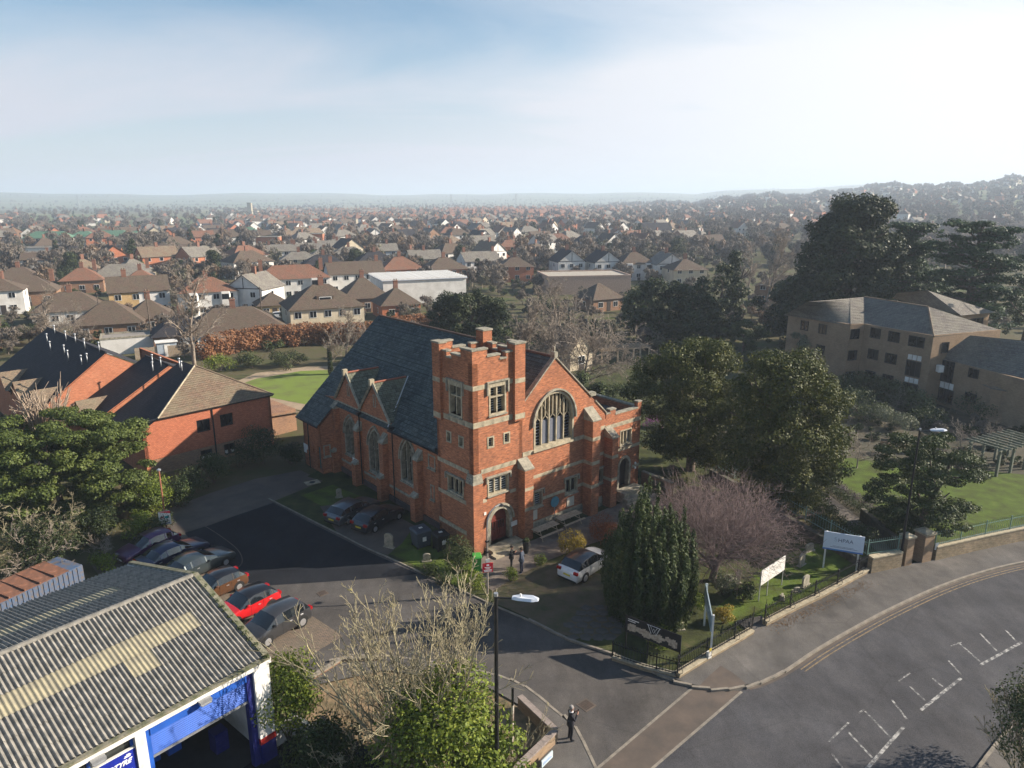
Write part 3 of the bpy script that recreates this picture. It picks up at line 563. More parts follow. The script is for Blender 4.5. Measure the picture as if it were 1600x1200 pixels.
# parapet
def merlon(F_,s0,s1,z,o=0.0,z0=13.6,d=0.34):
    mb=MB(); fbox(mb,F_,s0,s1,z0,z,-d,o); p_=mb.build('merlon',M_BRICK,ch)
    mb=MB(); fbox(mb,F_,s0-.05,s1+.05,z,z+.11,-d-.05,o+.05); mb.build('coping_stone',M_STONED,p_)
for F_,L_ in ((FF,TW),(FLt,TD),(Fr,TD),(Fb,TW)):
    fl=F_ is FLt or F_ is Fb; q=(lambda s: L_-s) if fl else (lambda s: s)
    for s0,s1,z in ((0.36,1.25,14.45),(1.252,2.32,13.93),(2.85,3.45,14.0)):
        a_,b_=sorted((q(s0),q(s1))); merlon(F_,a_,b_,z)
    a_,b_=sorted((q(2.322),q(2.848))); merlon(F_,a_,b_,13.62,z0=13.4)
# corner masses
for (x0,x1,y0,y1,z) in ((0,.36,0,.36,14.45),(TW-.9,TW+.02,-.25,.35,14.5),(-.25,.35,TD-.85,TD+.02,14.5),(TW-.62,TW+.2,TD-.62,TD+.2,14.85)):
    mb=MB().box(x0-(.0 if x0 else 0),x1,y0,y1,13.0 if z<14.47 else (9.1 if x0<TW-.8 or y0<1 else 9.1),z); p_=mb.build('corner_pier',M_BRICK,ch)
    MB().box(x0-.05,x1+.05,y0-.05,y1+.05,z,z+.12).build('coping_stone',M_STONED,p_)
# corner pier bands
for z0,z1 in ((11.8,12.12),(9.22,9.6)):
    band(ch,FF,0,TW-.9,z0,z1,.03); band(ch,FLt,.85,TD,z0,z1,.03); band(ch,Face((TW-.9,-.25),(TW+.02,-.25)),0,.92,z0,z1,.02); band(ch,Face((-.25,TD+.02),(-.25,TD-.85)),0,.87,z0,z1,.02)
band(ch,FF,0.62,TW-.6,5.86,6.18,.035); band(ch,FF,3.2,3.75,3.78,4.02,.03); band(ch,FF,.62,1.1,3.72,3.98,.03)
band(ch,FLt,0,TD-.5,5.86,6.15,.035); band(ch,FLt,0,TD-.5,3.5,3.78,.035); band(ch,FLt,0,TD-.5,1.2,1.5,.04)
# tower windows
for F_,c_,zz in ((FF,2.1,10.0),(FLt,sL(1.9),9.8)):
    w_=stone_window(ch,F_,'rect',c_,.62,zz,0,12.0,2,transom=11.1,louvre=(F_ is FF),fr=.13,rec=.4)
    mb=MB(); fbox(mb,F_,c_-.95,c_+.95,12.14,12.24,0,.14); fbox(mb,F_,c_-.95,c_-.84,11.3,12.14,0,.14); fbox(mb,F_,c_+.84,c_+.95,11.3,12.14,0,.14); mb.build('hood_mould',M_STONED,w_)
for F_,c_ in ((FF,1.48),(FF,2.9),(FLt,sL(2.78)),(FLt,sL(1.35))): stone_window(ch,F_,'rect',c_,.2,7.66,0,8.3,1,louvre=(F_ is FF),fr=.1,heads=False,sill=False)
for F_,c_,z0 in ((FF,2.12,4.2),(FLt,sL(2.1),4.0)):
    w_=stone_window(ch,F_,'rect',c_,.84,z0,0,z0+1.1,3,louvre=(F_ is FF),fr=.11)
    mb=MB(); fbox(mb,F_,c_-1.12,c_+1.12,z0+1.22,z0+1.32,0,.15); fbox(mb,F_,c_-1.12,c_-1.02,z0+.85,z0+1.22,0,.15); fbox(mb,F_,c_+1.02,c_+1.12,z0+.85,z0+1.22,0,.15); mb.build('hood_mould',M_STONED,w_)
# clasping corner pier with stepped stone cap
mb=MB().box(-.22,.6,-.22,.6,-.3,5.3); cpr=mb.build('corner_buttress',M_BRICK,ch)
for i in range(4): MB().box(-.25+i*.055,.62,-.25+i*.055,.62,5.3+i*.16,5.3+i*.16+.158).build('cap_stone',M_STONED,cpr)
# door
A=outline('round',.86,.35,1.9,2.86,cx=2.27); B=outline('round',1.12,.35,1.9,3.12,cx=2.27)
mb=MB(); ring(mb,FF,A,B,-.44,.05); dr=mb.build('doorway',M_STONED,ch); hood(FF,dr,outline('round',1.14,.35,1.9,3.14,cx=2.27),outline('round',1.26,.35,1.9,3.28,cx=2.27),1.9,.16)
M_DOOR=mat('red_door_paint',(0.17,0.035,0.025),0.5,col2=(0.12,0.028,0.02))
for s_ in (0,1):
    x0=1.42+s_*.85; D_=MB(); fbox(D_,FF,x0,x0+.84,.36,1.9,-.40,-.36); 
    leaf=D_.build('door',M_DOOR,ch)
    for k in range(4):
        b_=MB(); fbox(b_,FF,x0+.04+k*.2,x0+.1+k*.2,.42,1.86,-.36,-.33); b_.build('stile',M_DOOR,leaf)
    for zz in (.40,1.1,1.82): b_=MB(); fbox(b_,FF,x0+.02,x0+.82,zz,zz+.08,-.36,-.325); b_.build('rail',M_DOOR,leaf)
    for k in range(3): b_=MB(); fbox(b_,FF,x0+.11+k*.2,x0+.23+k*.2,1.2,1.8,-.36,-.352); b_.build('pane',M_GLASS,leaf)
mb=MB(); mb.add([FF.at(s,z,-.38) for s,z in outline('round',.86,1.9,1.9,2.86,cx=2.27)],[tuple(range(len(A)))]); mb.build('fanlight',M_DOOR,ch)
mb=MB(); fbox(mb,FF,.9,3.7,-.05,.32,0,.9); fbox(mb,FF,.7,3.9,-.05,.16,.9,1.5); mb.build('door_step',M_STONE,ch)
# front gable wall and right wing
GF=Face((TW,0),(17.35,0)); g=lambda a: a-TW
RZ=13.0; SL=.93; AR=7.45
gz=lambda a: RZ-SL*abs(a-AR)
out1=[(0,-.3),(g(13.0),-.3),(g(13.0),gz(13.0)),(g(AR),RZ),(0,gz(TW))]
hs=[outline('round',1.93,6.55,8.3,10.45,cx=g(7.45)),outline('rect',.68,2.02,0,3.15,cx=g(5.6)),outline('rect',.6,2.12,0,3.3,cx=g(9.36)),outline('rect',.42,2.05,0,3.25,cx=g(12.55))]
mb=MB(); wall(mb,GF,out1,hs,.4)
out2=[(g(13.0),-.3),(g(17.35),-.3),(g(17.35),7.25),(g(13.0),7.25)]
hs2=[outline('rect',.68,4.65,0,5.85,cx=g(15.55)),outline('round',.68,0.9,2.7,3.5,cx=g(15.5))]
wall(mb,GF,out2,hs2,.4); mb.build('front_wall',M_BRICK,ch)
# gable coping with kneeler
for a0,a1 in ((AR,11.35),(AR,4.4)):
    mb=MB(); n=6
    for i in range(n):
        p,q=a0+(a1-a0)*i/n,a0+(a1-a0)*(i+1)/n; lo,hi=(p,q) if p<q else (q,p)
        zl,zh=gz(lo),gz(hi); e=.003*(1 if hi>lo else 0)
        c_=MB(); vs=[(lo+e,-.08,zl),(hi-e,-.08,zh),(hi-e,.34,zh),(lo+e,.34,zl),(lo+e,-.08,zl+.13),(hi-e,-.08,zh+.13),(hi-e,.34,zh+.13),(lo+e,.34,zl+.13)]
        c_.add(vs,[(0,3,2,1),(4,5,6,7),(0,1,5,4),(1,2,6,5),(2,3,7,6),(3,0,4,7)]); c_.build('coping_stone',M_STONED,ch)
MB().box(AR-.16,AR+.16,-.1,.34,RZ+.05,RZ+.42).box(AR-.06,AR+.06,.05,.2,RZ+.42,RZ+.8).build('gable_finial',M_STONED,ch)
MB().box(11.2,11.75,-.1,.36,9.45,9.72).build('kneeler',M_STONED,ch)
c_=MB(); lo,hi=11.76,13.1; vs=[(lo,-.08,gz(lo)-.02),(hi,-.08,gz(hi)-.02),(hi,.34,gz(hi)-.02),(lo,.34,gz(lo)-.02),(lo,-.08,gz(lo)+.1),(hi,-.08,gz(hi)+.1),(hi,.34,gz(hi)+.1),(lo,.34,gz(lo)+.1)]
c_.add(vs,[(0,3,2,1),(4,5,6,7),(0,1,5,4),(1,2,6,5),(2,3,7,6),(3,0,4,7)]); c_.build('coping_stone',M_STONED,ch)
# big window
bw=link('great_window',None,ch); A=outline('round',1.86,6.6,8.3,10.36,cx=g(7.45),n=12); B=outline('round',2.02,6.45,8.3,10.52,cx=g(7.45),n=12)
mb=MB(); ring(mb,GF,A,B,-.38,.03); mb.build('surround',M_STONE,bw); hood(GF,bw,outline('round',2.1,6.6,8.2,10.6,cx=g(7.45),n=12),outline('round',2.22,6.6,8.2,10.72,cx=g(7.45),n=12),8.2,.18)
mb=MB(); mb.add([GF.at(s,z,-.36) for s,z in A],[tuple(range(len(A)))]); mb.build('glass',M_GLASS,bw)
lw=3.72/5; cx0=g(7.45)-1.86; ztp=lambda s: 8.3+2.06*math.sqrt(max(0,1-((s-g(7.45))/1.86)**2))
for i in range(1,5): s=cx0+i*lw; mb=MB(); fbox(mb,GF,s-.05,s+.05,6.6,ztp(s)-.02,-.34,-.14); mb.build('mullion',M_STONE,bw)
for i in range(5):
    c_=cx0+(i+.5)*lw; zs=8.28 if i in (0,4) else 8.35
    mb=MB(); mb.tube([GF.at(c_-lw/2+.03,zs-.1,-.2),GF.at(c_-lw*.28,zs+.22,-.2),GF.at(c_,zs+.42,-.2),GF.at(c_+lw*.28,zs+.22,-.2),GF.at(c_+lw/2-.03,zs-.1,-.2)],.04,5); mb.build('arch_head',M_STONE,bw)
    mb=MB(); fbox(mb,GF,c_-.035,c_+.035,zs+.42,max(zs+.5,ztp(c_)-.02),-.3,-.16); mb.build('tracery_bar',M_STONE,bw)
for a_,b_ in ((1,-1),(3,1)):
    s=cx0+(a_+ (0.0 if a_==1 else 1))*lw; mb=MB(); mb.tube([GF.at(s,ztp(s)-.05,-.18),GF.at(s+b_*-.62,8.75,-.18)],.035,4); mb.build('tracery_bar',M_STONE,bw)
M_SH=mat('shutter_grey',(0.19,0.20,0.24),0.6,col2=(0.14,0.15,0.18))
for i in (1,2,3):
    s=cx0+i*lw; mb=MB(); fbox(mb,GF,s+.06,s+lw-.06,6.62,8.42,-.35,-.3); sp_=mb.build('shutter',M_SH,bw)
    me=MB(); fbox(me,GF,s+.07,s+lw-.07,0,.055,-.3,-.27); me=me.mesh('slat',M_SH)
    for k in range(20): link('slat',me,sp_,(0,0,6.68+k*.087))
for i in (0,4):
    s=cx0+i*lw
    for k in range(7): mb=MB(); fbox(mb,GF,s+.05,s+lw-.05,6.8+k*.24,6.83+k*.24,-.35,-.3); mb.build('glazing_bar',M_SH,bw)
mb=MB(); fbox(mb,GF,cx0-.25,cx0+3.97,6.3,6.46,-.02,.16); mb.build('sill',M_STONE,bw)
# small ground floor windows
for c_,hw,z0,z1,nl,lv in ((g(5.6),.64,2.06,3.1,2,True),(g(9.36),.56,2.16,3.26,2,False),(g(12.55),.36,2.1,3.2,1,False)):
    w_=stone_window(ch,GF,'rect',c_,hw,z0,0,z1,nl,louvre=lv,fr=.11)
    mb=MB(); fbox(mb,GF,c_-hw-.25,c_+hw+.25,z1+.14,z1+.22,0,.14); fbox(mb,GF,c_-hw-.25,c_-hw-.16,z1-.2,z1+.14,0,.14); fbox(mb,GF,c_+hw+.16,c_+hw+.25,z1-.2,z1+.14,0,.14); mb.build('hood_mould',M_STONED,w_)
stone_window(ch,GF,'rect',g(15.55),.62,4.7,0,5.8,3,fr=.1,heads=False,tint=glassmat('blue_glass',(0.06,0.12,0.15),.15))
A=outline('round',.6,.9,2.7,3.42,cx=g(15.5)); B=outline('round',.82,.9,2.7,3.64,cx=g(15.5)); mb=MB(); ring(mb,GF,A,B,-.38,.05); dr=mb.build('doorway',M_STONED,ch)
mb=MB(); mb.add([GF.at(s,z,-.36) for s,z in A],[tuple(range(len(A)))]); mb.build('door',mat('dark_door',(0.03,0.02,0.018),.6),dr)
mb=MB(); fbox(mb,GF,g(14.4),g(16.9),-.1,.88,0,1.1); fbox(mb,GF,g(14.2),g(17.3),-.1,.55,1.1,1.6); fbox(mb,GF,g(14.0),g(17.6),-.1,.3,1.6,2.1); mb.build('door_step',M_STONED,ch)
# bands on the gable wall
for s0,s1,z in ((g(TW)+.02,cx0-.25,6.2),(cx0+3.97,g(10.6),6.2),(g(11.5),g(13.0),6.45),(g(13.05),g(17.35),6.35)): band(ch,GF,s0,s1,z,z+.32)
band(ch,GF,g(4.75),g(10.6),4.25,4.5); band(ch,GF,g(11.5),g(12.95),4.35,4.6); band(ch,GF,g(13.7),g(17.35),4.15,4.4)
for s0,s1 in ((4.75,4.88),(6.4,8.65),(10.08,10.6),(11.5,12.05),(13.0,13.1)): band(ch,GF,g(s0),g(s1),2.35,2.58)
for s0,s1 in ((13.7,14.5),(16.5,17.35)): band(ch,GF,g(s0),g(s1),2.3,2.55)
# plinth stones
for s0,s1 in ((4.78,10.6),(11.5,12.9),(13.7,14.1)):
    band(ch,GF,g(s0),g(s1),-.3,.72,.10,1.0,'plinth_stone',M_STONED); band(ch,GF,g(s0),g(s1),.72,.84,.05,1.0,'plinth_stone',M_STONE)
for a_ in (5.45,9.3): mb=MB(); fbox(mb,GF,g(a_)-.38,g(a_)+.38,1.0,1.75,0,.04); mb.build('foundation_stone',mat('pale_stone_tablet',(0.62,0.56,0.45),.8),ch)
buttress(ch,GF,g(TW)-.6+.2,g(TW)+.42,.75,5.45,6.15)
buttress(ch,GF,g(10.6),g(11.45),.95,7.75,8.65)
buttress(ch,GF,g(12.95),g(13.65),.9,5.85,6.6)
for s0,s1,z in ((g(TW)-.4,g(TW)+.42,2.35),(g(TW)-.4,g(TW)+.42,3.9)): band(ch,Face((TW-.4+0,-.75),(TW+.42,-.75)),0,.82,z,z+.24,.02)
for z in (6.2,4.25,2.35): band(ch,Face((10.6,-.95),(11.45,-.95)),0,.85,z,z+.28,.02); band(ch,Face((10.6,0),(10.6,-.95)),0,.95,z,z+.28,.02)
for z in (4.2,2.3): band(ch,Face((12.95,-.9),(13.65,-.9)),0,.7,z,z+.26,.02); band(ch,Face((12.95,0),(12.95,-.9)),0,.9,z,z+.26,.02)
# parapet steps of the wing
for a0,a1,z in ((13.1,13.55,7.62),(13.552,14.2,7.85),(14.202,16.9,7.4),(16.902,17.37,7.9)):
    mb=MB().box(a0,a1,0.0,.35,7.24,z); p_=mb.build('merlon',M_BRICK,ch); MB().box(a0-.04,a1+.04,-.05,.4,z,z+.1).build('coping_stone',M_STONED,p_)
WR=Face((17.35,0),(17.35,6.2)); mb=MB(); wall(mb,WR,[(0,-.3),(6.2,-.3),(6.2,7.4),(0,7.4)],[],.3,back=True); wall(mb,Face((17.35,6.2),(13.0,6.2)),[(0,-.3),(4.35,-.3),(4.35,7.6),(0,7.6)],[],.3,back=True); mb.build('wing_wall',M_BRICK,ch)
band(ch,WR,0,6.2,6.35,6.67); band(ch,WR,0,6.2,4.15,4.4)
MB().box(17.0,17.4,.42,6.25,7.4,7.52).build('coping_stone',M_STONED,ch); MB().box(13.0,17.0,6.0,6.35,7.6,7.72).build('coping_stone',M_STONED,ch)
MB().box(11.6,17.05,.35,5.9,6.75,6.85).build('wing_roof',mat('felt_roof',(0.10,0.085,0.08),.9,col2=(0.06,0.055,0.055)),ch)
# nave walls (left side plane a=.5)
NL=24.4; SF=Face((.5,NL),(.5,TD)); sN=lambda b_: NL-b_
EZ=gz(.5)+.0
hN=[outline('point',1.02,2.45,4.1,6.0,cx=sN(9.0)),outline('point',1.05,1.75,3.9,5.6,cx=sN(14.05)),outline('point',1.05,2.1,3.9,5.6,cx=sN(18.25))]
og=[(0,-.3),(sN(TD),-.3),(sN(TD),EZ),(sN(11.35),EZ),(sN(13.85),9.5),(sN(16.2),6.95),(sN(18.35),9.5),(sN(20.6),6.9),(0,6.4)]
mb=MB(); wall(mb,SF,og,hN,.45); mb.build('nave_wall',M_BRICK,ch)
for h_,c_,z0,zs,z1 in ((0,9.0,2.45,4.1,6.0),(1,14.05,1.75,3.9,5.6),(2,18.25,2.1,3.9,5.6)):
    w_=stone_window(ch,SF,'point',sN(c_),1.0,z0+.05,zs,z1-.08,3,fr=.16,rec=.38,stone=M_STONED)
    mb=MB()
    for k in (-1,0,1):
        cc=sN(c_)+k*.35; zz=zs+.55+(0.35 if k==0 else 0); mb.lathe if 0 else None
        pts=[SF.at(cc+.2*math.cos(t_*math.pi/4),zz+.2*math.sin(t_*math.pi/4),-.3) for t_ in range(9)]; mb.tube(pts,.03,4,cap=False)
    mb.build('tracery',M_STONED,w_); hood(SF,w_,outline('point',1.2,z0,zs,z1+.2,cx=sN(c_)),outline('point',1.3,z0,zs,z1+.32,cx=sN(c_)),zs,.14)
for b_,nm in ((13.85,0),(18.3,1)): stone_window(ch,SF,'rect',sN(b_),.12,7.6,0,8.5,1,fr=.08,heads=False,sill=False,stone=M_STONED,rec=.05)
band(ch,SF,sN(16.1),sN(11.4),6.45,6.7,.03,m=M_STONED); band(ch,SF,sN(20.5),sN(16.3),6.45,6.7,.03,m=M_STONED)
band(ch,SF,sN(12.5),sN(7.9),1.2,1.4,.05,m=M_STONED); band(ch,SF,sN(16.2),sN(12.9),1.1,1.3,.05,m=M_STONED); band(ch,SF,sN(20.3),sN(17.2),1.1,1.3,.05,m=M_STONED)
band(ch,SF,0.0,sN(4.3),-.3,.5,.12,1.1,'plinth_stone',mat('blue_brick',(0.10,0.07,0.07),.8))
for b_ in (7.3,12.35,16.55,20.6): buttress(ch,SF,sN(b_)-.3,sN(b_)+.3,.5,4.9 if b_<20 else 6.0,5.7 if b_<20 else 6.6,lower=(2.0,.35))
stone_window(ch,SF,'rect',sN(5.75),.35,4.7,0,5.55,1,fr=.12,stone=M_STONED,heads=False,rec=.06); stone_window(ch,SF,'rect',sN(5.75),.16,2.2,0,3.2,1,fr=.1,stone=M_STONED,heads=False,rec=.06)
# other nave walls
mb=MB(); wall(mb,Face((14.2,NL),(.5,NL)),[(0,-.3),(13.7,-.3),(13.7,gz(.5)),(14.2-AR,RZ-.1),(0,gz(14.2))],[],.3); wall(mb,Face((14.2,6.2),(14.2,NL)),[(0,-.3),(NL-6.2,-.3),(NL-6.2,gz(14.2)),(0,gz(14.2))],[],.3); mb.build('rear_wall',M_BRICK,ch)
# roofs
e=.35
def NR(a,b_): return (a,b_,gz(a)+.02)
# left slope split round the tower and cross gables is one stepped surface; the gables run into it
roof_slope(ch,'nave_roof',[(.2,NL+e,gz(.2)),(.2,TD+.02,gz(.2)),(AR,TD+.02,RZ),(AR,NL+e,RZ)],M_SLATE)
roof_slope(ch,'nave_roof',[(TW+.02,TD,gz(TW+.02)),(TW+.02,.34,gz(TW+.02)),(AR,.34,RZ),(AR,TD,RZ)],M_SLATE)
roof_slope(ch,'nave_roof',[(14.5,6.3,gz(14.5)),(14.5,NL+e,gz(14.5)),(AR,NL+e,RZ),(AR,6.3,RZ)],M_SLATE)
roof_slope(ch,'nave_roof',[(11.7,.34,gz(11.7)),(11.7,6.28,gz(11.7)),(AR,6.28,RZ),(AR,.34,RZ)],M_SLATE)
me=MB(); me.tube([(AR,0,RZ+.05),(AR,.44,RZ+.05)],.1,6); me=me.mesh('ridge_tile',mat('ridge_clay',(0.13,0.08,0.06),.8))
for k in range(53): link('ridge_tile',me,ch,(0,.36+k*.455,0))
# cross gables over two windows
for bc,hw,z0 in ((13.85,2.45,6.75),(18.35,2.25,6.85)):
    zt=9.5; ar=AR-(RZ-zt)/SL  # where the ridge meets the main slope
    for sgn in (1,-1):
        ab_=(lambda z: AR-(RZ-z)/SL)
        P=[(.28,bc+sgn*hw,z0),(ab_(z0),bc+sgn*hw,z0+.02),(ar,bc,zt+.03),(.28,bc,zt+.03)]
        if sgn>0: P=[P[1],P[0],P[3],P[2]]
        roof_slope(ch,'dormer_roof',P,M_SLATEM,.36,.06)
        mb=MB(); q0=(.18,bc+sgn*(hw+.12),z0-.1); q1=(.18,bc,zt+.12)
        mb.tube([(.34,bc+sgn*(hw+.05),z0+.06),(.34,bc,zt+.14)],.12,4); mb.build('verge_coping',M_STONED,ch)
    for k in range(int((ar-.4)/.45)): MB().tube([(.4+k*.45,bc,zt+.1),(.84+k*.45,bc,zt+.1)],.085,6).build('ridge_tile',mat('red_ridge',(0.30,0.10,0.06),.8),ch)
    MB().box(.1,.5,bc-.14,bc+.14,zt-.1,zt+.42).build('gable_apex_stone',M_STONE,ch)
# lead flashing lines
MB().tube([(.15,11.3,6.55),(AR-(RZ-9.5)/SL+.05,13.8,9.62)],.05,4).build('lead_flashing',mat('pale_lead',(0.5,0.52,0.54),.5),ch)
# low outshoot
OS=Face((-1.2,NL-.1),(-1.2,20.7)); mb=MB(); wall(mb,OS,[(0,-.6),(NL-.1-20.7,-.6),(NL-.1-20.7,4.55),(0,4.55)],[outline('rect',.4,.3,0,2.5,cx=3.0),outline('rect',.16,1.6,0,2.4,cx=1.9)],.3)
wall(mb,Face((-1.2,20.7),(.5,20.7)),[(0,-.6),(1.7,-.6),(1.7,6.1),(0,4.55)],[],.3,back=True); wall(mb,Face((.5,NL-.1),(-1.2,NL-.1)),[(0,-.6),(1.7,-.6),(1.7,4.55),(0,6.1)],[],.3,back=True); mb.build('porch_wall',M_BRICK,ch)
roof_slope(ch,'porch_roof',[(-1.55,NL+.35,gz(-1.55)),(-1.55,20.5,gz(-1.55)),(.22,20.5,gz(.22)),(.22,NL+.35,gz(.22))],M_SLATE)
mb=MB(); fbox(mb,OS,2.6,3.4,.3,2.5,-.25,-.2); mb.build('door',mat('green_door',(0.05,0.12,0.13),.6),ch)
mb=MB(); fbox(mb,OS,1.74,2.06,1.6,2.4,-.2,-.15); mb.build('window',M_GLASS,ch)
stone_window(ch,Face((-.4,20.7),(.5,20.7)),'rect',-.3,.25,1.7,0,2.6,1,heads=False,rec=.05,fr=.1,stone=M_STONED)
# rainwater pipes and gutters
for b_ in (10.95,16.25,4.55):
    mb=MB().cyl(.28 if b_!=4.55 else .3,b_,.1,6.5,.06,6).box(.1,.42,b_-.18,b_+.18,6.3,6.6); mb.build('drainpipe',M_BLACK,ch)
MB().cyl(-1.35,23.0,-.3,4.4,.055,6).build('drainpipe',M_BLACK,ch)
MB().box(.06,.22,TD+.05,11.3,6.18,6.3).build('gutter',M_BLACK,ch); MB().box(-1.72,-1.56,20.4,NL+.3,4.52,4.64).build('gutter',M_BLACK,ch)
# small things fixed to or leaning on the church
pq=thing('wall_plaque','round blue plaque on a post against the church wall between two windows','plaque',WC(7.45,-.16,0),CA)
MB().lathe([(0.0,0),(.42,0),(.42,.05),(0.0,.05)],18).build('disc',mat('blue_plaque_paint',(0.10,0.26,0.32),.5,col2=(0.07,0.2,0.26)),pq).rotation_euler=(math.pi/2,0,0)
COL.objects[-1].location=(0,-.02,1.95); MB().cyl(0,-.03,0,1.55,.03,6).build('post',M_STEEL,pq)
for u,v,A_,b_,z,l,sz in ((0,0,3.55,-.02,1.35,'small white notice on the tower beside the red church door',(.55,.35)),(0,0,.9,-.02,2.9,'round white lamp on the tower wall above left of the red door',(.2,.2))):
    t_=thing('wall_notice',l,'notice' if sz[0]>.3 else 'lamp',WC(A_,b_,z),CA); MB().box(-sz[0]/2,sz[0]/2,-.05,0,-sz[1]/2,sz[1]/2).build('board',M_WHITE,t_)
for z in (2.7,2.3):
  for A_ in (14.2,16.75):
    t_=thing('wall_light','','wall light',WC(A_,-.02,z),CA); MB().lathe([(.02,-.1),(.09,-.06),(.09,.08),(.02,.12)],8,(0,-.12,0)).build('lamp_body',M_WHITE,t_); MB().box(-.03,.03,-.1,0,-.02,.02).build('bracket',M_BLACK,t_)
    t_['label']=('upper' if z>2.5 else 'lower')+' white wall light '+('left' if A_<15 else 'right')+' of the arched side door of the church'
for k,(bb,z,l) in enumerate(((24.0,2.2,'white notice boards on the low brick porch at the far end of the church'),(16.9,1.9,'small white notice on the shaded nave wall between two windows'))):
    t_=thing('wall_notice',l,'notice',WC(-1.23 if k==0 else .02,bb,z-(.6 if k==0 else 0)),CA); 
    MB().box(-.04,0,-.45,.35,0,.45).box(-.04,0,-.2,.35,-.4,-.03).build('board',M_WHITE,t_)
# ---------------------------------------------------------------- vegetation
def npmesh(name,V,Fc,mats,mi=None,smooth=False):
    me=bpy.data.meshes.new(name); n=len(Fc); k=Fc.shape[1]
    me.vertices.add(len(V)); me.vertices.foreach_set('co',np.asarray(V,np.float32).ravel())
    me.loops.add(n*k); me.loops.foreach_set('vertex_index',Fc.astype(np.int32).ravel())
    me.polygons.add(n); me.polygons.foreach_set('loop_start',np.arange(0,n*k,k,dtype=np.int32)); 
    for x in (mats if isinstance(mats,(list,tuple)) else [mats]): me.materials.append(x)
    if mi is not None: me.polygons.foreach_set('material_index',mi.astype(np.int32))
    if smooth: me.polygons.foreach_set('use_smooth',[True]*n)
    me.update(calc_edges=True); return me
def segs_mesh(name,S,m,n=3):
    # S: array (k,8) p0,p1,r0,r1 -> k open tubes with n sides
    S=np.asarray(S,float); p0,p1,r0,r1=S[:,0:3],S[:,3:6],S[:,6],S[:,7]
    d=p1-p0; l=np.linalg.norm(d,axis=1,keepdims=True); d=d/np.maximum(l,1e-6)
    ref=np.where(np.abs(d[:,2:3])>0.9,np.array([[1.,0,0]]),np.array([[0,0,1.]]))
    u=np.cross(d,ref); u/=np.linalg.norm(u,axis=1,keepdims=True); w_=np.cross(d,u)
    k=len(S); V=np.empty((k,2*n,3))
    for j in range(n):
        a=2*math.pi*j/n; o=u*math.cos(a)+w_*math.sin(a)
        V[:,j]=p0+o*r0[:,None]; V[:,n+j]=p1+o*r1[:,None]
    b_=np.arange(k)[:,None]*2*n; Fc=np.stack([np.concatenate([b_+j,b_+n+j,b_+n+(j+1)%n,b_+(j+1)%n],1) for j in range(n)],1).reshape(-1,4)
    return npmesh(name,V.reshape(-1,3),Fc,m)
def grow(rng,p,d,length,r,level,maxl,S,prm):
    # one axis made of several bent segments with side branches
    n=(prm.get('nseg',[7,5,4,3,2,2])+[2,2])[level]; sl=length/n; p=np.array(p,float); d=np.array(d,float); d/=np.linalg.norm(d)
    nb=prm['nb'][level] if level<maxl else 0; rr=r; taper=prm.get('taper',.35) if level>0 else prm.get('taper0',.3)
    for i in range(n):
        d=d+rng.normal(0,prm.get('wob',.12),3)*(1 if level else .5); d[2]+=(prm['up']+[0,0])[level]; d/=np.linalg.norm(d)
        q=p+d*sl; r2=r*(1-(1-taper)*(i+1)/n); S.append([*p,*q,rr,r2,level])
        if nb:
            f=(i+1)/n
            if f>prm['start'][level]:
                k=nb/(n*(1-prm['start'][level])); k=int(k)+(rng.random()<k-int(k))
                for _ in range(k):
                    a=rng.uniform(0,2*math.pi); ref=np.array([1.,0,0]) if abs(d[2])>.8 else np.array([0,0,1.]); u=np.cross(d,ref); u/=np.linalg.norm(u); w_=np.cross(d,u)
                    ang=R(prm['ang'][level])*rng.uniform(.75,1.25); nd=d*math.cos(ang)+(u*math.cos(a)+w_*math.sin(a))*math.sin(ang)
                    L_=length*prm['rat'][level]*rng.uniform(.65,1.15)*(1-prm.get('shape',.45)*(f-prm['start'][level]) if level==0 else 1-.3*f)
                    t_=rng.random(); grow(rng,p*(1-t_)+q*t_,nd,L_,max(r2*prm.get('rr',.6),prm['rmin']),level+1,maxl,S,prm)
        p=q; rr=r2
def bare_mesh(name,seed,h,r,prm,m,trunks=1,lean=.0):
    rng=np.random.default_rng(seed); S=[]
    for t_ in range(trunks):
        a=2*math.pi*t_/trunks+rng.random(); sp=lean*((rng.random()**.5*1.3 if trunks>12 else 1) if trunks>1 else rng.random()); base=(math.cos(a)*.25*(trunks>1),math.sin(a)*.25*(trunks>1),-.1)
        grow(rng,base,(math.cos(a)*sp,math.sin(a)*sp,1),h*prm.get('trunk',.8)*rng.uniform(.8,1.05),r*(1 if trunks==1 else rng.uniform(.7,1)),0,prm['max'],S,prm)
    S=np.array(S); S[:,6]=np.maximum(S[:,6],prm['rmin']); S[:,7]=np.maximum(S[:,7],prm['rmin']*.7)
    zmax=S[:,5].max(); k=h/zmax; S[:,:6]*=k
    th=S[:,8]<=1; 
    a=segs_mesh(name+'_limbs',S[th],m,5); b_=segs_mesh(name+'_twigs',S[~th],m,3) if (~th).any() else None
    return a,b_
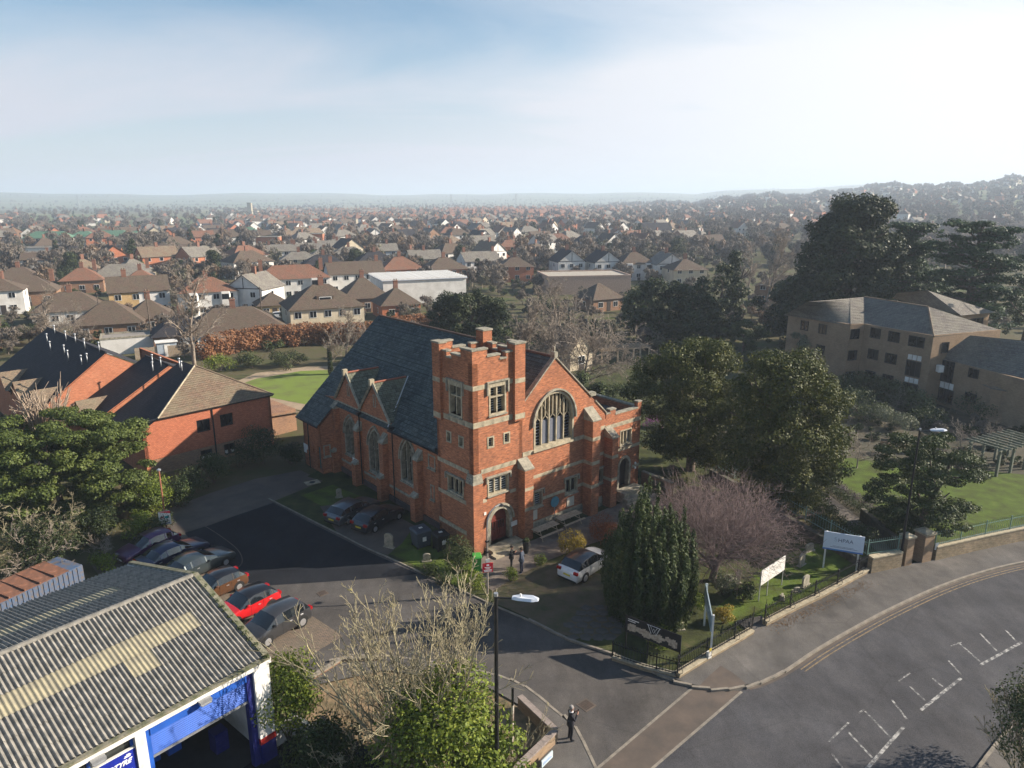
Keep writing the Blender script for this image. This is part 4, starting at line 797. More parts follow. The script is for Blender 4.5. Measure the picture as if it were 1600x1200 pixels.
def leaf_cloud(name,seed,clumps,n,size,m,flat=0.0,droop=0.0,up=.3,shell=.6,aspect=1.6):
    # clumps: (x,y,z,rx,ry,rz). Leaf-sized rhombs spread mostly near each clump's surface
    rng=np.random.default_rng(seed); C=np.array(clumps,float); vol=(C[:,3]*C[:,4]+C[:,3]*C[:,5]+C[:,4]*C[:,5]); pr=vol/vol.sum()
    idx=rng.choice(len(C),n,p=pr); d=rng.normal(0,1,(n,3)); d/=np.linalg.norm(d,axis=1,keepdims=True)
    rad=(shell+(1-shell)*rng.random(n)**.6)*(1+rng.normal(0,.10,n)); rad=np.where(rng.random(n)<.18,rad*rng.random(n)**.5,rad)
    P=C[idx,:3]+d*C[idx,3:6]*rad[:,None]
    nr=d*np.array([1,1,1.])+rng.normal(0,.55,(n,3)); nr[:,2]+=up; nr/=np.linalg.norm(nr,axis=1,keepdims=True)
    t_=np.cross(nr,rng.normal(0,1,(n,3))); t_[:,2]-=droop; t_-=nr*(t_*nr).sum(1,keepdims=True); t_/=np.linalg.norm(t_,axis=1,keepdims=True); b_=np.cross(nr,t_)
    s_=size*rng.uniform(.6,1.3,n)[:,None]
    V=np.stack([P-t_*s_*.5*aspect,P+b_*s_*.5,P+t_*s_*.5*aspect,P-b_*s_*.5],1).reshape(-1,3)
    return npmesh(name,V,np.arange(4*n).reshape(-1,4),m)
def blob_clumps(seed,k,rx,ry,z0,z1,cr,prof=None,fz=1):
    rng=np.random.default_rng(seed); out_=[]
    for i in range(k):
        f=rng.random(); z=z0+(z1-z0)*f; w_=(prof(f) if prof else math.sin(math.pi*(.12+.8*f))**.7); a=rng.uniform(0,2*math.pi); q=math.sqrt(rng.random())*.95
        c=cr*rng.uniform(.55,1.35); out_.append((math.cos(a)*q*w_*(rx-c*.5),math.sin(a)*q*w_*(ry-c*.5),z,c,c*rng.uniform(.7,1.1),c*rng.uniform(.5,.85)*fz))
    return out_
def tree(name,label,cat,loc,limbs=None,twigs=None,leaves=None,group=None,rz=0,s=1,trunk_name='trunk'):
    t=thing(name,label,cat,loc,rz,group); t.scale=(s,s,s) if not hasattr(s,'__len__') else s
    if limbs: 
        o=link(trunk_name,limbs,t)
        if twigs: link('branches',twigs,t)
    if leaves: link('crown' if limbs else 'foliage',leaves,t)
    return t
def trunk_mesh(h,r,m,seed=0,lean=.1,branch=6):
    rng=np.random.default_rng(seed); S=[]; grow(rng,(0,0,-.1),(lean*rng.normal(),lean*rng.normal(),1),h,r,0,1,S,dict(nb=[branch,0],up=[0,.05],start=[.3,0],ang=[50,40],rat=[.5,.5],rmin=.03,max=1)); return segs_mesh('trunk',np.array(S),m,7)
L_YEW=leafmat('yew_leaves',(0.018,0.034,0.010),(0.050,0.072,0.020),(0.10,0.115,0.032),.15)
L_GOLD=leafmat('golden_yew_leaves',(0.028,0.040,0.009),(0.075,0.086,0.019),(0.17,0.165,0.038),.2)
L_DARK=leafmat('dark_evergreen_leaves',(0.012,0.022,0.008),(0.034,0.048,0.015),(0.075,0.085,0.028),.12)
L_CEDAR=leafmat('cedar_needles',(0.018,0.036,0.014),(0.042,0.080,0.028),(0.08,0.13,0.045),.12)
L_CYP=leafmat('cypress_sprays',(0.03,0.045,0.010),(0.09,0.12,0.028),(0.17,0.20,0.05),.2)
L_LAUR=leafmat('laurel_leaves',(0.055,0.08,0.012),(0.15,0.20,0.028),(0.34,0.37,0.055),.3)
L_SHRUB=leafmat('shrub_leaves',(0.03,0.045,0.014),(0.07,0.09,0.03),(0.14,0.15,0.06),.2)
L_ORNG=leafmat('orange_leaves',(0.14,0.045,0.02),(0.26,0.09,0.035),(0.36,0.16,0.06),.25)
L_YELL=leafmat('yellow_leaves',(0.13,0.10,0.02),(0.30,0.22,0.03),(0.44,0.34,0.05),.25)
L_BEECH=leafmat('beech_hedge_leaves',(0.13,0.06,0.03),(0.28,0.13,0.06),(0.40,0.22,0.11),.25)
L_SILV=leafmat('silver_leaves',(0.07,0.085,0.05),(0.15,0.165,0.10),(0.26,0.27,0.18),.2)
L_PINK=leafmat('magenta_flowers',(0.25,0.06,0.22),(0.4,0.12,0.36),(0.5,0.25,0.45),.2)
L_TWIG_=leafmat('far_twigs',(0.065,0.05,0.042),(0.12,0.095,0.075),(0.19,0.155,0.115),.1)
P_TALL=dict(nb=[16,7,5,4],up=[.02,.06,.04,.02],start=[.28,.15,.1,.1],ang=[48,42,40,38],rat=[.42,.48,.5,.5],rmin=.012,max=4,wob=.13,nseg=[8,5,4,3,2])
P_FOUNT=dict(nb=[11,7,5],up=[.03,.10,.08,.05],start=[.12,.12,.1],ang=[33,32,30],rat=[.5,.45,.45],rmin=.011,max=3,wob=.10,nseg=[8,6,4,3],trunk=1.0)
P_CHER=dict(nb=[14,9,6,5],up=[0,.045,.01,0],start=[.22,.10,.08,.05],ang=[58,44,42,45],rat=[1.25,.50,.46,.5],rmin=.0055,max=4,wob=.15,nseg=[5,7,4,3,2],shape=.25,trunk=.52,taper=.25)
P_MID=dict(nb=[12,6,5],up=[.02,.05,.03],start=[.3,.15,.1],ang=[46,42,40],rat=[.42,.5,.5],rmin=.03,max=3,wob=.13,nseg=[6,4,3,2])
# foreground lichen tree
a,b_=bare_mesh('fountain_tree',11,9.4,.07,dict(P_FOUNT,nb=[8,5,3],rmin=.012,wob=.07),M_BARKL,trunks=20,lean=.46)
x,y=G(655,1196); tree('bare_tree','many-stemmed bare tree with yellow lichen twigs in the foreground beside the black lamp post','tree',(x,y,0),a,b_,s=(1.25,1.2,1.0))
a,b_=bare_mesh('low_tree',12,3.6,.07,dict(P_FOUNT,nb=[7,4,3],rmin=.013),M_BARKL,trunks=7,lean=1.3)
x,y=G(560,1180); tree('bare_tree','low arching bare branches spreading over the dark shrubs left of the foreground tree','tree',(x,y,0),a,b_)
x,y=G(800,1185); tree('bare_tree','sprawling bare lichen shrub inside the low wall beside the white pole','shrub',(x,y,0),a,b_,rz=2.2,s=.62)
def shrub(u,v,wpx,hpx,label,lm,n=2500,size=.09,name='shrub',cat='shrub',k=14,seed=None,shell=.75,z=0,depth=1,up=.3,one=False):
    # wpx, hpx: width and height in photograph pixels at that spot
    X,Y=G(u,v,z); f=Y*_c+(CAM_H-z)*_s; wd=wpx*f/FPX*1.12; one=one or 'ball' in label or 'round' in label[:14] or 'orange-red' in label; h=max(.3,ZAT(X,Y,v-hpx)-z)
    rx=wd/2
    cl=[(0,0,h*.5,rx*.92,rx*.92*depth,h*.5)]+blob_clumps(7,9,rx,rx,h*.3,h*.85,rx*.45) if one else blob_clumps(seed or int(u*7+v),k,rx,rx*depth,h*.3,h*.85,min(rx,h)*.42,lambda f_: 1-.35*f_)
    me=leaf_cloud(name,seed or int(u+v*3),cl,n,size,lm,shell=shell if not one else .86,up=up)
    t=thing(name,label,cat,(X,Y,z),0); link('foliage',me,t)
    S=[]; rng=np.random.default_rng(3)
    for i in range(7): a=rng.uniform(0,6.28); S.append([0,0,-.05,math.cos(a)*rx*.6,math.sin(a)*rx*.6*depth,h*.7,.03,.012])
    link('stems',segs_mesh('stems',S,M_BARK,4),t); return t
shrub(690,1232,200,165,'big glossy yellow-green laurel bush around the foot of the foreground bare tree',L_LAUR,16000,.11,k=34,seed=3)
shrub(775,1262,130,110,'yellow-green laurel mass at the bottom edge right of the foreground bare tree',L_LAUR,6000,.11,k=18,seed=4)
shrub(452,1160,105,150,'bright yellow-green bush at the white corner post of the blue garage',L_LAUR,6500,.09,k=20,seed=5)
shrub(512,1212,120,75,'dark green shrub between the garage wall and the foreground tree',L_YEW,6500,.09,k=22,seed=6)
# irish yew
rng=np.random.default_rng(8); cl=[]
for i in range(66):
    a=2.39996*i; q=math.sqrt((i+.5)/66); top=7.95*(1-.42*q**2.2)*rng.uniform(.70,1.03); wx=2.75*q; n=5
    for z in np.linspace(.4,top,n):
        s_=.62+.38*math.sin(math.pi*min(1,.15+.75*z/7.9)); cl.append((math.cos(a)*wx*s_,math.sin(a)*wx*s_,z,.27 if z<top-.5 else .13,.27 if z<top-.5 else .13,.95 if z<top-.5 else .7))
cl=[(c[0],c[1],c[2],c[3],c[4],c[5]) for c in cl if math.hypot(c[0],c[1])>1.2 or c[2]>5]
x,y=G(1012,958); t=tree('yew_tree','broad dark columnar yew with upright plumes behind the black banner','tree',(x,y,0),trunk_mesh(3,.25,M_BARK,2),None,leaf_cloud('yew',9,cl,74000,.075,L_YEW,shell=.9,up=.1,aspect=3.0,droop=2.0))
# purple cherry
a,b_=bare_mesh('cherry',21,7.2,.22,P_CHER,M_BARKP); x,y=G(1105,908); t=tree('cherry_tree','wide purple-twigged bare cherry tree right of the columnar yew','tree',(x+.3,y,0),a,b_,s=(1.25,1.25,.95))
rng=np.random.default_rng(5); n=11000; d=rng.normal(0,1,(n,3)); d[:,2]=np.abs(d[:,2])*.9-.25; d/=np.linalg.norm(d,axis=1,keepdims=True); lum=1+.13*np.sin(d[:,:1]*5+1)*np.cos(d[:,1:2]*6)+.08*np.sin(d[:,2:3]*9); q=d*(rng.random((n,1))**.5)*np.array([3.9,3.9,3.7])*lum*rng.uniform(.85,1.08,(n,1))+np.array([0,0,3.5])
q=q[q[:,2]>1.9]; dr=q-np.array([0,0,1.6]); dr/=np.linalg.norm(dr,axis=1,keepdims=True); dr+=rng.normal(0,.75,dr.shape); l_=rng.uniform(.18,.5,(len(q),1)); q2=q+dr*l_
TW_=np.concatenate([q,q2,np.full((len(q),1),.0065),np.full((len(q),1),.0035)],1); link('fine_twigs',segs_mesh('fine_twigs',TW_,M_BARKP,3),t,kind='stuff')
# golden yews
def big_evergreen(label,u,v,top,wpx,lm,seed,n=30000,size=.2,cr=1.1,z0=.25,name='yew_tree',k=70,trunk=M_BARK,prof=None,mul=1,group=None,fz=1):
    X,Y=G(u,v); h=ZAT(X,Y,top); f=Y*_c+CAM_H*_s; rx=wpx*f/FPX/2
    cl=blob_clumps(seed,k,rx,rx*mul,h*z0,h*.93,cr,prof,fz)
    return tree(name,label,'tree',(X,Y,0),trunk_mesh(h*.75,h*.035,trunk,seed),None,leaf_cloud(name,seed,cl,n,size,lm,shell=.7,up=.45),group)
big_evergreen('large golden-green yew behind the church wing, its trunk near the magenta flowers',1078,735,520,225,L_GOLD,31,66000,.13,1.15,.16,k=150,fz=.95)
big_evergreen('large golden-green yew in front of the lawn, right of the other golden yew',1208,800,543,225,L_GOLD,32,66000,.125,1.1,.10,k=150,fz=.95)
big_evergreen('dark round yew on the right-hand lawn behind the thin street lamp',1430,842,668,190,L_YEW,33,38000,.105,.8,.08,k=90,fz=.5)
big_evergreen('low dark yew bough beneath the golden yew beside the garden path',1262,775,640,120,L_DARK,34,16000,.11,.7,.02,k=36)
# left spreading evergreen with cut stems
big_evergreen('huge spreading yellow-green cypress filling the left side beside the brick terrace',100,800,645,335,L_CYP,36,110000,.125,.85,.08,'cypress_tree',k=210,mul=.8,fz=.65,prof=lambda f: 1-.25*f*f)
X,Y=G(88,770); rng=np.random.default_rng(4); S=[]
for i in range(70):
    a=rng.uniform(0,6.28); q=rng.random()**.5*2.4; x0,y0=math.cos(a)*q*.5,math.sin(a)*q*.5; l=rng.uniform(1.6,3.0); d=np.array([math.cos(a)*.35*q/2,math.sin(a)*.35*q/2,1])+rng.normal(0,.12,3); p=np.array([x0,y0,4.3+rng.uniform(-.4,.4)])
    S.append([*p,*(p+d*l),.055,.035]); 
    for _ in range(2): p2=p+d*l*rng.uniform(.4,.8); S.append([*p2,*(p2+(d+rng.normal(0,.4,3))*l*.4),.03,.02])
for i in range(7): a=rng.uniform(0,6.28); S.append([0,0,0,math.cos(a)*1,math.sin(a)*1,4.6,.16,.08])
tree('pollarded_tree','bundle of pale cut-back bare stems rising from the big cypress','tree',(X,Y,1.2),segs_mesh('stems',S,mat('pale_cut_wood',(0.42,0.33,0.25),.9,col2=(0.25,0.19,0.14),scale=3),5))
# behind and around the church
big_evergreen('dense dark holm oak standing behind the slate church roof',735,560,448,150,L_DARK,37,40000,.21,1.2,.06,'holm_oak',k=90)
P=dict(P_TALL); a1,b1=bare_mesh('tall_bare',41,13,.26,dict(P_TALL,rmin=.022),M_BARKG); a2,b2=bare_mesh('tall_bare_b',42,12,.22,dict(P_TALL,nb=[14,8,5,4],rmin=.022),M_BARKG); a3,b3=bare_mesh('tall_bare_c',43,11,.2,dict(P_CHER,rmin=.02,nb=[14,9,6,3]),M_BARKG)
for (u,v,top,A_,B_,rz_,lab) in ((304,575,412,a1,b1,.3,'tall bare tree with a pale straight trunk above the copper hedge'),(515,585,500,a2,b2,1.2,'bare tree with an ivy-clad trunk on the crescent lawn behind the church'),(540,570,478,a1,b1,2.2,'slender bare tree just left of the slate roof ridge'),(570,560,500,a2,b2,3.2,'small bare tree against the copper hedge at the roof verge'),(820,600,438,a2,b2,.5,'bare grey-brown tree directly behind the church gable finial'),(858,590,445,a3,b3,1.5,'pale grey bare tree behind the gable, middle of three'),(910,610,455,a3,b3,2.6,'grey spreading bare tree above the little gabled lodge'),(880,560,430,a1,b1,4.2,'taller bare tree behind the pale grey ones'),(1197,480,352,a1,b1,1.0,'tall bare tree with a pale trunk left of the giant evergreen'),(78,560,440,a2,b2,.9,'bare tree rising behind the dark terrace roofs at the left'),(118,545,470,a3,b3,.2,'low brown bare tree behind the dark terrace roofs'),(1170,470,378,a2,b2,2.9,'bare tree beside the tall pale-trunked one'),(1440,600,530,a2,b2,3.9,'thin bare tree in front of the buff brick building'),(395,470,410,a1,b1,5.1,'bare round tree among the white houses'),(30,760,690,a3,b3,.4,'bare brown tree at the left edge above the cypress')):
    X,Y=G(u,v); h=ZAT(X,Y,top); s_=h/(13 if A_ is a1 else 12 if A_ is a2 else 11); tree('bare_tree',lab,'tree',(X,Y,0),A_,B_,rz=rz_,s=s_)
X,Y=G(517,585); t=thing('ivy','dark ivy wrapped round the bare trunk on the crescent lawn','ivy',(X,Y,0)); link('foliage',leaf_cloud('ivy',3,[(0,0,z,.35,.35,.7) for z in np.linspace(.3,3.2,7)],2200,.14,L_DARK),t)
# young weeping tree on the lawn, small ones
a,b_=bare_mesh('small_bare',51,4.2,.09,dict(P_CHER,rmin=.010,nb=[8,6,5,3]),M_BARKG)
aL,bL=bare_mesh('lichen_bare',53,4.6,.07,dict(P_CHER,rmin=.010,nb=[10,7,6,4]),M_BARKL)
X,Y=G(62,895); tree('bare_tree','tan twiggy bare tree over the rusty container at the left','tree',(X,Y,0),aL,bL,s=(1.3,1.3,1.1))
for (u,v,h,lab) in ((1338,732,3.8,'small leaning bare tree on the bright lawn by the garden path'),(70,905,5.0,'pale bare bush-like tree over the rusty container'),(165,880,2.8,'grey bare shrub between the container and the parked cars'),(1325,700,2.5,'grey bare shrub behind the bright lawn'),(1500,700,3.4,'rounded bare shrub in front of the low buff wing'),(1545,690,3.0,'second rounded bare shrub by the low buff wing'),(1400,640,3.0,'bare shrub under the windows of the buff building')):
    X,Y=G(u,v); t=tree('bare_tree',lab,'tree',(X,Y,0),a,b_,rz=u*.7,s=h/4.2)
# giant evergreen and cedars at the right
big_evergreen('giant dark evergreen with a rounded top towering above the right skyline',1310,545,298,205,L_DARK,61,84000,.32,1.9,.04,'giant_evergreen',k=260,prof=lambda f: (1.0 if f<.35 else 1-.62*((f-.35)/.65)**1.1))
def cedar(label,u,v,top,wpx,seed):
    X,Y=G(u,v); h=ZAT(X,Y,top); f=Y*_c+CAM_H*_s; rx=wpx*f/FPX/2; rng=np.random.default_rng(seed); cl=[]; S=[[0,0,-.2,0,0,h*.5,.7,.5],[0,0,h*.5,0,0,h*.93,.5,.1]]
    nl=17
    for i in range(nl):
        z=h*(.22+.76*i/nl); w_=rx*(1-.55*(i/nl)**1.6)
        for q in range(rng.integers(3,6)):
            a=rng.uniform(0,6.28); L_=w_*rng.uniform(.6,1.05); S.append([0,0,z*.93,math.cos(a)*L_*.9,math.sin(a)*L_*.9,z+.5,.16,.05])
            for r_ in np.linspace(.25,1,6): cl.append((math.cos(a)*L_*r_+rng.normal(0,.4),math.sin(a)*L_*r_+rng.normal(0,.4),z+.35*r_+rng.normal(0,.2),1.5*(1.2-r_*.5),1.5*(1.2-r_*.5),.38))
    return tree('cedar_tree',label,'tree',(X,Y,0),segs_mesh('trunk',np.array(S),M_BARK,6),None,leaf_cloud('cedar',seed,cl,42000,.24,L_CEDAR,shell=.5,up=1.2))
cedar('flat-layered dark cedar behind the grey hipped roof, the wide one at the right',1500,560,336,200,71)
cedar('narrower cedar between the giant evergreen and the wide cedar',1400,540,342,120,72)
for (u,v,top,wpx,lm,lab) in ((1590,600,400,150,L_DARK,'dark evergreen mass at the right edge behind the buff building'),(1440,520,430,170,L_DARK,'dark evergreen filling the gap under the two cedars'),(1230,520,440,120,L_DARK,'dark evergreen left of the giant one above the lamp column'),
    (1030,540,432,110,L_DARK,'dark evergreen behind the pergola, left of a pair'),(1075,545,440,100,L_DARK,'dark evergreen right of the pair behind the golden yew'),(1120,530,408,90,L_DARK,'dark broad evergreen left of the bare pale-trunked tree'),(1142,500,385,34,L_DARK,'pointed narrow cypress rising above the dark evergreens'),(995,520,452,60,L_YEW,'green bushy evergreen left of the dark pair'),
    (337,440,389,36,L_DARK,'dark pointed conifer among the houses at left'),(720,425,380,26,L_DARK,'dark slim conifer standing over the houses beyond the church roof'),(114,440,396,40,L_DARK,'dark shaggy conifer above the brown roofs at far left'),(1055,415,372,55,L_DARK,'wide dark conifer beyond the flat-roofed brick building'),(236,395,362,34,L_DARK,'dark round evergreen left of the green-roofed house'),(905,640,585,95,L_YEW,'spreading green yew bush directly behind the church gable slope'),(1160,560,500,90,L_SHRUB,'grey-green bush left of the silvery tree'),(1265,585,487,95,L_SILV,'silvery grey-leaved tree in front of the buff building'),(558,427,390,30,L_DARK,'dark bush beyond the white terrace row')):
    big_evergreen(lab,u,v,top,wpx,lm,int(u+v),9000 if wpx>60 else 5000,.32 if v<560 else .16,1.5 if v<560 else .7,.1,'evergreen_tree' if 'bush' not in lab else 'evergreen_bush',k=40,prof=(lambda f: 1.02-.9*f) if ('pointed' in lab or 'slim' in lab or 'conifer' in lab) else None)
# garden shrubs: (u,v,w,h,label,leaf,n,size)
for a in ((893,866,42,38,'clipped round golden-orange bush in front of the church picnic bench',L_YELL,3500,.055),(942,845,44,42,'orange-red bush between the golden ball and the columnar yew',L_ORNG,3800,.055),
 (844,883,20,18,'small clipped green ball by the two standing people',L_LAUR,1300,.04),(800,908,26,22,'low green clump at the feet of the two standing people',L_LAUR,1200,.05),(716,890,46,52,'rounded grey-green shrub between the church corner and the drive',L_SHRUB,4200,.06),(671,900,28,26,'clipped dark green ball at the edge of the drive',L_YEW,1800,.045),
 (735,918,44,24,'low yellow-green shrub behind the wooden sign pole',L_LAUR,1800,.06),(694,912,30,20,'low shrub beside the clipped dark ball',L_SHRUB,900,.06),
 (1130,930,42,34,'pale variegated bush below the purple cherry tree',L_SILV,2400,.06),(1162,938,34,30,'grey-green tuft bush right of the pale variegated one',L_SHRUB,1600,.07),(1130,975,34,30,'bright yellow flowering bush inside the railings by the blue-grey sign',L_YELL,2200,.05),(1050,985,40,26,'low mixed green bush beside the columnar yew',L_SHRUB,1500,.06),(1035,1010,50,22,'low green plants behind the corner railings',L_LAUR,1500,.06),(1080,955,40,34,'leafy green bush at the foot of the columnar yew',L_LAUR,1800,.07),
 (240,800,60,62,'round bright green bush beside the for-sale board pole',L_LAUR,5200,.08),(285,790,36,46,'dark rounded bush right of the bright green one',L_YEW,2600,.08),(215,842,55,38,'pale yellow-green bush behind the parked cars',L_LAUR,3000,.08),(245,838,60,34,'dark clipped hedge bush at the corner of the forecourt',L_YEW,3000,.07),(150,850,70,55,'dark green bush under the big cypress',L_DARK,4500,.09),(60,900,120,80,'dark green shrubbery behind the rusty container',L_DARK,7000,.1),(165,890,50,26,'small green bush at the container end',L_LAUR,1600,.07),
 (335,755,55,46,'dark green rounded shrub under the brick end wall',L_YEW,3200,.1),(412,725,80,56,'large dark shrub beneath the right end of the brick wall',L_DARK,4500,.1),(300,770,60,36,'low dark shrub with brown leaves at the end-wall foot',L_SHRUB,2500,.09),(455,725,50,30,'dark bush beside the brick porch of the church',L_DARK,2200,.1),(20,840,90,60,'dark undergrowth at the left edge below the cypress',L_DARK,5000,.1),
 (1350,655,70,30,'rounded grey-green shrub in the terraced garden',L_SHRUB,3000,.11),(1390,670,80,30,'low brown-green shrub right of the rounded grey-green one',L_SILV,2600,.11),(1330,640,70,34,'dark shrub beneath the long clipped hedge top',L_YEW,2800,.11),(1500,735,70,34,'green shrub by the wooden pergola at right',L_YEW,2600,.1),(1540,650,90,36,'straw-coloured tall shrub before the low wing wall',L_SHRUB,3000,.12),(1450,665,60,28,'small dark shrub in the middle of the terraced garden',L_YEW,2000,.1),
 (1310,690,50,24,'grey shrub at the lawn corner by the golden yew',L_SHRUB,1800,.08),(1345,850,50,34,'evergreen bush inside the green railings behind the white board',L_SHRUB,2600,.07),(1290,830,60,40,'leafy bush on the bank above the green railings',L_SHRUB,3000,.08),(1245,800,60,34,'dark bush on the bank above the cherry tree',L_YEW,2600,.08),(1030,690,46,38,'pale straw bush by the magenta flowering shrub',L_SILV,2200,.08),(1020,668,34,16,'magenta flowering shrub beyond the church wing',L_PINK,1500,.07),(1100,700,50,20,'low bush on the small lawn beyond the church',L_LAUR,1500,.08),(1145,735,40,22,'low bush by the green fence under the golden yews',L_SHRUB,1300,.08),
 (1612,1225,190,205,'dark green bush at the bottom right corner of the picture',L_YEW,12000,.075),(430,545,50,16,'low dark shrub under the copper hedge',L_YEW,1600,.15),(395,575,60,22,'green shrubs in front of the copper hedge',L_SHRUB,2400,.14),(455,572,70,22,'brown-green shrub bed along the crescent path',L_SHRUB,2400,.14),(345,580,50,26,'green bush at the foot of the tall bare tree',L_LAUR,2000,.13),(960,640,70,24,'low garden shrub behind the wing parapet',L_SHRUB,2000,.1),(770,530,60,26,'green bush behind the battlemented tower',L_SHRUB,2400,.16)):
    shrub(*a)
a,b_=bare_mesh('corner_bare',77,4.4,.06,dict(P_FOUNT,nb=[9,6,4]),M_BARKL,trunks=6,lean=.5); x,y=G(1600,1225); tree('bare_tree','pale bare lichen shrub at the bottom right corner','shrub',(x,y,0),a,b_)
# hedges
def hedge(label,pts,wd,h,lm,n,size,name='hedge',world=False,seed=1,z=0):
    P=pts if world else W2(pts); cx_,cy_=P[0]; rng=np.random.default_rng(seed); cl=[]
    for x,y,a in along(P,wd*.55):
        for k in range(3): cl.append((x-cx_+rng.normal(0,wd*.12),y-cy_+rng.normal(0,wd*.12),z+h*(.22+.28*k),wd*.55,wd*.55,h*.26))
    t=thing(name,label,'hedge',(cx_,cy_,0)); link('foliage',leaf_cloud(name,seed,cl,n,size,lm,shell=.85,up=.5),t)
    S=[[p[0]-cx_,p[1]-cy_,0,p[0]-cx_+.1,p[1]-cy_,h*.8,.04,.02] for p in along(P,1.2)]; link('stems',segs_mesh('stems',S,M_BARK,3),t)
    return t
hedge('long curved copper-brown beech hedge behind the crescent lawn',[(325,560),(360,552),(420,543),(480,538),(540,537),(590,535)],2.6,3.6,L_BEECH,30000,.22,seed=2)
hedge('low copper-brown hedge beyond the slate roof ridge',[(600,520),(650,512),(700,510)],2.0,2.6,L_BEECH,7000,.22,seed=3)
hedge('dark clipped box hedge along the left side of the garden path',[(1218,748),(1258,778),(1305,812),(1350,850)],.6,.8,L_YEW,5000,.06,seed=4)
hedge('dark clipped hedge along the right side of the garden path',[(1245,738),(1300,772),(1350,805),(1400,838),(1420,855)],.9,.9,L_YEW,7000,.06,seed=5)
hedge('long hedge with a sunlit top below the buff building',[(1295,622),(1345,612),(1400,628),(1450,655)],2.0,2.6,L_SHRUB,9000,.16,seed=6)
hedge('dark clipped hedge beyond the wing of the church',[(950,618),(1000,616),(1060,612)],1.6,1.4,L_YEW,5000,.12,seed=7)
hedge('mauve heather edging along the curved lawn border',[(1288,745),(1320,770),(1352,790),(1385,810)],.8,.5,leafmat('heather',(0.07,0.06,0.06),(0.14,0.11,0.12),(0.22,0.17,0.19),.2),4000,.06,seed=8)
# ---------------------------------------------------------------- brick terrace at the left
def hip(mb,x0,x1,y0,y1,z0,zr,inset=None,axis='y',ov=.3):
    x0-=ov;x1+=ov;y0-=ov;y1+=ov
    if axis=='y': xm=(x0+x1)/2; i=(x1-x0)/2 if inset is None else inset; a,b_=(xm,y0+i,zr),(xm,y1-i,zr); V=[(x0,y0,z0),(x1,y0,z0),(x1,y1,z0),(x0,y1,z0),a,b_]; Fs=[(0,1,4),(1,2,5,4),(2,3,5),(3,0,4,5)]
    else: ym=(y0+y1)/2; i=(y1-y0)/2 if inset is None else inset; a,b_=(x0+i,ym,zr),(x1-i,ym,zr); V=[(x0,y0,z0),(x1,y0,z0),(x1,y1,z0),(x0,y1,z0),a,b_]; Fs=[(0,1,5,4),(1,2,5),(2,3,4,5),(3,0,4)]
    mb.add(V,Fs+[(3,2,1,0)])
LA=R(46.3); LX,LY=-31.9,59.4
def WL(x,y,z=0): return (LX+x*math.cos(LA)-y*math.sin(LA),LY+x*math.sin(LA)+y*math.cos(LA),z)
lt=thing('brick_terrace','orange brick terrace with dark stepped roofs and a mottled hipped end at the left','building',(LX,LY,0),LA)
# block 3 (hip end)
EW=Face((-.6,0),(11.5,0))
hs=[outline('rect',.62,3.0,0,4.2,cx=4.73+.6),outline('rect',.62,3.05,0,4.25,cx=6.95+.6),outline('rect',.55,.15,0,1.2,cx=4.76+.6),outline('rect',.55,.2,0,1.25,cx=7.0+.6)]
up=MB(); wall(up,EW,[(0,1.5),(12.1,1.5),(12.1,5.15),(1.4,5.15),(0,4.3)],hs[:2],.3); up.build('tile_hung_wall',brickmat('hung_tile',(0.50,0.17,0.09),(0.38,0.12,0.065),(0.20,0.08,0.05),bw=.18,bh=.12,msize=.008,stain=(.34,.12,.07),stain_amt=.4,vary=.6),lt)
lo=MB(); EW2=Face((-.55,.06),(11.45,.06)); wall(lo,EW2,[(0,-.6),(12.0,-.6),(12.0,1.48),(0,1.48)],[outline('rect',.55,.15,0,1.2,cx=4.76+.55),outline('rect',.55,.2,0,1.25,cx=7.0+.55)],.3); lo.build('brick_wall',M_PLUMB,lt)
for c_,z0,hw,F_ in ((5.33,3.0,.6,EW),(7.55,3.05,.6,EW),(5.31,.15,.53,EW2),(7.55,.2,.53,EW2)):
    w_=MB(); fbox(w_,F_,c_-hw,c_+hw,z0,z0+1.16,-.22,-.2); w_=w_.build('window',M_GLASS,lt)
    for s0,s1,a0,a1 in ((c_-hw,c_-hw+.07,0,1.18),(c_+hw-.07,c_+hw,0,1.18),(c_-.035,c_+.035,.08,1.1),(c_-hw+.07,c_+hw-.07,0,.07),(c_-hw+.07,c_+hw-.07,1.1,1.18)): mb=MB(); fbox(mb,F_,s0,s1,z0+a0,z0+a1,-.19,-.08); mb.build('frame',M_BLACK,w_)
    if z0<1:
        for s in (-.3,.3): mb=MB(); fbox(mb,F_,c_+s-.16,c_+s+.16,z0+.08,z0+.4,-.197,-.19); mb.build('curtain',M_WHITE,w_)
mb=MB(); fbox(mb,EW,6.18,6.28,-.4,5.0,0,.09); mb.build('drainpipe',M_BLACK,lt)
mb=MB(); fbox(mb,EW,-.3,12.3,5.08,5.2,.02,.2); mb.build('gutter',M_BLACK,lt)
fr=MB(); wall(fr,Face((-.6,7),(-.6,0)),[(0,-.6),(7,-.6),(7,4.2),(0,4.2)],[],.3); wall(fr,Face((11.5,0),(11.5,34)),[(0,-.6),(34,-.6),(34,5.1),(0,5.1)],[],.3); fr.build('brick_wall',M_BRICK2,lt)
AP=(6.15,4.0,8.4)
roof_slope(lt,'hip_roof',[(.75,-.25,5.2),(11.8,-.25,5.2),(AP[0]+.02,AP[1],8.4),(AP[0]-.02,AP[1],8.4)],M_TILEM)  # sunlit hip end coloured paler than the shaded slopes of the same roof
mb=MB(); mb.add([(-1.1,-.25,4.1),(.75,-.25,5.2),AP,(6.15,7.2,8.4),(-1.1,7.2,4.1)],[(0,1,2,3,4)[::-1]]); mb.add([(11.8,-.25,5.2),(11.8,7.2,5.2),(6.15,7.2,8.4),AP],[(0,1,2,3)]); mb.build('roof',M_TILED,lt)
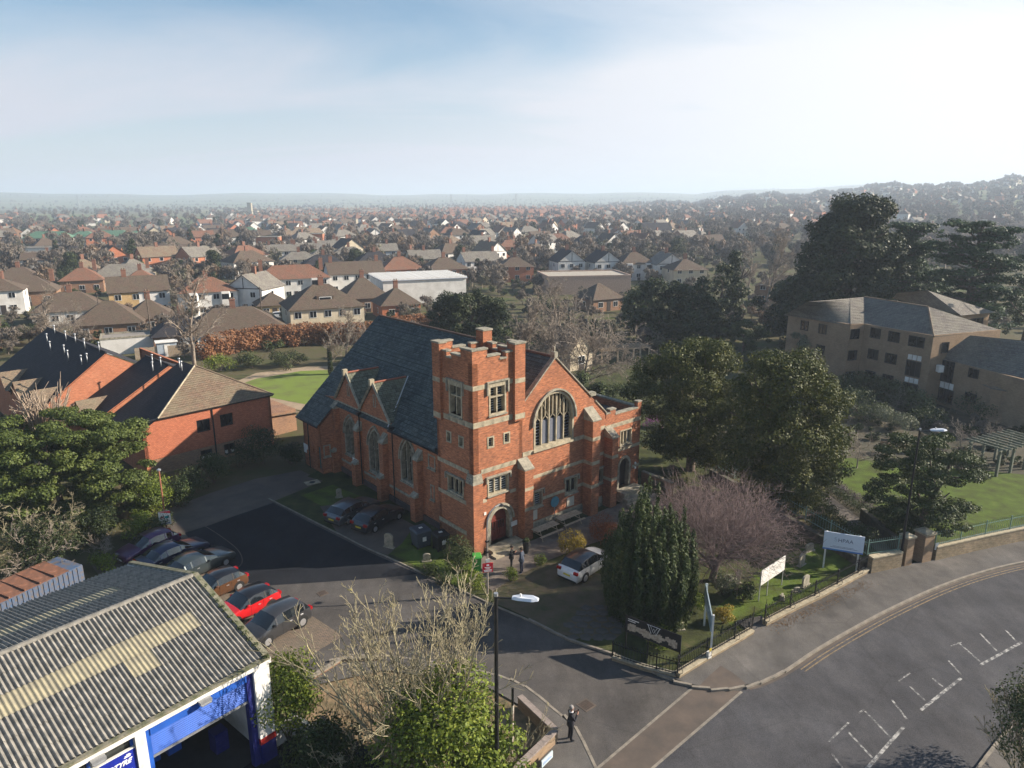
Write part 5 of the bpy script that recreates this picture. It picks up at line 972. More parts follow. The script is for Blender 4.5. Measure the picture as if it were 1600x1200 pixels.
for p,q in (((.75,-.25,5.24),AP),((11.8,-.25,5.24),AP)): MB().tube([p,(q[0],q[1],q[2]+.04)],.09,5).build('hip_tiles',M_STONE if p[0]<5 else M_TILEM,lt)
def tblock(y0,y1,xr,zr,fx,fz,rx,rz_,brk):
    mb=MB(); mb.add([(fx,y0,fz),(xr,y0,zr),(xr,y1,zr),(fx,y1,fz)],[(0,1,2,3)[::-1]][::1]); mb.add([(rx,y0,rz_),(rx,y1,rz_),(xr,y1,zr),(xr,y0,zr)],[(0,1,2,3)]); 
    mb.add([(fx,y0,fz-.15),(xr,y0,zr-.15),(xr,y1,zr-.15),(fx,y1,fz-.15)],[(0,1,2,3)]); mb.build('roof',M_TILED,lt)
    F_=Face((fx+.4,y0+.1),(rx-.3,y0+.1)); k=rx-.3-fx-.4; s_=(zr-fz)/(xr-fx); mb=MB(); wall(mb,F_,[(0,-.6),(k,-.6),(k,rz_-.1),(xr-fx-.4,zr-.06),(0,fz+.4*s_-.06)],[],.3); mb.build('gable_wall',M_BRICK2,lt)
    mb=MB(); wall(mb,Face((fx+.4,y1),(fx+.4,y0)),[(0,-.6),(y1-y0,-.6),(y1-y0,fz),(0,fz)],[],.3); mb.build('brick_wall',M_BRICK2,lt)
    MB().tube([(xr,y0,zr+.02),(xr,y1,zr+.02)],.1,6).build('ridge_tiles',M_TILED,lt)
    for q in range(int((y1-y0)/3.3)+1): MB().box(fx+1.2,xr-.6,y0+q*3.3+2.2,y0+q*3.3+2.32,0,.01) if 0 else None
tblock(7.2,13.4,5.0,8.15,-2.2,4.0,11.8,4.9,1)
tblock(13.4,34,1.35,9.05,-5.2,4.3,8.3,5.0,1)
def xgable(xf,yc,zr,hw,xi,s_,zb):   # cross gable ridge from xi (on the main slope) to xf
    mb=MB(); mb.add([(xf,yc-hw,zb),(xf+.0,yc,zr),(xi,yc,zr),(xi-(zr-zb)/s_*1.0,yc-hw,zb)],[(0,3,2,1)]); mb.add([(xf,yc+hw,zb),(xf,yc,zr),(xi,yc,zr),(xi-(zr-zb)/s_,yc+hw,zb)],[(0,1,2,3)]); mb.build('dormer_roof',M_TILEM,lt)  # sunlit cross gables coloured paler than the shaded main slope
    MB().add([(xf+.15,yc-hw,zb),(xf+.15,yc,zr-.05),(xf+.15,yc+hw,zb)],[(0,1,2)]).build('gable_wall',M_BRICK2,lt)
xgable(-5.6,20.2,6.1,1.9,-2.9,.72,4.4); xgable(-5.2,14.9,6.1,1.9,-2.85,.72,4.4); xgable(-2.9,9.8,5.6,1.9,-.1,.58,4.0); xgable(-5.6,26.0,6.1,1.9,-2.9,.72,4.4)
me=MB().cyl(0,0,-.4,.6,.055,7).lathe([(.055,.6),(.12,.65),(.12,.75),(.04,.8)],8); me=me.mesh('vent_pipe',M_STEEL,True)
for x,y,z in ((5.3,5.0,8.1),(5.5,6.0,8.2),(3.9,8.6,7.7),(4.6,8.3,8.1),(4.5,10.2,8.1),(-.4,15.5,8.0),(0,15.0,8.2),(1.2,14.9,9.2),(-.6,19.2,8.0),(.9,18.5,9.1),(-.3,21.5,8.2),(1.1,22.3,9.1),(-.5,26,8.0),(.9,25,9.1),(0,29,8.4),(1.1,30,9.1)): link('vent_pipe',me,lt,(x,y,z))
# lean-to at the right end and low far roofs
mb=MB().box(11.6,15.5,2.5,7.5,-.6,2.4); mb.build('store_wall',M_PLUMB,lt); mb=MB().add([(11.5,2.2,2.3),(15.9,2.2,2.0),(15.9,7.8,2.0),(11.5,7.8,3.9)],[(0,1,2,3)]); mb.build('store_roof',M_TILEM,lt)
# second terrace at the far left
X,Y=G(12,600); t=thing('brown_roofed_house','large brown tiled roof with one skylight at the left edge beyond the dark terrace','building',(X-27,Y+22,0),R(35))
mb=MB().box(-9,9,-5,5,-.5,4.6); mb.build('wall',M_PLUMB,t); mb=MB(); mb.add([(-9.5,-5.6,4.3),(9.5,-5.6,4.3),(9.5,0,8.4),(-9.5,0,8.4),(-9.5,5.6,4.3),(9.5,5.6,4.3)],[(0,1,2,3),(3,2,5,4)]); mb.build('roof',M_TILEB,t)
MB().box(2,3.2,-3.5,-2.3,6.05,6.35).build('skylight',mat('skylight_glass',(0.35,0.4,0.45),.2),t)
# ---------------------------------------------------------------- buff institutional building at the right
def g3(u,v,z): x,y=G(u,v,z); return (x,y,z)
EZ3=8.5; E=[G(1232,489.5,EZ3),G(1329,507,EZ3),G(1351,506,EZ3),G(1459,524.5,EZ3),G(1564,515.5,EZ3)]
bx,by=E[3]
def rel(p): return (p[0]-bx,p[1]-by)+((p[2],) if len(p)>2 else ())
rb=thing('care_home_building','three-storey buff brick building with grey hipped roofs among the trees at the right','building',(bx,by,0))
E_=[rel(p) for p in E]; FR=[Face(E_[i],E_[i+1]) for i in range(4)]
def fpx(F_,u,v,ox,oy):
    x=(u-800)/FPX; y=(v-600)/FPX; d=y*_c+_s; f=_c-y*_s; P0x=F_.P0.x+ox; P0y=F_.P0.y+oy; dx,dy=F_.t.x,F_.t.y
    det=-x*dy+dx*f; t_=(-P0x*dy+dx*P0y)/det; return (x*P0y-f*P0x)/det, CAM_H-d*t_
def bwin(F_,root,s0,s1,z0,z1,cols=2,m=None,panel=0):
    w_=MB(); fbox(w_,F_,s0,s1,z0,z1,0,.02); w_=w_.build('window',M_GLASS,root)
    for k in range(cols+1): s=s0+(s1-s0)*k/cols; mb=MB(); fbox(mb,F_,s-.05,s+.05,z0,z1,.02,.08); mb.build('frame',m or M_BLACK,w_)
    for z in (z0,z1-.08): mb=MB(); fbox(mb,F_,s0+.05,s1-.05,z,z+.08,.02,.075); mb.build('frame',m or M_BLACK,w_)
    return w_
holes={3:[(485,215,520,258),(560,230,600,272),(645,248,702,300),(475,303,510,345),(547,320,587,362),(463,392,497,437),(535,408,572,450)],1:[(398,380,425,425)],0:[(335,205,365,240)]}
for i,F_ in enumerate(FR):
    mb=MB(); wall(mb,F_,[(0,-1),(F_.L,-1),(F_.L,EZ3),(0,EZ3)],[],.3); mb.build('brick_wall',M_BUFF,rb)
def z8(x,y): return (1180+x/2.667,430+y/2.667)
F3=FR[2]
for (x0,y0,x1,y1) in holes[3]:
    s0,za=fpx(F3,*z8(x0,y0),bx,by); s1,_z=fpx(F3,*z8(x1,y1),bx,by); bwin(F3,rb,s0,s1,za-1.35,za-.05,2)
s0,z0=fpx(F3,*z8(630,380),bx,by); s1,_z=fpx(F3,*z8(690,380),bx,by)
for z in (.4,3.2): bwin(F3,rb,s0,s1,z,z+1.9,3)
for z in (2.4,5.2): 
    for k in range(3): mb=MB(); fbox(mb,F3,s0+k*(s1-s0)/3+.05,s0+(k+1)*(s1-s0)/3-.05,z,z+.6,0,.05); mb.build('white_panel',M_WHITE,rb)
for F_,c_ in ((FR[1],.8),(FR[0],6.0),(FR[0],3.0)):
    for z in (1.0,3.8,6.6):
        if c_<F_.L: bwin(F_,rb,max(.1,c_-.6),min(F_.L-.1,c_+.6),z,z+1.3,2)
bwin(FR[3],rb,1.6,2.6,6.3,7.6,1)
rz11=11.0; T=lambda *a: rel(g3(*a))
mb=MB(); P=[T(1225,492,8.35),T(1329,508.5,8.35),T(1329,466,rz11),T(1262,471.5,rz11)]; roof_slope(rb,'roof',P,M_TILEG,.4)
roof_slope(rb,'roof',[T(1329,508.5,8.35),T(1351,507.5,8.35),T(1351,464,rz11),T(1328,466,rz11)],M_TILEG,.4)
roof_slope(rb,'roof',[T(1351,507.5,8.35),T(1459,526.5,8.35),T(1450,479.5,rz11),T(1351,464,rz11)],M_TILEG,.4)
roof_slope(rb,'roof',[T(1459,526.5,8.35),T(1566,517,8.35),T(1452,479.7,rz11),T(1450,479.5,rz11)],M_TILEG,.4)
mb=MB(); a_=T(1566,517,8.35); b_=T(1450,479.5,rz11); c_=T(1351,464,rz11); d_=T(1262,471.5,rz11)
far_=[(c_[0]+12,c_[1]+6,8.4),(d_[0]+10,d_[1]+8,8.4)]; mb.add([a_,far_[0],c_,b_],[(0,1,2,3)]); mb.add([far_[0],far_[1],d_,c_],[(0,1,2,3)]); mb.build('roof',M_TILEG,rb)
MB().tube([b_,c_],.14,5).build('ridge_tiles',M_TILEM,rb); MB().tube([T(1459,526,8.5),b_],.12,5).build('hip_tiles',M_TILEM,rb)
# rear block
q=[T(1401,458,12),T(1450,454,12.2),T(1556,488,9.4),T(1502,493,9.4),T(1395,466,10.6)]
mb=MB(); mb.add([q[0],q[4],q[3],q[1]],[(0,1,2,3)]); mb.add([q[1],q[3],q[2]],[(0,1,2)]); mb.build('roof',M_TILEG,rb)
F_=Face((q[3][0],q[3][1]+.3),(q[2][0]-.8,q[2][1])); mb=MB(); wall(mb,F_,[(0,-1),(F_.L,-1),(F_.L,9.3),(0,9.3)],[],.3,back=True); mb.build('brick_wall',M_BUFF,rb); bwin(F_,rb,.6,F_.L-1.2,7.3,8.8,3)
MB().box(-.3,.3,-.3,.3,4.2,5.0).build('white_tank',M_WHITE,rb); COL.objects[-1].location=(1.2,-.2,0)
# lower wing
LZ=5.5; l=[G(1467,560,LZ),G(1555,582,LZ),G(1640,603,LZ)]
lw_=thing('low_brick_wing','lower two-storey buff brick wing with a grey roof at the right edge','building',(l[0][0],l[0][1],0)); lx,ly=l[0]
rl=lambda p:(p[0]-lx,p[1]-ly)+((p[2],) if len(p)>2 else ())
F1=Face(rl(l[0]),rl(l[2])); mb=MB(); wall(mb,F1,[(0,-1),(F1.L,-1),(F1.L,LZ),(0,LZ)],[],.3); F0=Face((rl(l[0])[0]-4,rl(l[0])[1]+9),rl(l[0])); wall(mb,F0,[(0,-1),(F0.L,-1),(F0.L,LZ),(0,LZ)],[],.3); mb.build('brick_wall',M_BUFF,lw_)
for a_ in ((778,350,835,440),(770,465,830,525),(895,385,935,425),(880,485,925,522)):
    s0,za=fpx(F1,*z8(a_[0],a_[1]),lx,ly); s1,_z=fpx(F1,*z8(a_[2],a_[1]),lx,ly); _q,zb=fpx(F1,*z8(a_[0],a_[3]),lx,ly); bwin(F1,lw_,s0,s1,zb,za,3 if a_[0]<800 else 2)
s0,za=fpx(F1,*z8(772,440),lx,ly); s1,_z=fpx(F1,*z8(832,440),lx,ly)
for k in range(3): mb=MB(); fbox(mb,F1,s0+k*(s1-s0)/3+.06,s0+(k+1)*(s1-s0)/3-.06,za-.75,za,0,.05); mb.build('white_panel',M_WHITE,lw_)
TR=lambda *a: rl(g3(*a)); roof_slope(lw_,'roof',[TR(1463,561.5,5.3),TR(1640,605,5.3),TR(1680,540,8.6),TR(1516,524,8.6)],M_TILEG,.4)
F5=Face(rl(G(1515,590,3.9)),rl(G(1551,606,3.9))); F6=Face(rl(G(1551,606,3.9)),rl(G(1640,618,3.9))); mb=MB()
for F_ in (F5,F6): wall(mb,F_,[(0,-1),(F_.L,-1),(F_.L,3.9),(0,3.9)],[],.3)
mb.build('brick_wall',M_BUFF,lw_); roof_slope(lw_,'roof',[TR(1510,590,3.8),TR(1551,608,3.8),TR(1660,570,5.6),TR(1600,565,5.6)],M_TILEG,.4); roof_slope(lw_,'roof',[TR(1551,608,3.8),TR(1640,622,3.8),TR(1680,580,5.6),TR(1655,571,5.6)],M_TILEG,.4)
bwin(F6,lw_,1.2,2.4,.4,1.6,2)
# ---------------------------------------------------------------- garage with corrugated roof
ZE=5.0; c0=G(408,1029,ZE); c1=G(95,1197,ZE); gd=Vector((c0[0]-c1[0],c0[1]-c1[1])).normalized()   # along the front, towards the right corner
ga=math.atan2(gd.y,gd.x); gr=thing('garage_workshop','tyre garage with a grey corrugated roof, yellow rooflights, blue shutter and white posts','garage',(c0[0],c0[1],0),ga)
# local x: 0 at right corner, negative to the left; local y: inwards
rp=G(279,910,6.9); v_=Vector((rp[0]-c0[0],rp[1]-c0[1])); ry=v_.x*-gd.y+v_.y*gd.x; rx_=v_.x*gd.x+v_.y*gd.y
bp_=G(206,877,5.0); v2=Vector((bp_[0]-c0[0],bp_[1]-c0[1])); by_=v2.x*-gd.y+v2.y*gd.x; bxr=v2.x*gd.x+v2.y*gd.y
RZ6=6.9; LEN=22.0
M_CORR=mat('corrugated_cement',(0.26,0.245,0.215),.9,col2=(0.12,0.115,0.10),scale=2.2,bump=.7,bscale=9,detail=12,contrast=(.32,.62),col3=(.36,.34,.29),coord='Generated' if 0 else 'Object')
M_CORRY=mat('yellowed_rooflight',(0.36,0.32,0.21),.8,col2=(0.22,0.20,0.15),scale=1.6,bump=.3,bscale=12,detail=10)
sw=1.1; nc=6; pit=sw/nc
def corr_mesh(L_,m,amp=.042):
    mb=MB(); V=[];F_=[]; n=nc*6
    for j,(yy,zz) in enumerate(((0,0.0),(L_,0.0))):
        for i in range(n+1): x=-sw*i/n; V.append((x,yy,amp*math.cos(2*math.pi*i/6)+(.012 if j==0 else 0)))
    for i in range(n): F_.append((i+1,i,n+1+i,n+2+i))
    mb.add(V,F_); return mb.mesh('roof_sheet',m)
def roofside(ye,ze,yr,zr,rows,rl_rows,xoff0,xoff1,flip):
    L_=math.hypot(yr-ye,zr-ze); rowL=L_/rows; ang=math.atan2(zr-ze,abs(yr-ye)); me=corr_mesh(rowL+.06,M_CORR); my=corr_mesh(rowL+.06,M_CORRY,.022)
    ncol=int(LEN/sw)
    for r_ in range(rows):
        f=r_/rows; x0=xoff0+(xoff1-xoff0)*f
        for c in range(ncol):
            isy=rl_rows(r_,c); o=link('roof_sheet',my if isy else me,gr)
            if isy: o['label']='yellowed translucent roof sheet'
            y=ye+(yr-ye)*f; z=ze+(zr-ze)*f+.012*r_+(c%2)*.004
            if not flip: o.location=(x0*0-c*sw+0.0,y,z); o.rotation_euler=(ang,0,0)
            else: o.location=(-c*sw-sw,y,z); o.rotation_euler=(ang,0,math.pi)
random.seed(3)
roofside(-.15,ZE+.15,ry,RZ6,6,lambda r_,c: (r_==3 and c>0) or (r_==2 and c in (3,)),0,0,False)
roofside(by_,ZE-.1,ry,RZ6,6,lambda r_,c: (r_==3 and c>1),0,0,True)
M_MOSS=mat('mossy_fascia',(0.22,0.20,0.15),.95,col2=(0.09,0.10,0.05),scale=4,bump=.6,bscale=14)
me=MB().tube([(0,0,0),(-1.0,0,0)],.12,6).mesh('ridge_capping',M_CORR)
for c in range(int(LEN)): link('ridge_capping',me,gr,(-c*1.0,ry,RZ6+.05))
mb=MB(); 
for (ya,za),(yb,zb) in (((-.2,ZE+.12),(ry,RZ6)),((ry,RZ6),(by_,ZE-.1))): mb.add([(.0,ya,za-.25),(.25,ya,za-.25),(.25,ya,za+.13),(0,ya,za+.13),(.0,yb,zb-.25),(.25,yb,zb-.25),(.25,yb,zb+.13),(0,yb,zb+.13)],[(0,1,2,3),(1,5,6,2),(3,2,6,7),(0,3,7,4),(4,7,6,5)])
mb.build('barge_board',M_MOSS,gr)
MB().box(-LEN,.22,-.36,-.16,ZE+.04,ZE+.14).build('gutter',M_MOSS,gr); MB().box(-LEN,.3,-.26,-.17,ZE-.22,ZE+.04).build('fascia',M_WHITE,gr)
mc=[(0.08,-.2+(ry+.2)*f+rng.normal(0,.05),ZE+.2+(RZ6-ZE-.15)*f,.16,.22,.07) for f in np.linspace(0,1,16)]
link('moss',leaf_cloud('moss',5,mc,2600,.05,L_SHRUB,shell=.3),gr,kind='stuff')
# walls
mb=MB(); wall(mb,Face((0.1,0),(0.1,by_)),[(0,-.3),(by_,-.3),(by_,ZE-.1),(ry,RZ6-.1),(0,ZE+.05)],[],.2,back=True); wall(mb,Face((0,by_),(-LEN,by_)),[(0,-.3),(LEN,-.3),(LEN,ZE-.2),(0,ZE-.2)],[],.2,back=True); mb.build('side_wall',M_WHITE,gr)
M_BLUE=mat('shutter_blue',(0.022,0.105,0.46),.5,col2=(0.018,0.075,0.34),scale=1.1,contrast=(.3,.6)); M_NAVY=mat('navy_paint',(0.02,0.025,0.16),.5); M_RED=mat('red_paint',(0.45,0.03,0.025),.5)
pw=.62
for x in (-.0-pw,):
    MB().box(-pw+.1,.2,-.22,.25,1.35,ZE-.225).build('post',M_WHITE,gr); MB().box(-pw+.1,.21,-.23,.25,1.05,1.35).build('post_band',M_RED,gr); MB().box(-pw+.1,.2,-.22,.25,-.2,1.05).build('post',M_NAVY,gr)
    MB().box(-pw-.2,-pw+.09,-.1,.2,-.2,ZE-.225).build('door_guide',M_NAVY,gr)
vD=Vector((G(222,1130,ZE)[0]-c0[0],G(222,1130,ZE)[1]-c0[1])); xp=vD.dot(gd)  # second post
MB().box(xp-.38,xp,-.22,.2,-.2,ZE-.225).build('post',M_WHITE,gr)
MB().box(xp+.01,xp+.2,-.1,.2,-.2,ZE-.225).build('door_guide',M_BLUE,gr)
MB().box(xp+.2,-pw-.2,-.14,.15,ZE-.62,ZE-.225).build('shutter_box',M_BLUE,gr)
sh=MB().box(xp+.2,-pw-.2,-.01,.02,3.4,ZE-.62).build('shutter',M_BLUE,gr); me=MB().add([(xp+.21,-.01,0),(-pw-.21,-.01,0),(-pw-.21,-.045,.035),(xp+.21,-.045,.035),(xp+.21,-.01,.085),(-pw-.21,-.01,.085)],[(0,1,2,3),(3,2,5,4)]).mesh('slat',M_BLUE)
for k in range(10): link('slat',me,sh,(0,0,3.42+k*.092))
MB().box(xp+.2,-pw-.2,-.05,.03,3.3,3.4).build('bottom_rail',M_STEEL,sh)
for x in (-pw-2.1,xp-1.7): MB().box(x-.24,x+.24,-.5,-.26,ZE-.3,ZE-.18).box(x-.2,x+.2,-.53,-.3,ZE-.34,ZE-.3).build('floodlight',M_STEEL,gr)
# glazed bay with the blue sign left of the second post
x1=xp-.38; x0=x1-4.6
MB().box(x0,x1,.06,.1,-.2,ZE-.23).build('glazing',glassmat('garage_glass',(0.05,0.055,0.05),.15),gr)
for x in (x1-.06,x1-1.55,x1-3.0,x0): MB().box(x-.05,x+.05,-.02,.06,-.2,ZE-.23).build('mullion',M_BLUE,gr)
sg=MB().box(x0,x1-.02,-.13,-.03,3.1,4.25).build('sign_board',mat('sign_blue',(0.015,0.03,0.30),.4,col2=(0.012,0.02,0.24)),gr)
MB().box(x0,x1-.02,-.14,-.03,4.25,4.3).build('sign_trim',M_WHITE,gr)
def text(body,parent,loc,rot,size,m,name='lettering',shear=0,bold=0,align='CENTER',ext=.006):
    cu=bpy.data.curves.new(name,'FONT'); cu.body=body; cu.size=size; cu.align_x=align; cu.align_y='CENTER'; cu.extrude=ext; cu.shear=shear; cu.offset=bold
    tmp=bpy.data.objects.new(name,cu); COL.objects.link(tmp); dg=bpy.context.evaluated_depsgraph_get(); me=bpy.data.meshes.new_from_object(tmp.evaluated_get(dg)); bpy.data.objects.remove(tmp)
    me.materials.clear(); me.materials.append(m); o=link(name,me,parent); o.location=loc; o.rotation_euler=rot; return o
M_TXT=mat('sign_white',(0.8,0.8,0.8),.5,col2=(.75,.75,.75))
text('PROTYRE',sg,(x1-.80,-.14,3.84),(math.pi/2,0,0),.27,M_TXT,shear=.4,bold=.010); MB().box(x1-.5,x1-.2,-.136,-.13,3.36,3.46).build('print_line',M_TXT,sg)
lg=MB().box(-.12,.12,-.006,0,0,.035).box(-.09,.14,-.006,0,.05,.085).box(-.03,.1,-.006,0,.1,.13).build('emblem',M_TXT,sg); lg.location=(x1-.32,-.134,4.02)
# dim interior
MB().box(-LEN,0,.2,by_-.2,-.05,.01).build('floor',mat('workshop_floor',(0.05,0.05,0.05),.7),gr)
MB().box(xp-1,-.6,5.2,5.35,0,4.6).build('back_partition',mat('workshop_wall',(0.14,0.14,0.15),.8),gr)
for x,y,h_,m_ in ((-2.6,3.8,1.9,M_BLUE),(-3.5,3.9,1.7,M_BLUE),(-1.2,2.2,1.0,M_NAVY),(-5.6,3.5,1.3,M_STEEL)):
    t_=MB().box(-.3,.3,-.3,.3,0,h_); 
    for k in range(4): t_.box(-.28,.28,-.33,-.3,.1+k*h_*.22,.08+(k+.8)*h_*.22)
    t_.build('tool_cabinet',m_,gr).location=(x,y,.01)
# white yard wall and pit at the garage corner
wx,wy=G(419,1178); t=thing('yard_wall','low white painted yard wall at the corner of the blue garage','wall',(wx,wy,0),ga)
MB().box(.1,1.6,.0,.2,-.1,1.15).build('wall_panel',M_WHITE,t); MB().box(1.5,1.7,-3.2,.0,-.1,1.0).build('wall_panel',M_WHITE,t)
sheet('yard',[(c0[0]+gd.x*3-gd.y*-4,c0[1]+gd.y*3+gd.x*-4)]+[tuple(Vector(c0)+gd*3+Vector((-gd.y,gd.x))*.3),tuple(Vector(c0)-gd*24+Vector((-gd.y,gd.x))*.3),tuple(Vector(c0)-gd*24-Vector((-gd.y,gd.x))*9),tuple(Vector(c0)+gd*3-Vector((-gd.y,gd.x))*9)][0:4],0.06,M_ASPHD,world=True)
# rusty containers
M_RUST=mat('rusty_steel',(0.24,0.105,0.06),.85,col2=(0.12,0.065,0.045),scale=2.2,bump=.4,detail=12,col3=(.36,.28,.22)); M_CBLUE=mat('flaking_blue',(0.06,0.11,0.20),.7,col2=(0.13,0.11,0.10),scale=3,contrast=(.4,.6),detail=10)
def container(u,v,rz_,L_,label):
    X,Y=G(u,v); t=thing('shipping_container',label,'container',(X,Y,0),rz_); MB().box(0,L_,0,2.4,.1,1.75).build('body',M_CBLUE,t)
    rib=MB().box(0,.14,-.04,0,.15,1.7).mesh('side_rib',M_CBLUE); tp=MB().add([(0,0,1.77),(.86,0,1.77),(.86,2.4,1.85),(0,2.4,1.85),(0,0,1.73),(.86,0,1.73)],[(0,1,2,3),(4,5,1,0)]).mesh('roof_panel',M_RUST); rr=MB().box(-.04,.04,-.02,2.42,1.77,1.88).mesh('roof_rib',M_RUST)
    for k in range(int(L_/.3)): link('side_rib',rib,t,(k*.3+.05,0,0))
    for k in range(int(L_/.88)): link('roof_panel',tp,t,(k*.88,0,0)); link('roof_rib',rr,t,(k*.88,0,0))
    for k in range(2): MB().box(L_,L_+.05,.05+k*1.18,1.15+k*1.18,.15,1.65).build('door',M_CBLUE,t)
    return t
_a=G(0,985); _b=G(130,920)
container(-28,1003,math.atan2(_b[1]-_a[1],_b[0]-_a[0]),6.1,'rusty-roofed blue container nearest the parked purple car'); X,Y=G(-60,1005); container(-180,1012,math.atan2(_b[1]-_a[1],_b[0]-_a[0])+.02,5.4,'second rusty container at the left edge behind the garage roof')
# low wall at the bottom with coping stones, blue-white sign
def low_wall(label,pts,h,wd,m,mc,step=.6,z=0.1,coph=.09,cat='wall'):
    P=W2(pts,z); x0,y0=P[0]; t=thing('stone_wall',label,cat,(x0,y0,z))
    for i in range(len(P)-1):
        a,b_=Vector(P[i]),Vector(P[i+1]); d=(b_-a); L_=d.length; an=math.atan2(d.y,d.x)
        MB().box(0,L_,-wd/2,wd/2,-.2,h).build('wall_panel',m,t,loc=(a.x-x0,a.y-y0,0),rz=an)
        n=max(1,int(L_/step)); me=MB().box(.006,L_/n-.006,-wd/2-.04,wd/2+.04,h,h+coph).mesh('coping_stone',mc)
        for k in range(n): link('coping_stone',me,t,(a.x-x0+d.x*k/n,a.y-y0+d.y*k/n,0),an)
    return t
t=low_wall('low buff wall with pale coping round the sunken bed at the bottom, by the lone man',[(812,1104),(868,1158),(815,1210),(770,1262)],.55,.22,M_BUFF,mat('pink_coping',(0.34,0.28,0.25),.9,col2=(.2,.17,.15)))
X,Y=G(852,1183,.4); s_=thing('wall_sign','small pale blue-white sign fixed to the low buff wall at the bottom','sign',(X+.05,Y-.12,.25),math.atan2(G(868,1158)[1]-G(815,1210)[1],G(868,1158)[0]-G(815,1210)[0])); MB().box(-.4,.4,-.05,0,0,.34).build('board',mat('pale_blue_board',(0.55,0.64,0.66),.5,col2=(.45,.54,.57)),s_); MB().box(-.33,.33,-.056,-.05,.1,.12).box(-.33,.2,-.056,-.05,.18,.2).build('print',M_BLUE,s_)
low_wall('retaining brick edging of the bed below the foreground tree',[(484,1064),(533,1033),(590,1031)],.12,.16,M_PLUMB,M_KERB)
# boundary walls to the right
t=low_wall('rubble stone wall beside the gate pier, between black and green railings',[(1357,894),(1404,884)],1.05,.4,M_STONEW,M_STONE)
tw2=low_wall('long rubble stone wall with moulded coping and green railing at the right',[(1457,874),(1530,857),(1600,842),(1690,824),(1780,806)],.95,.4,M_STONEW,M_STONE)
t=low_wall('low stone kerb wall under the black railings from the corner to the gate',[(1058,1058),(1100,1032),(1174,989)],.18,.3,M_STONEW,M_STONE,.9,.1); t=low_wall('low stone kerb wall under the black railings from the gate to the rubble wall',[(1194,977),(1240,953),(1280,934),(1354,894)],.22,.3,M_STONEW,M_STONE,.9,.1); t=low_wall('low kerb wall under the corner railings facing the driveway',[(957,1029),(1005,1045),(1056,1058)],.14,.22,M_STONEW,M_STONED,.9,.05)
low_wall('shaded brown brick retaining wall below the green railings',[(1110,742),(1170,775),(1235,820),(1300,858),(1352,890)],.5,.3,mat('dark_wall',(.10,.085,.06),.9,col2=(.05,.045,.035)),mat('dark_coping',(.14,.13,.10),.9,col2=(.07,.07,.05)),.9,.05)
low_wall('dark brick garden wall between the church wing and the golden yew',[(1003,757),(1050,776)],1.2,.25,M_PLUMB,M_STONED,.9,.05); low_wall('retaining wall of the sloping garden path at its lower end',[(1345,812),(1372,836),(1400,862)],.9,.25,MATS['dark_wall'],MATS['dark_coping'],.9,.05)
for u,v,l,ww in ((1416,884,'left gate pier of pale brick beside the thin street lamp',.62),(1443,877,'right gate pier of pale brick at the end of the green railing wall',.85)):
    X,Y=G(u,v,.1); t=thing('gate_pier',l,'gate pier',(X,Y+.3,.1),.35); MB().box(-ww/2,ww/2,-ww/2,ww/2,-.1,2.0).build('shaft',M_BUFF,t); MB().box(-ww/2-.07,ww/2+.07,-ww/2-.07,ww/2+.07,2.0,2.12).build('cap_stone',M_STONE,t); MB().add([(-ww/2-.07,-ww/2-.07,2.12),(ww/2+.07,-ww/2-.07,2.12),(ww/2+.07,ww/2+.07,2.12),(-ww/2-.07,ww/2+.07,2.12),(0,0,2.3)],[(0,1,4),(1,2,4),(2,3,4),(3,0,4)]).build('cap_top',M_STONE,t)
X,Y=G(1459,858,.8); t=thing('post_notice','small white notice beside the right gate pier','notice',(X,Y-.25,.9),.35); MB().box(-.14,.14,-.02,.02,0,.5).build('board',M_WHITE,t)
# railings
M_GRN=mat('pale_green_paint',(0.20,0.30,0.25),.6,col2=(.12,.2,.17))
def railing(label,pts,h,m,z,step,rails=(.12,.9),brk=0,r=.013,spear=True,post=2.4,posth=1.08):
    P=W2(pts,.1); x0,y0=P[0]; t=thing('iron_railing',label,'railing',(x0,y0,z))
    pk=MB().cyl(0,0,.02,h,r,4); 
    if spear: pk.lathe([(r,h-.02),(r*2.3,h+.04),(.002,h+.13)],4)
    pk=pk.mesh('picket',m); po=MB().box(-.03,.03,-.03,.03,0,h*posth).lathe([(.05,h*posth),(.05,h*posth+.04),(.0,h*posth+.1)],6).mesh('post',m)
    bm_=MB().tube([(0,0,h*.75),(0,-.32,h*.35),(0,-.30,.12),(0,-.05,-.05),(0,-.02,.2),(0,-.2,.32),(0,-.22,.5),(0,-.02,.62)],.018,5).mesh('scroll_stay',m)
    for x,y,a in along(P,step): link('picket',pk,t,(x-x0,y-y0,0),a)
    for x,y,a in along(P,post):
        link('post',po,t,(x-x0,y-y0,0),a)
        if brk: link('scroll_stay',bm_,t,(x-x0,y-y0,0),a)
    for k in rails:
        mb=MB()
        for i in range(len(P)-1): 
            a,b_=P[i],P[i+1]; d=Vector((b_[0]-a[0],b_[1]-a[1])).normalized(); n=(-d.y*.016,d.x*.016); V=[(a[0]-x0-n[0],a[1]-y0-n[1],k*h-.02),(b_[0]-x0-n[0],b_[1]-y0-n[1],k*h-.02),(b_[0]-x0+n[0],b_[1]-y0+n[1],k*h-.02),(a[0]-x0+n[0],a[1]-y0+n[1],k*h-.02)]; V+=[(p[0],p[1],p[2]+.04) for p in V]
            mb.add(V,[(0,3,2,1),(4,5,6,7),(0,1,5,4),(1,2,6,5),(2,3,7,6),(3,0,4,7)])
        mb.build('rail',m,t)
    return t
railing('black iron railings with scrolled stays from the corner to the garden gate',[(1058,1058),(1100,1032),(1174,989)],.92,M_BLACK,.36,.15,brk=1)
railing('black iron railings with scrolled stays from the gate to the rubble wall',[(1194,977),(1240,953),(1280,934),(1354,894)],.92,M_BLACK,.40,.15,brk=1)
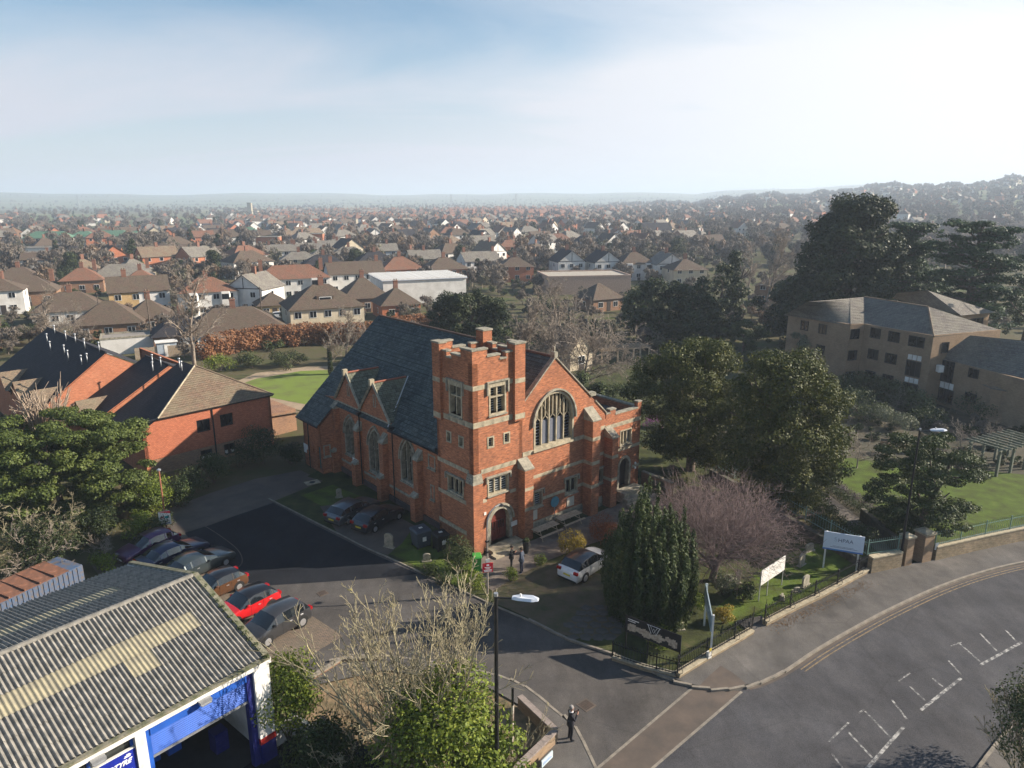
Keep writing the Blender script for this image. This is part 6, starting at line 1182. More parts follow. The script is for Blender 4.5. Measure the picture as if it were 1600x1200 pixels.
railing('low black railings behind the driveway kerb under the black banner',[(957,1029),(1005,1045),(1056,1058)],.85,M_BLACK,.25,.17)
railing('pale green spear-topped railings on the long rubble wall at the right',[(1457,874),(1530,857),(1600,842),(1690,824)],.95,M_GRN,1.12,.2)
railing('pale green railings dipping beside the left gate pier behind the white board',[(1352,891),(1404,883)],1.0,M_GRN,1.2,.16)
railing('pale green railings on the retaining wall climbing past the cherry tree',[(1110,742),(1170,775),(1235,820),(1300,858),(1350,888)],.95,M_GRN,1.1,.24)
railing('pale green railings on the small lawn beyond the church wing',[(1085,722),(1140,745),(1175,760)],1.0,M_GRN,.1,.3)
for (p,q,l) in (((1174,989),(1178,965),'open black iron gate leaf at the left of the gap in the railings'),((1194,977),(1197,952),'open black iron gate leaf right of the gap in the railings')):
    A_=G(*p,.1); B_=G(*q,.1); d=Vector((B_[0]-A_[0],B_[1]-A_[1])); t=thing('iron_gate',l,'gate',(A_[0],A_[1],.12),math.atan2(d.y,d.x)); L_=1.2
    for z in (.1,.85): MB().box(0,L_,-.015,.015,z,z+.04).build('rail',M_BLACK,t)
    me=MB().cyl(0,0,.05,1.0,.012,4).mesh('picket',M_BLACK)
    for k in range(9): link('picket',me,t,(k*L_/8,0,0))
# ---------------------------------------------------------------- town houses
WM={'white':mat('white_render',(0.74,0.72,0.68),.8,col2=(0.56,0.54,0.50),scale=.5),'cream':mat('cream_render',(0.60,0.52,0.38),.85,col2=(0.46,0.39,0.28),scale=.6),'ochre':mat('ochre_render',(0.52,0.36,0.17),.85,col2=(.40,.27,.13)),'pink':mat('pinkish_brick_wall',(0.50,0.36,0.28),.85,col2=(.38,.27,.21)),'brick':M_BRICK2,'brown':M_PLUMB,'blue':mat('blue_grey_render',(0.38,0.44,0.50),.8,col2=(.3,.35,.4))}
def plain(name,c,c2): return mat(name,c,.85,col2=c2,scale=.9,detail=8,contrast=(.3,.7))
RM={'brown':M_TILEB,'grey':M_TILEG,'dark':M_TILED,'red':brickmat('red_tile',(0.25,0.115,0.072),(0.18,0.085,0.055),(0.06,0.03,0.02),bw=.27,bh=.2,msize=.012,stain=(.13,.1,.07),stain_amt=.5,vary=.6),'green':brickmat('green_tile',(0.10,0.22,0.15),(0.07,0.17,0.11),(0.04,0.08,0.06),bw=.27,bh=.2,msize=.012,stain=(.16,.2,.14),stain_amt=.4),'mott':M_TILEM}
M_WINF=mat('window_white',(0.75,0.75,0.73),.5,col2=(.68,.68,.66)); M_CHIM=plain('chimney_brick',(0.27,0.13,0.085),(0.17,0.09,0.065)); M_TUDOR=mat('dark_timber',(0.04,0.03,0.025),.7)
HC={}
def house_parts(kind,w,d,e,r,wall_,roof,nwin,det,chim=1,dormer=0,bay=0):
    key=(kind,w,d,e,r,wall_,roof,nwin,det,chim,dormer,bay)
    if key in HC: return HC[key]
    P=[]; wm,rm=WM[wall_],RM[roof]; st=2 if e>4 else 1
    if kind=='flat':
        P.append(('wall',MB().box(-w/2,w/2,0,d,-1.5,e).mesh('wall',wm),(0,0,0))); P.append(('roof',MB().box(-w/2+.25,w/2-.25,.25,d-.25,e,e+.08).mesh('roof',plain('flat_roof_felt',(0.30,0.27,0.23),(0.2,0.18,.16))),(0,0,0))); P.append(('parapet',MB().box(-w/2-.05,w/2+.05,-.05,.2,e,e+.3).box(-w/2-.05,w/2+.05,d-.2,d+.05,e,e+.3).box(-w/2-.05,-w/2+.2,.2,d-.2,e,e+.3).box(w/2-.2,w/2+.05,.2,d-.2,e,e+.3).mesh('parapet',M_STONED),(0,0,0)))
    elif kind=='hip':
        P.append(('wall',MB().box(-w/2,w/2,0,d,-1.5,e).mesh('wall',wm),(0,0,0))); mb=MB(); hip(mb,-w/2,w/2,0,d,e-.15,r,axis='x' if w>d else 'y',ov=.45); P.append(('roof',mb.mesh('roof',rm),(0,0,0)))
    elif kind=='gable':   # ridge along x
        mb=MB(); mb.prism([(-w/2,0),(w/2,0),(w/2,d),(-w/2,d)],-1.5,e); 
        for x in (-w/2,w/2): mb.add([(x,0,e),(x,d,e),(x,d/2,r-.1)],[(0,1,2) if x>0 else (2,1,0)])
        P.append(('wall',mb.mesh('wall',wm),(0,0,0))); mb=MB(); a=(w/2+.25); mb.slab([(-a,-.4,e-.2),(a,-.4,e-.2),(a,d/2,r),(-a,d/2,r)],.12); mb.slab([(a,d+.4,e-.2),(-a,d+.4,e-.2),(-a,d/2,r),(a,d/2,r)],.12); P.append(('roof',mb.mesh('roof',rm),(0,0,0)))
    elif kind=='front':   # gable faces the front
        mb=MB(); mb.prism([(-w/2,0),(w/2,0),(w/2,d),(-w/2,d)],-1.5,e)
        for y in (0,d): mb.add([(-w/2,y,e),(w/2,y,e),(0,y,r-.1)],[(0,1,2) if y==0 else (2,1,0)])
        P.append(('wall',mb.mesh('wall',wm),(0,0,0))); mb=MB(); mb.slab([(w/2+.4,-.3,e-.25),(w/2+.4,d+.3,e-.25),(0,d+.3,r),(0,-.3,r)],.12); mb.slab([(-w/2-.4,d+.3,e-.25),(-w/2-.4,-.3,e-.25),(0,-.3,r),(0,d+.3,r)],.12); P.append(('roof',mb.mesh('roof',rm),(0,0,0)))
        if wall_=='white' and det: P.append(('timber_trim',MB().box(-w/2,w/2,-.04,0,e-.1,e+.08).box(-.08,.08,-.04,0,e+.08,r-.6).mesh('trim',M_TUDOR),(0,0,0)))
    if det>=1:
        win=MB().box(-.62,.62,-.06,.0,0,1.2).mesh('window',M_WINF); pane=MB().box(-.55,-.04,-.075,-.06,.07,1.13).mesh('pane',M_GLASS); pane2=MB().box(.04,.55,-.075,-.06,.07,1.13).mesh('pane',M_GLASS)
        for s_ in range(st):
            for i in range(nwin):
                x=-w/2+w*(i+.5)/nwin; P.append(('window',win,(x,0,.9+2.6*s_),[(pane),(pane2)] if det>=2 else [MB().box(-.53,.53,-.075,-.06,.08,1.12).mesh('pane',M_GLASS)]))
        for sx in (1,-1):
            P.append(('window',MB().box(0,.05,-.5,.5,0,1.1).mesh('window',M_WINF),(sx*w/2-(0 if sx>0 else .05),d*.45,.9+2.6*(st-1)),[MB().box(-.01,.065,-.42,.42,.08,1.02).mesh('pane',M_GLASS)]))
        P.append(('door',MB().box(-.48,.48,-.05,0,0,2.05).mesh('door',M_TUDOR),(w*.02,0,0)))
    elif det==0 and nwin:
        mb=MB()
        for s_ in range(st):
            for i in range(nwin): x=-w/2+w*(i+.5)/nwin; P.append(('window',None,(x,0,.9+2.6*s_)))
        wm_=MB().box(-.6,.6,-.05,0,0,1.15).mesh('window',M_GLASS); P=[(p[0],wm_,p[2]) if p[1] is None else p for p in P]
    for i in range(chim):
        x=0 if chim==1 else (-w*.42+i*w*.84/(chim-1)); P.append(('chimney',MB().box(-.45,.45,-.3,.3,0,2.6).box(-.52,.52,-.37,.37,2.6,2.75).mesh('chimney',M_CHIM),(x,d/2,r-1.4),[MB().cyl(-.22,0,2.75,3.1,.12,6).mesh('pot',M_TILEM),MB().cyl(.22,0,2.75,3.1,.12,6).mesh('pot',M_TILEM)] if det>=2 else []))
    if dormer:
        for i in range(dormer): x=(i-(dormer-1)/2)*w/(dormer+.3); P.append(('dormer',MB().box(-1.5,1.5,0,d*.3,0,1.55).mesh('dormer',M_TILEB),(x,d*.16,e+.3),[MB().box(-1.1,1.1,-.04,0,.35,1.4).mesh('window_frame',M_WINF),MB().box(-1.0,1.0,-.06,-.04,.45,1.3).mesh('pane',M_GLASS)]))
    if bay:
        for sx in (-.28,.28): P.append(('bay_window',MB().prism([(-1.1,0),(-.75,-.7),(.75,-.7),(1.1,0)],-1,5.1 if st>1 else 2.5).mesh('bay',wm),(sx*w,0,0),[MB().box(-.7,.7,-.74,-.7,.9,2.1).mesh('pane',M_GLASS),MB().box(-.7,.7,-.74,-.7,3.5,4.6).mesh('pane',M_GLASS)] if st>1 else [MB().box(-.7,.7,-.74,-.7,.9,2.1).mesh('pane',M_GLASS)]))
    HC[key]=P; return P
def house(X,Y,yaw,kind,w,d,e,r,wall_,roof,label,nwin=3,det=2,chim=1,dormer=0,bay=0,group=None,name='house',cat='house',z=None):
    t=thing(name,label,cat,(X,Y,tz(X,Y) if z is None else z),yaw,group)
    for p in house_parts(kind,w,d,e,r,wall_,roof,nwin,det,chim,dormer,bay):
        o=link(p[0],p[1],t,p[2])
        for q in (p[3] if len(p)>3 else []): link(q.name.split('.')[0],q,o)
    return t
PLACED=[]
def H(u,v,yaw,kind,w,d,e,r,wall_,roof,label,**k):
    if kind!='flat' and w<20: w*=.9; d*=.92; r=e+(r-e)*.86
    X,Y=G(u,v); a=R(yaw); PLACED.append((X-math.sin(a)*d/2,Y+math.cos(a)*d/2,max(w,d)*.6)); return house(X,Y,a,kind,w,d,e,r,wall_,roof,label,**k)
# ---- near rows, from the photograph (u, v = foot of the front wall)
H(203,495,30,'gable',7.4,8.5,5.3,8.6,'ochre','brown','ochre-fronted half of the brown-roofed semi above the dark terrace',nwin=2,chim=1)
H(245,492,30,'gable',6.6,8.5,5.3,8.55,'white','brown','white half of the brown-roofed semi, joined to the ochre one',nwin=2,chim=0)
H(112,508,26,'hip',14,10,2.9,6.6,'white','brown','long low white bungalow with a brown hipped roof at the left',nwin=5,chim=1)
H(172,530,24,'hip',12,10,2.8,6.8,'brown','brown','brown-roofed bungalow with a pale skylight behind the dark terrace',nwin=3,chim=0)
H(238,520,28,'hip',9,9,2.8,6.4,'pink','brown','small brown hip-roofed bungalow between the skylight one and the tall bare tree',nwin=3,chim=1)
H(372,545,24,'hip',18,11,2.8,6.8,'white','brown','wide brown-roofed bungalow behind the copper hedge',nwin=5,chim=1)
H(290,548,26,'hip',10,9,2.7,6.0,'brown','dark','dark-roofed bungalow by the tall bare tree trunk',nwin=3,chim=1)
H(330,494,28,'hip',12.5,9,5.2,8.2,'white','red','white rendered pair with an orange-red hipped roof and bay windows',nwin=4,chim=1,bay=1)
H(384,490,-12,'front',9.5,10,5.4,8.8,'white','grey','tall white gabled house with a smooth grey roof and small porch',nwin=2,chim=1)
H(6,492,28,'hip',9,9,5.2,7.8,'white','brown','white house cut by the left edge above the dark terrace',nwin=2)
H(462,468,24,'hip',19,9,5.2,8.6,'white','red','long white semi pair with a red-brown hipped roof and two chimneys',nwin=6,chim=2,bay=1)
H(560,458,24,'gable',16,9,5.2,8.4,'white','brown','white semi pair with a grey-brown roof left of the ribbed industrial roof',nwin=5,chim=2)
H(632,450,24,'hip',13,10,5.2,8.8,'brick','red','red-brown hipped house behind the ribbed industrial roof',nwin=4,chim=1)
H(702,450,24,'hip',13,10,5.2,8.6,'brick','brown','brown hipped house right of the ribbed industrial roof',nwin=4,chim=1)
H(515,525,26,'hip',14.5,11,5.2,9.4,'cream','brown','big cream house with a dark hipped roof and dormer beyond the copper hedge',nwin=5,chim=1,dormer=1)
H(430,497,26,'hip',7,7,2.8,5.4,'ochre','brown','small ochre garage with a brown roof left of the big cream house',nwin=2,chim=0)
H(575,488,24,'hip',11,10,3.2,8.0,'brown','brown','brown hip-roofed house between the big cream one and the industrial shed',nwin=3,chim=1)
H(628,498,24,'hip',9,9,3.0,6.6,'brick','brown','small brown roofed brick bungalow in front of the white industrial wall',nwin=2,chim=1)
H(192,453,24,'hip',17,10,3.4,7.2,'brown','grey','long grey-green hipped bungalow roof behind the ochre semi',nwin=4,chim=2)
H(130,458,24,'hip',11,9,3.4,6.8,'brown','red','reddish-brown roof with a dark chimney, left of the grey hipped one',nwin=3,chim=1)
H(45,478,26,'hip',13,9,3.4,7.0,'brown','brown','brown hipped roof with a white chimney at the left edge',nwin=3,chim=2)
H(30,455,26,'hip',12,9,3.2,6.6,'white','brown','smaller brown roof behind the white-chimneyed one at the left edge',nwin=3,chim=1)
H(222,462,24,'hip',10,9,3.2,6.8,'brown','red','red-brown pyramid roof above the ochre semi',nwin=3,chim=1)
H(75,428,22,'gable',16,8,4.8,7.2,'white','brown','long brown-roofed house with a white front left of the dark shaggy conifer',nwin=5,chim=1)
H(152,416,22,'gable',18,8,4.8,7.4,'brick','dark','dark-roofed row with a bright orange brick gable end',nwin=5,chim=1)
H(285,413,22,'gable',24,8,5.0,7.2,'pink','brown','long low brown-roofed terrace left of the pointed conifer',nwin=8,chim=0)
H(378,414,20,'gable',19,8,5.0,7.2,'pink','brown','long brown-roofed terrace right of the pointed conifer',nwin=6,chim=0)
for i,(u,v,w_) in enumerate(((443,413,12),(478,410,12),(512,404,12),(537,400,9))): H(u,v,20,'gable',w_,8,5.0,7.6,'white','grey','white-fronted terrace house with grey roof, %s of the bright stepped row'%['first from the left','second','third','last and farthest'][i],nwin=4,chim=2,group='bright stepped terrace row')
for i,(u,v,w_) in enumerate(((470,428,13),(510,423,12),(548,417,13))): H(u,v,20,'hip',w_,8,4.8,7.4,'cream','grey','grey-roofed house in the row below the bright terraces, %s'%['left one','middle one','right one'][i],nwin=4,chim=1)
H(510,437,22,'hip',14,9,4.6,7.8,'brown','dark','dark hipped roof behind the red-brown semi pair',nwin=3,chim=1)
H(590,430,22,'hip',13,9,4.6,7.8,'brown','dark','second dark hipped roof, behind the white grey-roofed semi pair',nwin=3,chim=1)
H(668,428,22,'gable',12,9,5,8,'cream','grey','pale-gabled grey roof beyond the ribbed industrial shed',nwin=3,chim=1)
H(419,393,8,'flat',10,9,6.5,7,'brick','grey','square flat-roofed brick block, left of two',nwin=3,chim=0); H(491,386,8,'flat',9,9,6.5,7,'brick','grey','square flat-roofed brick block, right of two',nwin=3,chim=0)
H(608,413,20,'gable',8,8,5.2,8,'blue','grey','pale blue-white house among bare trees',nwin=2,chim=1)
H(755,433,24,'gable',13,9,5.2,8.2,'white','grey','white semi with a grey roof directly beyond the church ridge',nwin=5,chim=2); H(808,441,10,'hip',11,9,4.6,7.6,'brick','brown','brick and white house right of the white grey-roofed semi',nwin=3,chim=1)
H(770,408,20,'front',10,9,5,8.2,'white','red','white house with red roof and black trim above the grey-roofed semi',nwin=3,chim=1); H(800,404,20,'hip',12,9,5,8,'brick','red','red-roofed brick house right of the black-trimmed white one',nwin=3,chim=1)
H(893,436,14,'front',9.5,11,5.4,9.2,'white','dark','white gabled house with black trim above the flat-roofed brick building, left of two',nwin=3,chim=1); H(950,437,14,'front',9.5,11,5.4,9.0,'white','dark','white gabled house with black trim, right of two',nwin=3,chim=1)
H(997,438,12,'hip',12,10,5,8.8,'white','brown','brown-roofed house with white bays right of the black-trimmed pair',nwin=3,chim=1,bay=1); H(1048,440,10,'front',10,10,5.2,8.8,'white','grey','grey-roofed white house beside the wide dark conifer',nwin=3,chim=1); H(1078,447,10,'hip',11,10,4.6,7.8,'cream','brown','brown-roofed house at the edge of the dark evergreens',nwin=3,chim=1)
H(875,392,14,'hip',14,9,5,8.6,'brick','red','orange-red roofed house left of the blue-white gable',nwin=3,chim=1); H(917,398,14,'front',9,9,5.4,8.6,'blue','dark','blue-white gabled house with tall pale chimney',nwin=3,chim=1)
H(965,384,12,'front',10,9,5.4,8.6,'white','red','white gabled house in the bright cluster, left',nwin=3,chim=1); H(990,382,12,'hip',10,9,5.4,8.2,'white','grey','white grey-roofed house in the bright cluster, right',nwin=3,chim=1); H(1028,377,12,'gable',18,12,5.5,10.5,'brown','dark','big dark-roofed building behind the wide dark conifer',nwin=4,chim=1)
H(1066,382,12,'hip',14,10,5,8.6,'brown','brown','brown-roofed house right of the big dark-roofed one',nwin=4,chim=1); H(1113,394,14,'gable',14,9,5,8.4,'cream','brown','brown-roofed pair left of the tall bare tree with pale trunk',nwin=4,chim=1)
for i,(u,v,w_,wl) in enumerate(((74,386,22,'white'),(129,382,14,'white'),(174,382,20,'white'),(214,381,14,'white'),(298,378,13,'white'),(338,372,14,'cream'),(386,370,14,'white'))): H(u,v,8,'hip' if i!=4 else 'front',w_,9,5,8.2,wl,'green','green-roofed white house, %s of the green-roofed row'%['first from the left','second','third','fourth','the gabled fifth','sixth','seventh'][i],nwin=max(2,w_//4),chim=1,det=1)
H(238,350,4,'gable',32,14,5,8.5,'white','grey','big pale industrial shed in front of the far fields',nwin=0,det=0,chim=0,name='warehouse',cat='warehouse')
H(80,402,10,'flat',40,10,3.6,4,'white','grey','long low pale flat-roofed sheds at the left, right row',nwin=6,det=1,chim=0,name='workshop',cat='workshop'); H(20,410,10,'flat',30,8,3.2,4,'white','grey','long low pale flat-roofed sheds at the left edge',nwin=5,det=1,chim=0,name='workshop',cat='workshop')
for i in range(5): H(1545+i*19,372-i*2.2,-20,'gable',9,8,5,7.6,'brick','brown','brick terrace house far right beyond the cedar, %s from the left'%['first','second','third','fourth','fifth'][i],nwin=2,det=1,chim=0,group='brick terrace far right')
H(210,552,28,'flat',9,5,2.5,3,'white','brown','white flat-roofed garage above the dark terrace',nwin=0,det=0,chim=0,name='garage',cat='garage')
H(1215,478,-30,'hip',12,8,4.5,7.2,'brown','brown','low brown building under the bare pale-trunked tree',nwin=3,chim=0)
H(950,486,30,'hip',9,8,2.8,6.2,'brown','brown','brown hipped roof half hidden behind the pinkish bare trees',nwin=2,chim=0)
t=H(908,578,35,'front',4.6,6,2.8,6.2,'cream','mott','small gabled garden lodge of pale brick behind the church gable',nwin=1,chim=0,name='garden_lodge',cat='lodge')
# ribbed industrial shed
p=[G(598,468,0),G(662,486,0)]; X,Y=G(600,478); t=thing('industrial_shed','white-walled industrial shed with a ribbed pale metal roof beyond the slate church roof','shed',(X,Y,0),R(22)); PLACED.append((X+9,Y+8,14))
MB().box(0,20,0,16,-1,5.6).build('wall',WM['white'],t); MB().box(-.3,20.3,-.3,16.3,5.6,5.75).build('roof',plain('metal_roof',(0.33,0.36,0.42),(0.26,.28,.33)),t)
me=MB().box(-.3,20.3,0,.5,5.75,6.1).mesh('roof_rib',M_WHITE)
for k in range(9): link('roof_rib',me,t,(0,k*1.9+.1,0))
# flat-roofed brick building right of centre
X,Y=G(985,458); t=thing('flat_roofed_building','large flat-roofed pinkish brick building with pale roof beyond the garden trees','building',(X,Y,0),R(100)); PLACED.append((X-6,Y+8,16))
MB().box(0,14,0,22,-1,4.4).build('wall',WM['pink'],t); MB().box(.3,13.7,.3,21.7,4.4,4.5).build('roof',plain('gravel_roof',(0.42,0.38,0.31),(.3,.27,.22)),t)
for a in ((-.05,14.05,-.05,.25),(-.05,14.05,21.75,22.05),(-.05,.25,.25,21.75),(13.75,14.05,.25,21.75)): MB().box(a[0],a[1],a[2],a[3],4.4,4.8).build('parapet',WM['pink'],t)
for k in range(5): MB().box(1.5+k*2.4,2.9+k*2.4,-.05,0,1.4,3.2).build('window',M_GLASS,t)
# pergolas
def pergola(u,v,rz_,L_,Wd,label,h=2.3,n=10,m=M_WOOD):
    X,Y=G(u,v); t=thing('pergola',label,'pergola',(X,Y,0),rz_)
    po=MB().box(-.1,.1,-.1,.1,0,h).mesh('post',m)
    for k in range(4):
        for y in (0,Wd): link('post',po,t,(k*L_/3,y,0))
    for y in (0,Wd): MB().box(-.3,L_+.3,y-.06,y+.06,h,h+.16).build('beam',m,t)
    me=MB().box(-.05,.05,-.5,Wd+.5,h+.16,h+.3).mesh('rafter',m)
    for k in range(n): link('rafter',me,t,(k*L_/(n-1),0,0))
pergola(940,570,R(20),8,2.6,'long pale-slatted pergola beyond the garden lodge',2.0,15,M_WOOD); pergola(1556,745,R(25),6,2.6,'weathered wooden pergola at the right edge of the lawn',2.4,9,mat('grey_green_wood',(0.20,0.21,0.16),.9,col2=(.12,.13,.1)))
# fences, sheds and greenhouse beyond the dark terrace
X,Y=G(262,556); t=thing('garden_shed','pale blue-white garden shed beside the fence above the dark terrace','shed',(X,Y,0),R(30)); MB().box(-1.4,1.4,-1,1,0,2.3).build('wall',WM['blue'],t); MB().box(-1.6,1.6,-1.2,1.2,2.3,2.4).build('roof',M_WHITE,t); MB().box(-.4,.4,-1.05,-1,.1,2).build('door',M_WHITE,t)
x0,y0=G(212,562); t=thing('wooden_fence','pale wooden garden fence between the white garage and the blue shed','fence',(x0,y0,0),R(24)); me=MB().box(0,.22,0,.03,0,1.8).mesh('fence_board',M_WOOD)
for k in range(36): link('fence_board',me,t,(k*.25,0,0))
X,Y=G(188,522); t=thing('conservatory','white-framed glass conservatory on the skylight bungalow','conservatory',(X,Y,0),R(28)); MB().box(-2.6,2.6,-1.5,1.5,0,2.2).build('glass',glassmat('pale_glass',(0.35,.4,.43),.2),t)
for x in (-2.6,-1.3,0,1.3,2.6): MB().box(x-.06,x+.06,-1.56,-1.5,0,2.2).build('frame',M_WHITE,t)
MB().add([(-2.8,-1.7,2.2),(2.8,-1.7,2.2),(2.2,0,3.2),(-2.2,0,3.2)],[(0,1,2,3)]).build('glass_roof',glassmat('pale_glass',(0.35,.4,.43),.2),t)
# ---- streets further out
rng=np.random.default_rng(17); AUTO=[]
def blocked(x,y,r_):
    return any((x-a)**2+(y-b)**2<(r_+c)**2 for a,b,c in PLACED)
for st_ in range(47):
    off=110+st_*31+rng.uniform(-5,5); ang=R(22+6*math.sin(st_*.5)); tx,ty=math.cos(ang),math.sin(ang); s=-1300
    while s<1500:
        s+=14.5+rng.uniform(0,2)+(20 if rng.random()<.08 else 0)
        x=tx*s+(-ty)*off*0; y=off+ty*s*.35+rng.uniform(-1.5,1.5); r_=math.hypot(x,y); u,v=PX(x,y,tz(x,y))
        if y<60 or u<-420 or u>2020 or v>(500 if u<560 else 445 if u<860 else 402) or r_>1500: continue
        if u<360 and v<368 and rng.random()<.86: continue
        if u<420 and v<345 and rng.random()<.9: continue
        if u>1120 and v>372: continue
        if rng.random()<(.22 if u<1100 else .5): continue
        if u>1000 and r_>650 and rng.random()<.6: continue
        if blocked(x,y,8): continue
        AUTO.append((x,y,r_+(0 if -30<u<1630 else 5000),u,v,ang,st_%2)); PLACED.append((x,y,6))
AUTO.sort(key=lambda q:q[2])
kinds=[('hip',13,9,5.1,8.3),('gable',12,8.5,5.1,8.2),('front',9,9,5.3,8.8),('hip',10,9,2.9,6.4)]
cnt={}
LAB=[]
far_=MB(); FM=[WM['white'],WM['cream'],plain('far_brick',(0.42,0.17,0.09),(.3,.12,.07)),RM['brown'],RM['red'],RM['grey']]
wz=lambda u:('above the terrace vents' if u<180 else 'above the copper hedge' if u<400 else 'above the slate roof' if u<620 else 'above the tower' if u<840 else 'above the flat-roofed building' if u<1080 else 'left of the giant evergreen' if u<1260 else 'behind the cedars')
for i,(x,y,r_,u,v,ang,fl) in enumerate(AUTO):
    wl=rng.choice(['white','white','white','white','brick','cream','brown']); rf=rng.choice(['brown','brown','brown','mott','dark','grey','grey','red']); k=kinds[rng.integers(0,4)]
    if 325<v<342 and 700<u<900: wl,rf,k='brick','red',kinds[2]
    if i<235:
        zone=wz(u); lab='distant %s %s house with %s roof, %s'%({'white':'white','brick':'red-brick','cream':'cream','brown':'brown-brick'}[wl],{'hip':'hip-roofed','gable':'long-roofed','front':'gable-fronted'}[k[0]],{'brown':'brown','mott':'mottled','red':'red','dark':'dark','grey':'grey'}[rf],zone)
        if r_<430:
            c_=cnt.get(lab,0); cnt[lab]=c_+1
            hh=house(x,y,ang+R(8+rng.uniform(-4,26)),k[0],k[1],k[2],k[3],k[4],wl,rf,lab,nwin=3,det=1,chim=1,group='houses on the distant streets')
        else: hh=house(x,y,ang+R(8+rng.uniform(-4,30)),k[0],k[1],k[2],k[3],k[4],wl,rf,lab,nwin=3,det=0,chim=1,group='houses on the distant streets')
        LAB.append((hh,lab.split(', ',1),u))
    else:
        z=tz(x,y); w_,d_,e,r2=k[1]/2,k[2],k[3],k[4]; m0={'white':0,'cream':1,'brick':2,'brown':2}[wl]; m1={'brown':3,'mott':3,'red':4,'dark':3,'grey':5}[rf]; far_.M=Matrix.Translation((x,y,z))@Matrix.Rotation(ang+R(20),4,'Z')
        far_.box(-w_,w_,0,d_,-2,e,m0); far_.add([(-w_-.4,-.4,e),(w_+.4,-.4,e),(w_+.4,d_+.4,e),(-w_-.4,d_+.4,e),(-w_*.45,d_/2,r2),(w_*.45,d_/2,r2)],[(0,1,5,4),(1,2,5),(2,3,4,5),(3,0,4)],m1)
        if rng.random()<.6: far_.box(-.5,.5,d_/2-.3,d_/2+.3,r2-.5,r2+1.4,2)
fo=far_.build('distant_houses',FM,None,kind='stuff'); fo['label']='hundreds of tiny houses on the far streets and hillside'; fo['group']='houses on the distant streets'
# ---- trees beyond: crowns made of twig-thin or leaf-sized faces
def far_tree_mesh(seed,h,rx,n,kind,m):
    r_=np.random.default_rng(seed)
    if kind=='bare':
        S=[]; grow(r_,(0,0,-.2),(0,0,1),h*.8,h*.028,0,2,S,dict(P_MID,max=2,nb=[11,5],rmin=.07)); S=np.array(S); S[:,6]=np.maximum(S[:,6],.07); S[:,7]=np.maximum(S[:,7],.05)
        lim=segs_mesh('limbs',S,M_BARKG,3)
        cl=blob_clumps(seed,16,rx,rx,h*.35,h*.92,rx*.38); rr=leaf_cloud('twigs',seed,cl,n,.36,m,shell=.35,up=0,aspect=4.5,droop=-1.5); return lim,rr
    cl=blob_clumps(seed,16,rx,rx,h*.15,h*.9,rx*.42,(lambda f:1.05-.85*f) if kind=='con' else None)
    return None,leaf_cloud('crown',seed,cl,n,.5,m,shell=.7,up=.4)
M_TWB=leafmat('brown_twig_haze',(0.10,0.085,0.070),(0.165,0.140,0.113),(0.24,0.205,0.165),.1); M_TWR=leafmat('russet_twig_haze',(0.13,0.088,0.06),(0.21,0.15,0.10),(0.30,0.225,0.15),.1); M_TWO=leafmat('olive_twig_haze',(0.08,0.078,0.052),(0.14,0.133,0.09),(0.20,0.19,0.125),.1)
PT=[far_tree_mesh(101+i,11,4.6,900,'bare',[M_TWB,M_TWB,M_TWO,M_TWR,M_TWB][i]) for i in range(5)]+[far_tree_mesh(111,9,3.6,1100,'round',L_DARK),far_tree_mesh(112,12,3.0,1100,'con',L_DARK),far_tree_mesh(113,7,3.4,900,'round',L_YEW)]
names=['brown bare tree','brown bare tree','olive-tinged bare tree','russet bare tree','brown bare tree','round dark evergreen','pointed dark conifer','low green evergreen']
cand=[]
for i in range(9500):
    u=rng.uniform(-460,2060); v=310+rng.random()**1.7*150 ; 
    if u>1100: v=300+rng.random()**1.3*130
    if v<=311: continue
    X,Y=G(u,v); r_=math.hypot(X,Y)
    if r_>2400 or r_<135: continue
    if u<760 and v>500: continue
    if u>1090 and v>420 : continue
    if u<330 and 312<v<322: continue
    if u<480 and 338<v<348 and rng.random()<.6: continue
    if blocked(X,Y,1.2 if r_<500 else .0) or (v>445 and rng.random()<.45): continue
    cand.append((r_,X,Y,u,v))
cand.sort(); 
ev=lambda u: .14
far_pts=[]
ncl=0
for r_,X,Y,u,v in cand:
    if r_<700 and ncl<290 and -40<u<1640 and not (v>400 and rng.random()<.0):
        k=int(rng.choice(8,p=[.2,.2,.13,.1,.17,.09,.05,.06])); A_,B_=PT[k]; s_=rng.uniform(.6,1.15)*(.55 if v>425 else .7 if v>400 else .8)
        t=thing('town_tree' if k<5 else 'town_evergreen','%s among the houses, %s'%(names[k],wz(u)),'tree',(X,Y,tz(X,Y)),rng.uniform(0,6.28),'trees among the town houses'); t.scale=(s_,s_,s_*rng.uniform(.85,1.15))
        if A_: link('trunk',A_,t); link('branches',B_,t)
        else: link('crown',B_,t)
        ncl+=1; LAB.append((t,['%s'%names[k],'%s'%('near houses' if v>400 else 'farther off')+' '+wz(u)],u))
    elif rng.random()<(.35 if u<430 and r_>800 else .6 if r_<1100 else 1): far_pts.append((X,Y,tz(X,Y),r_))
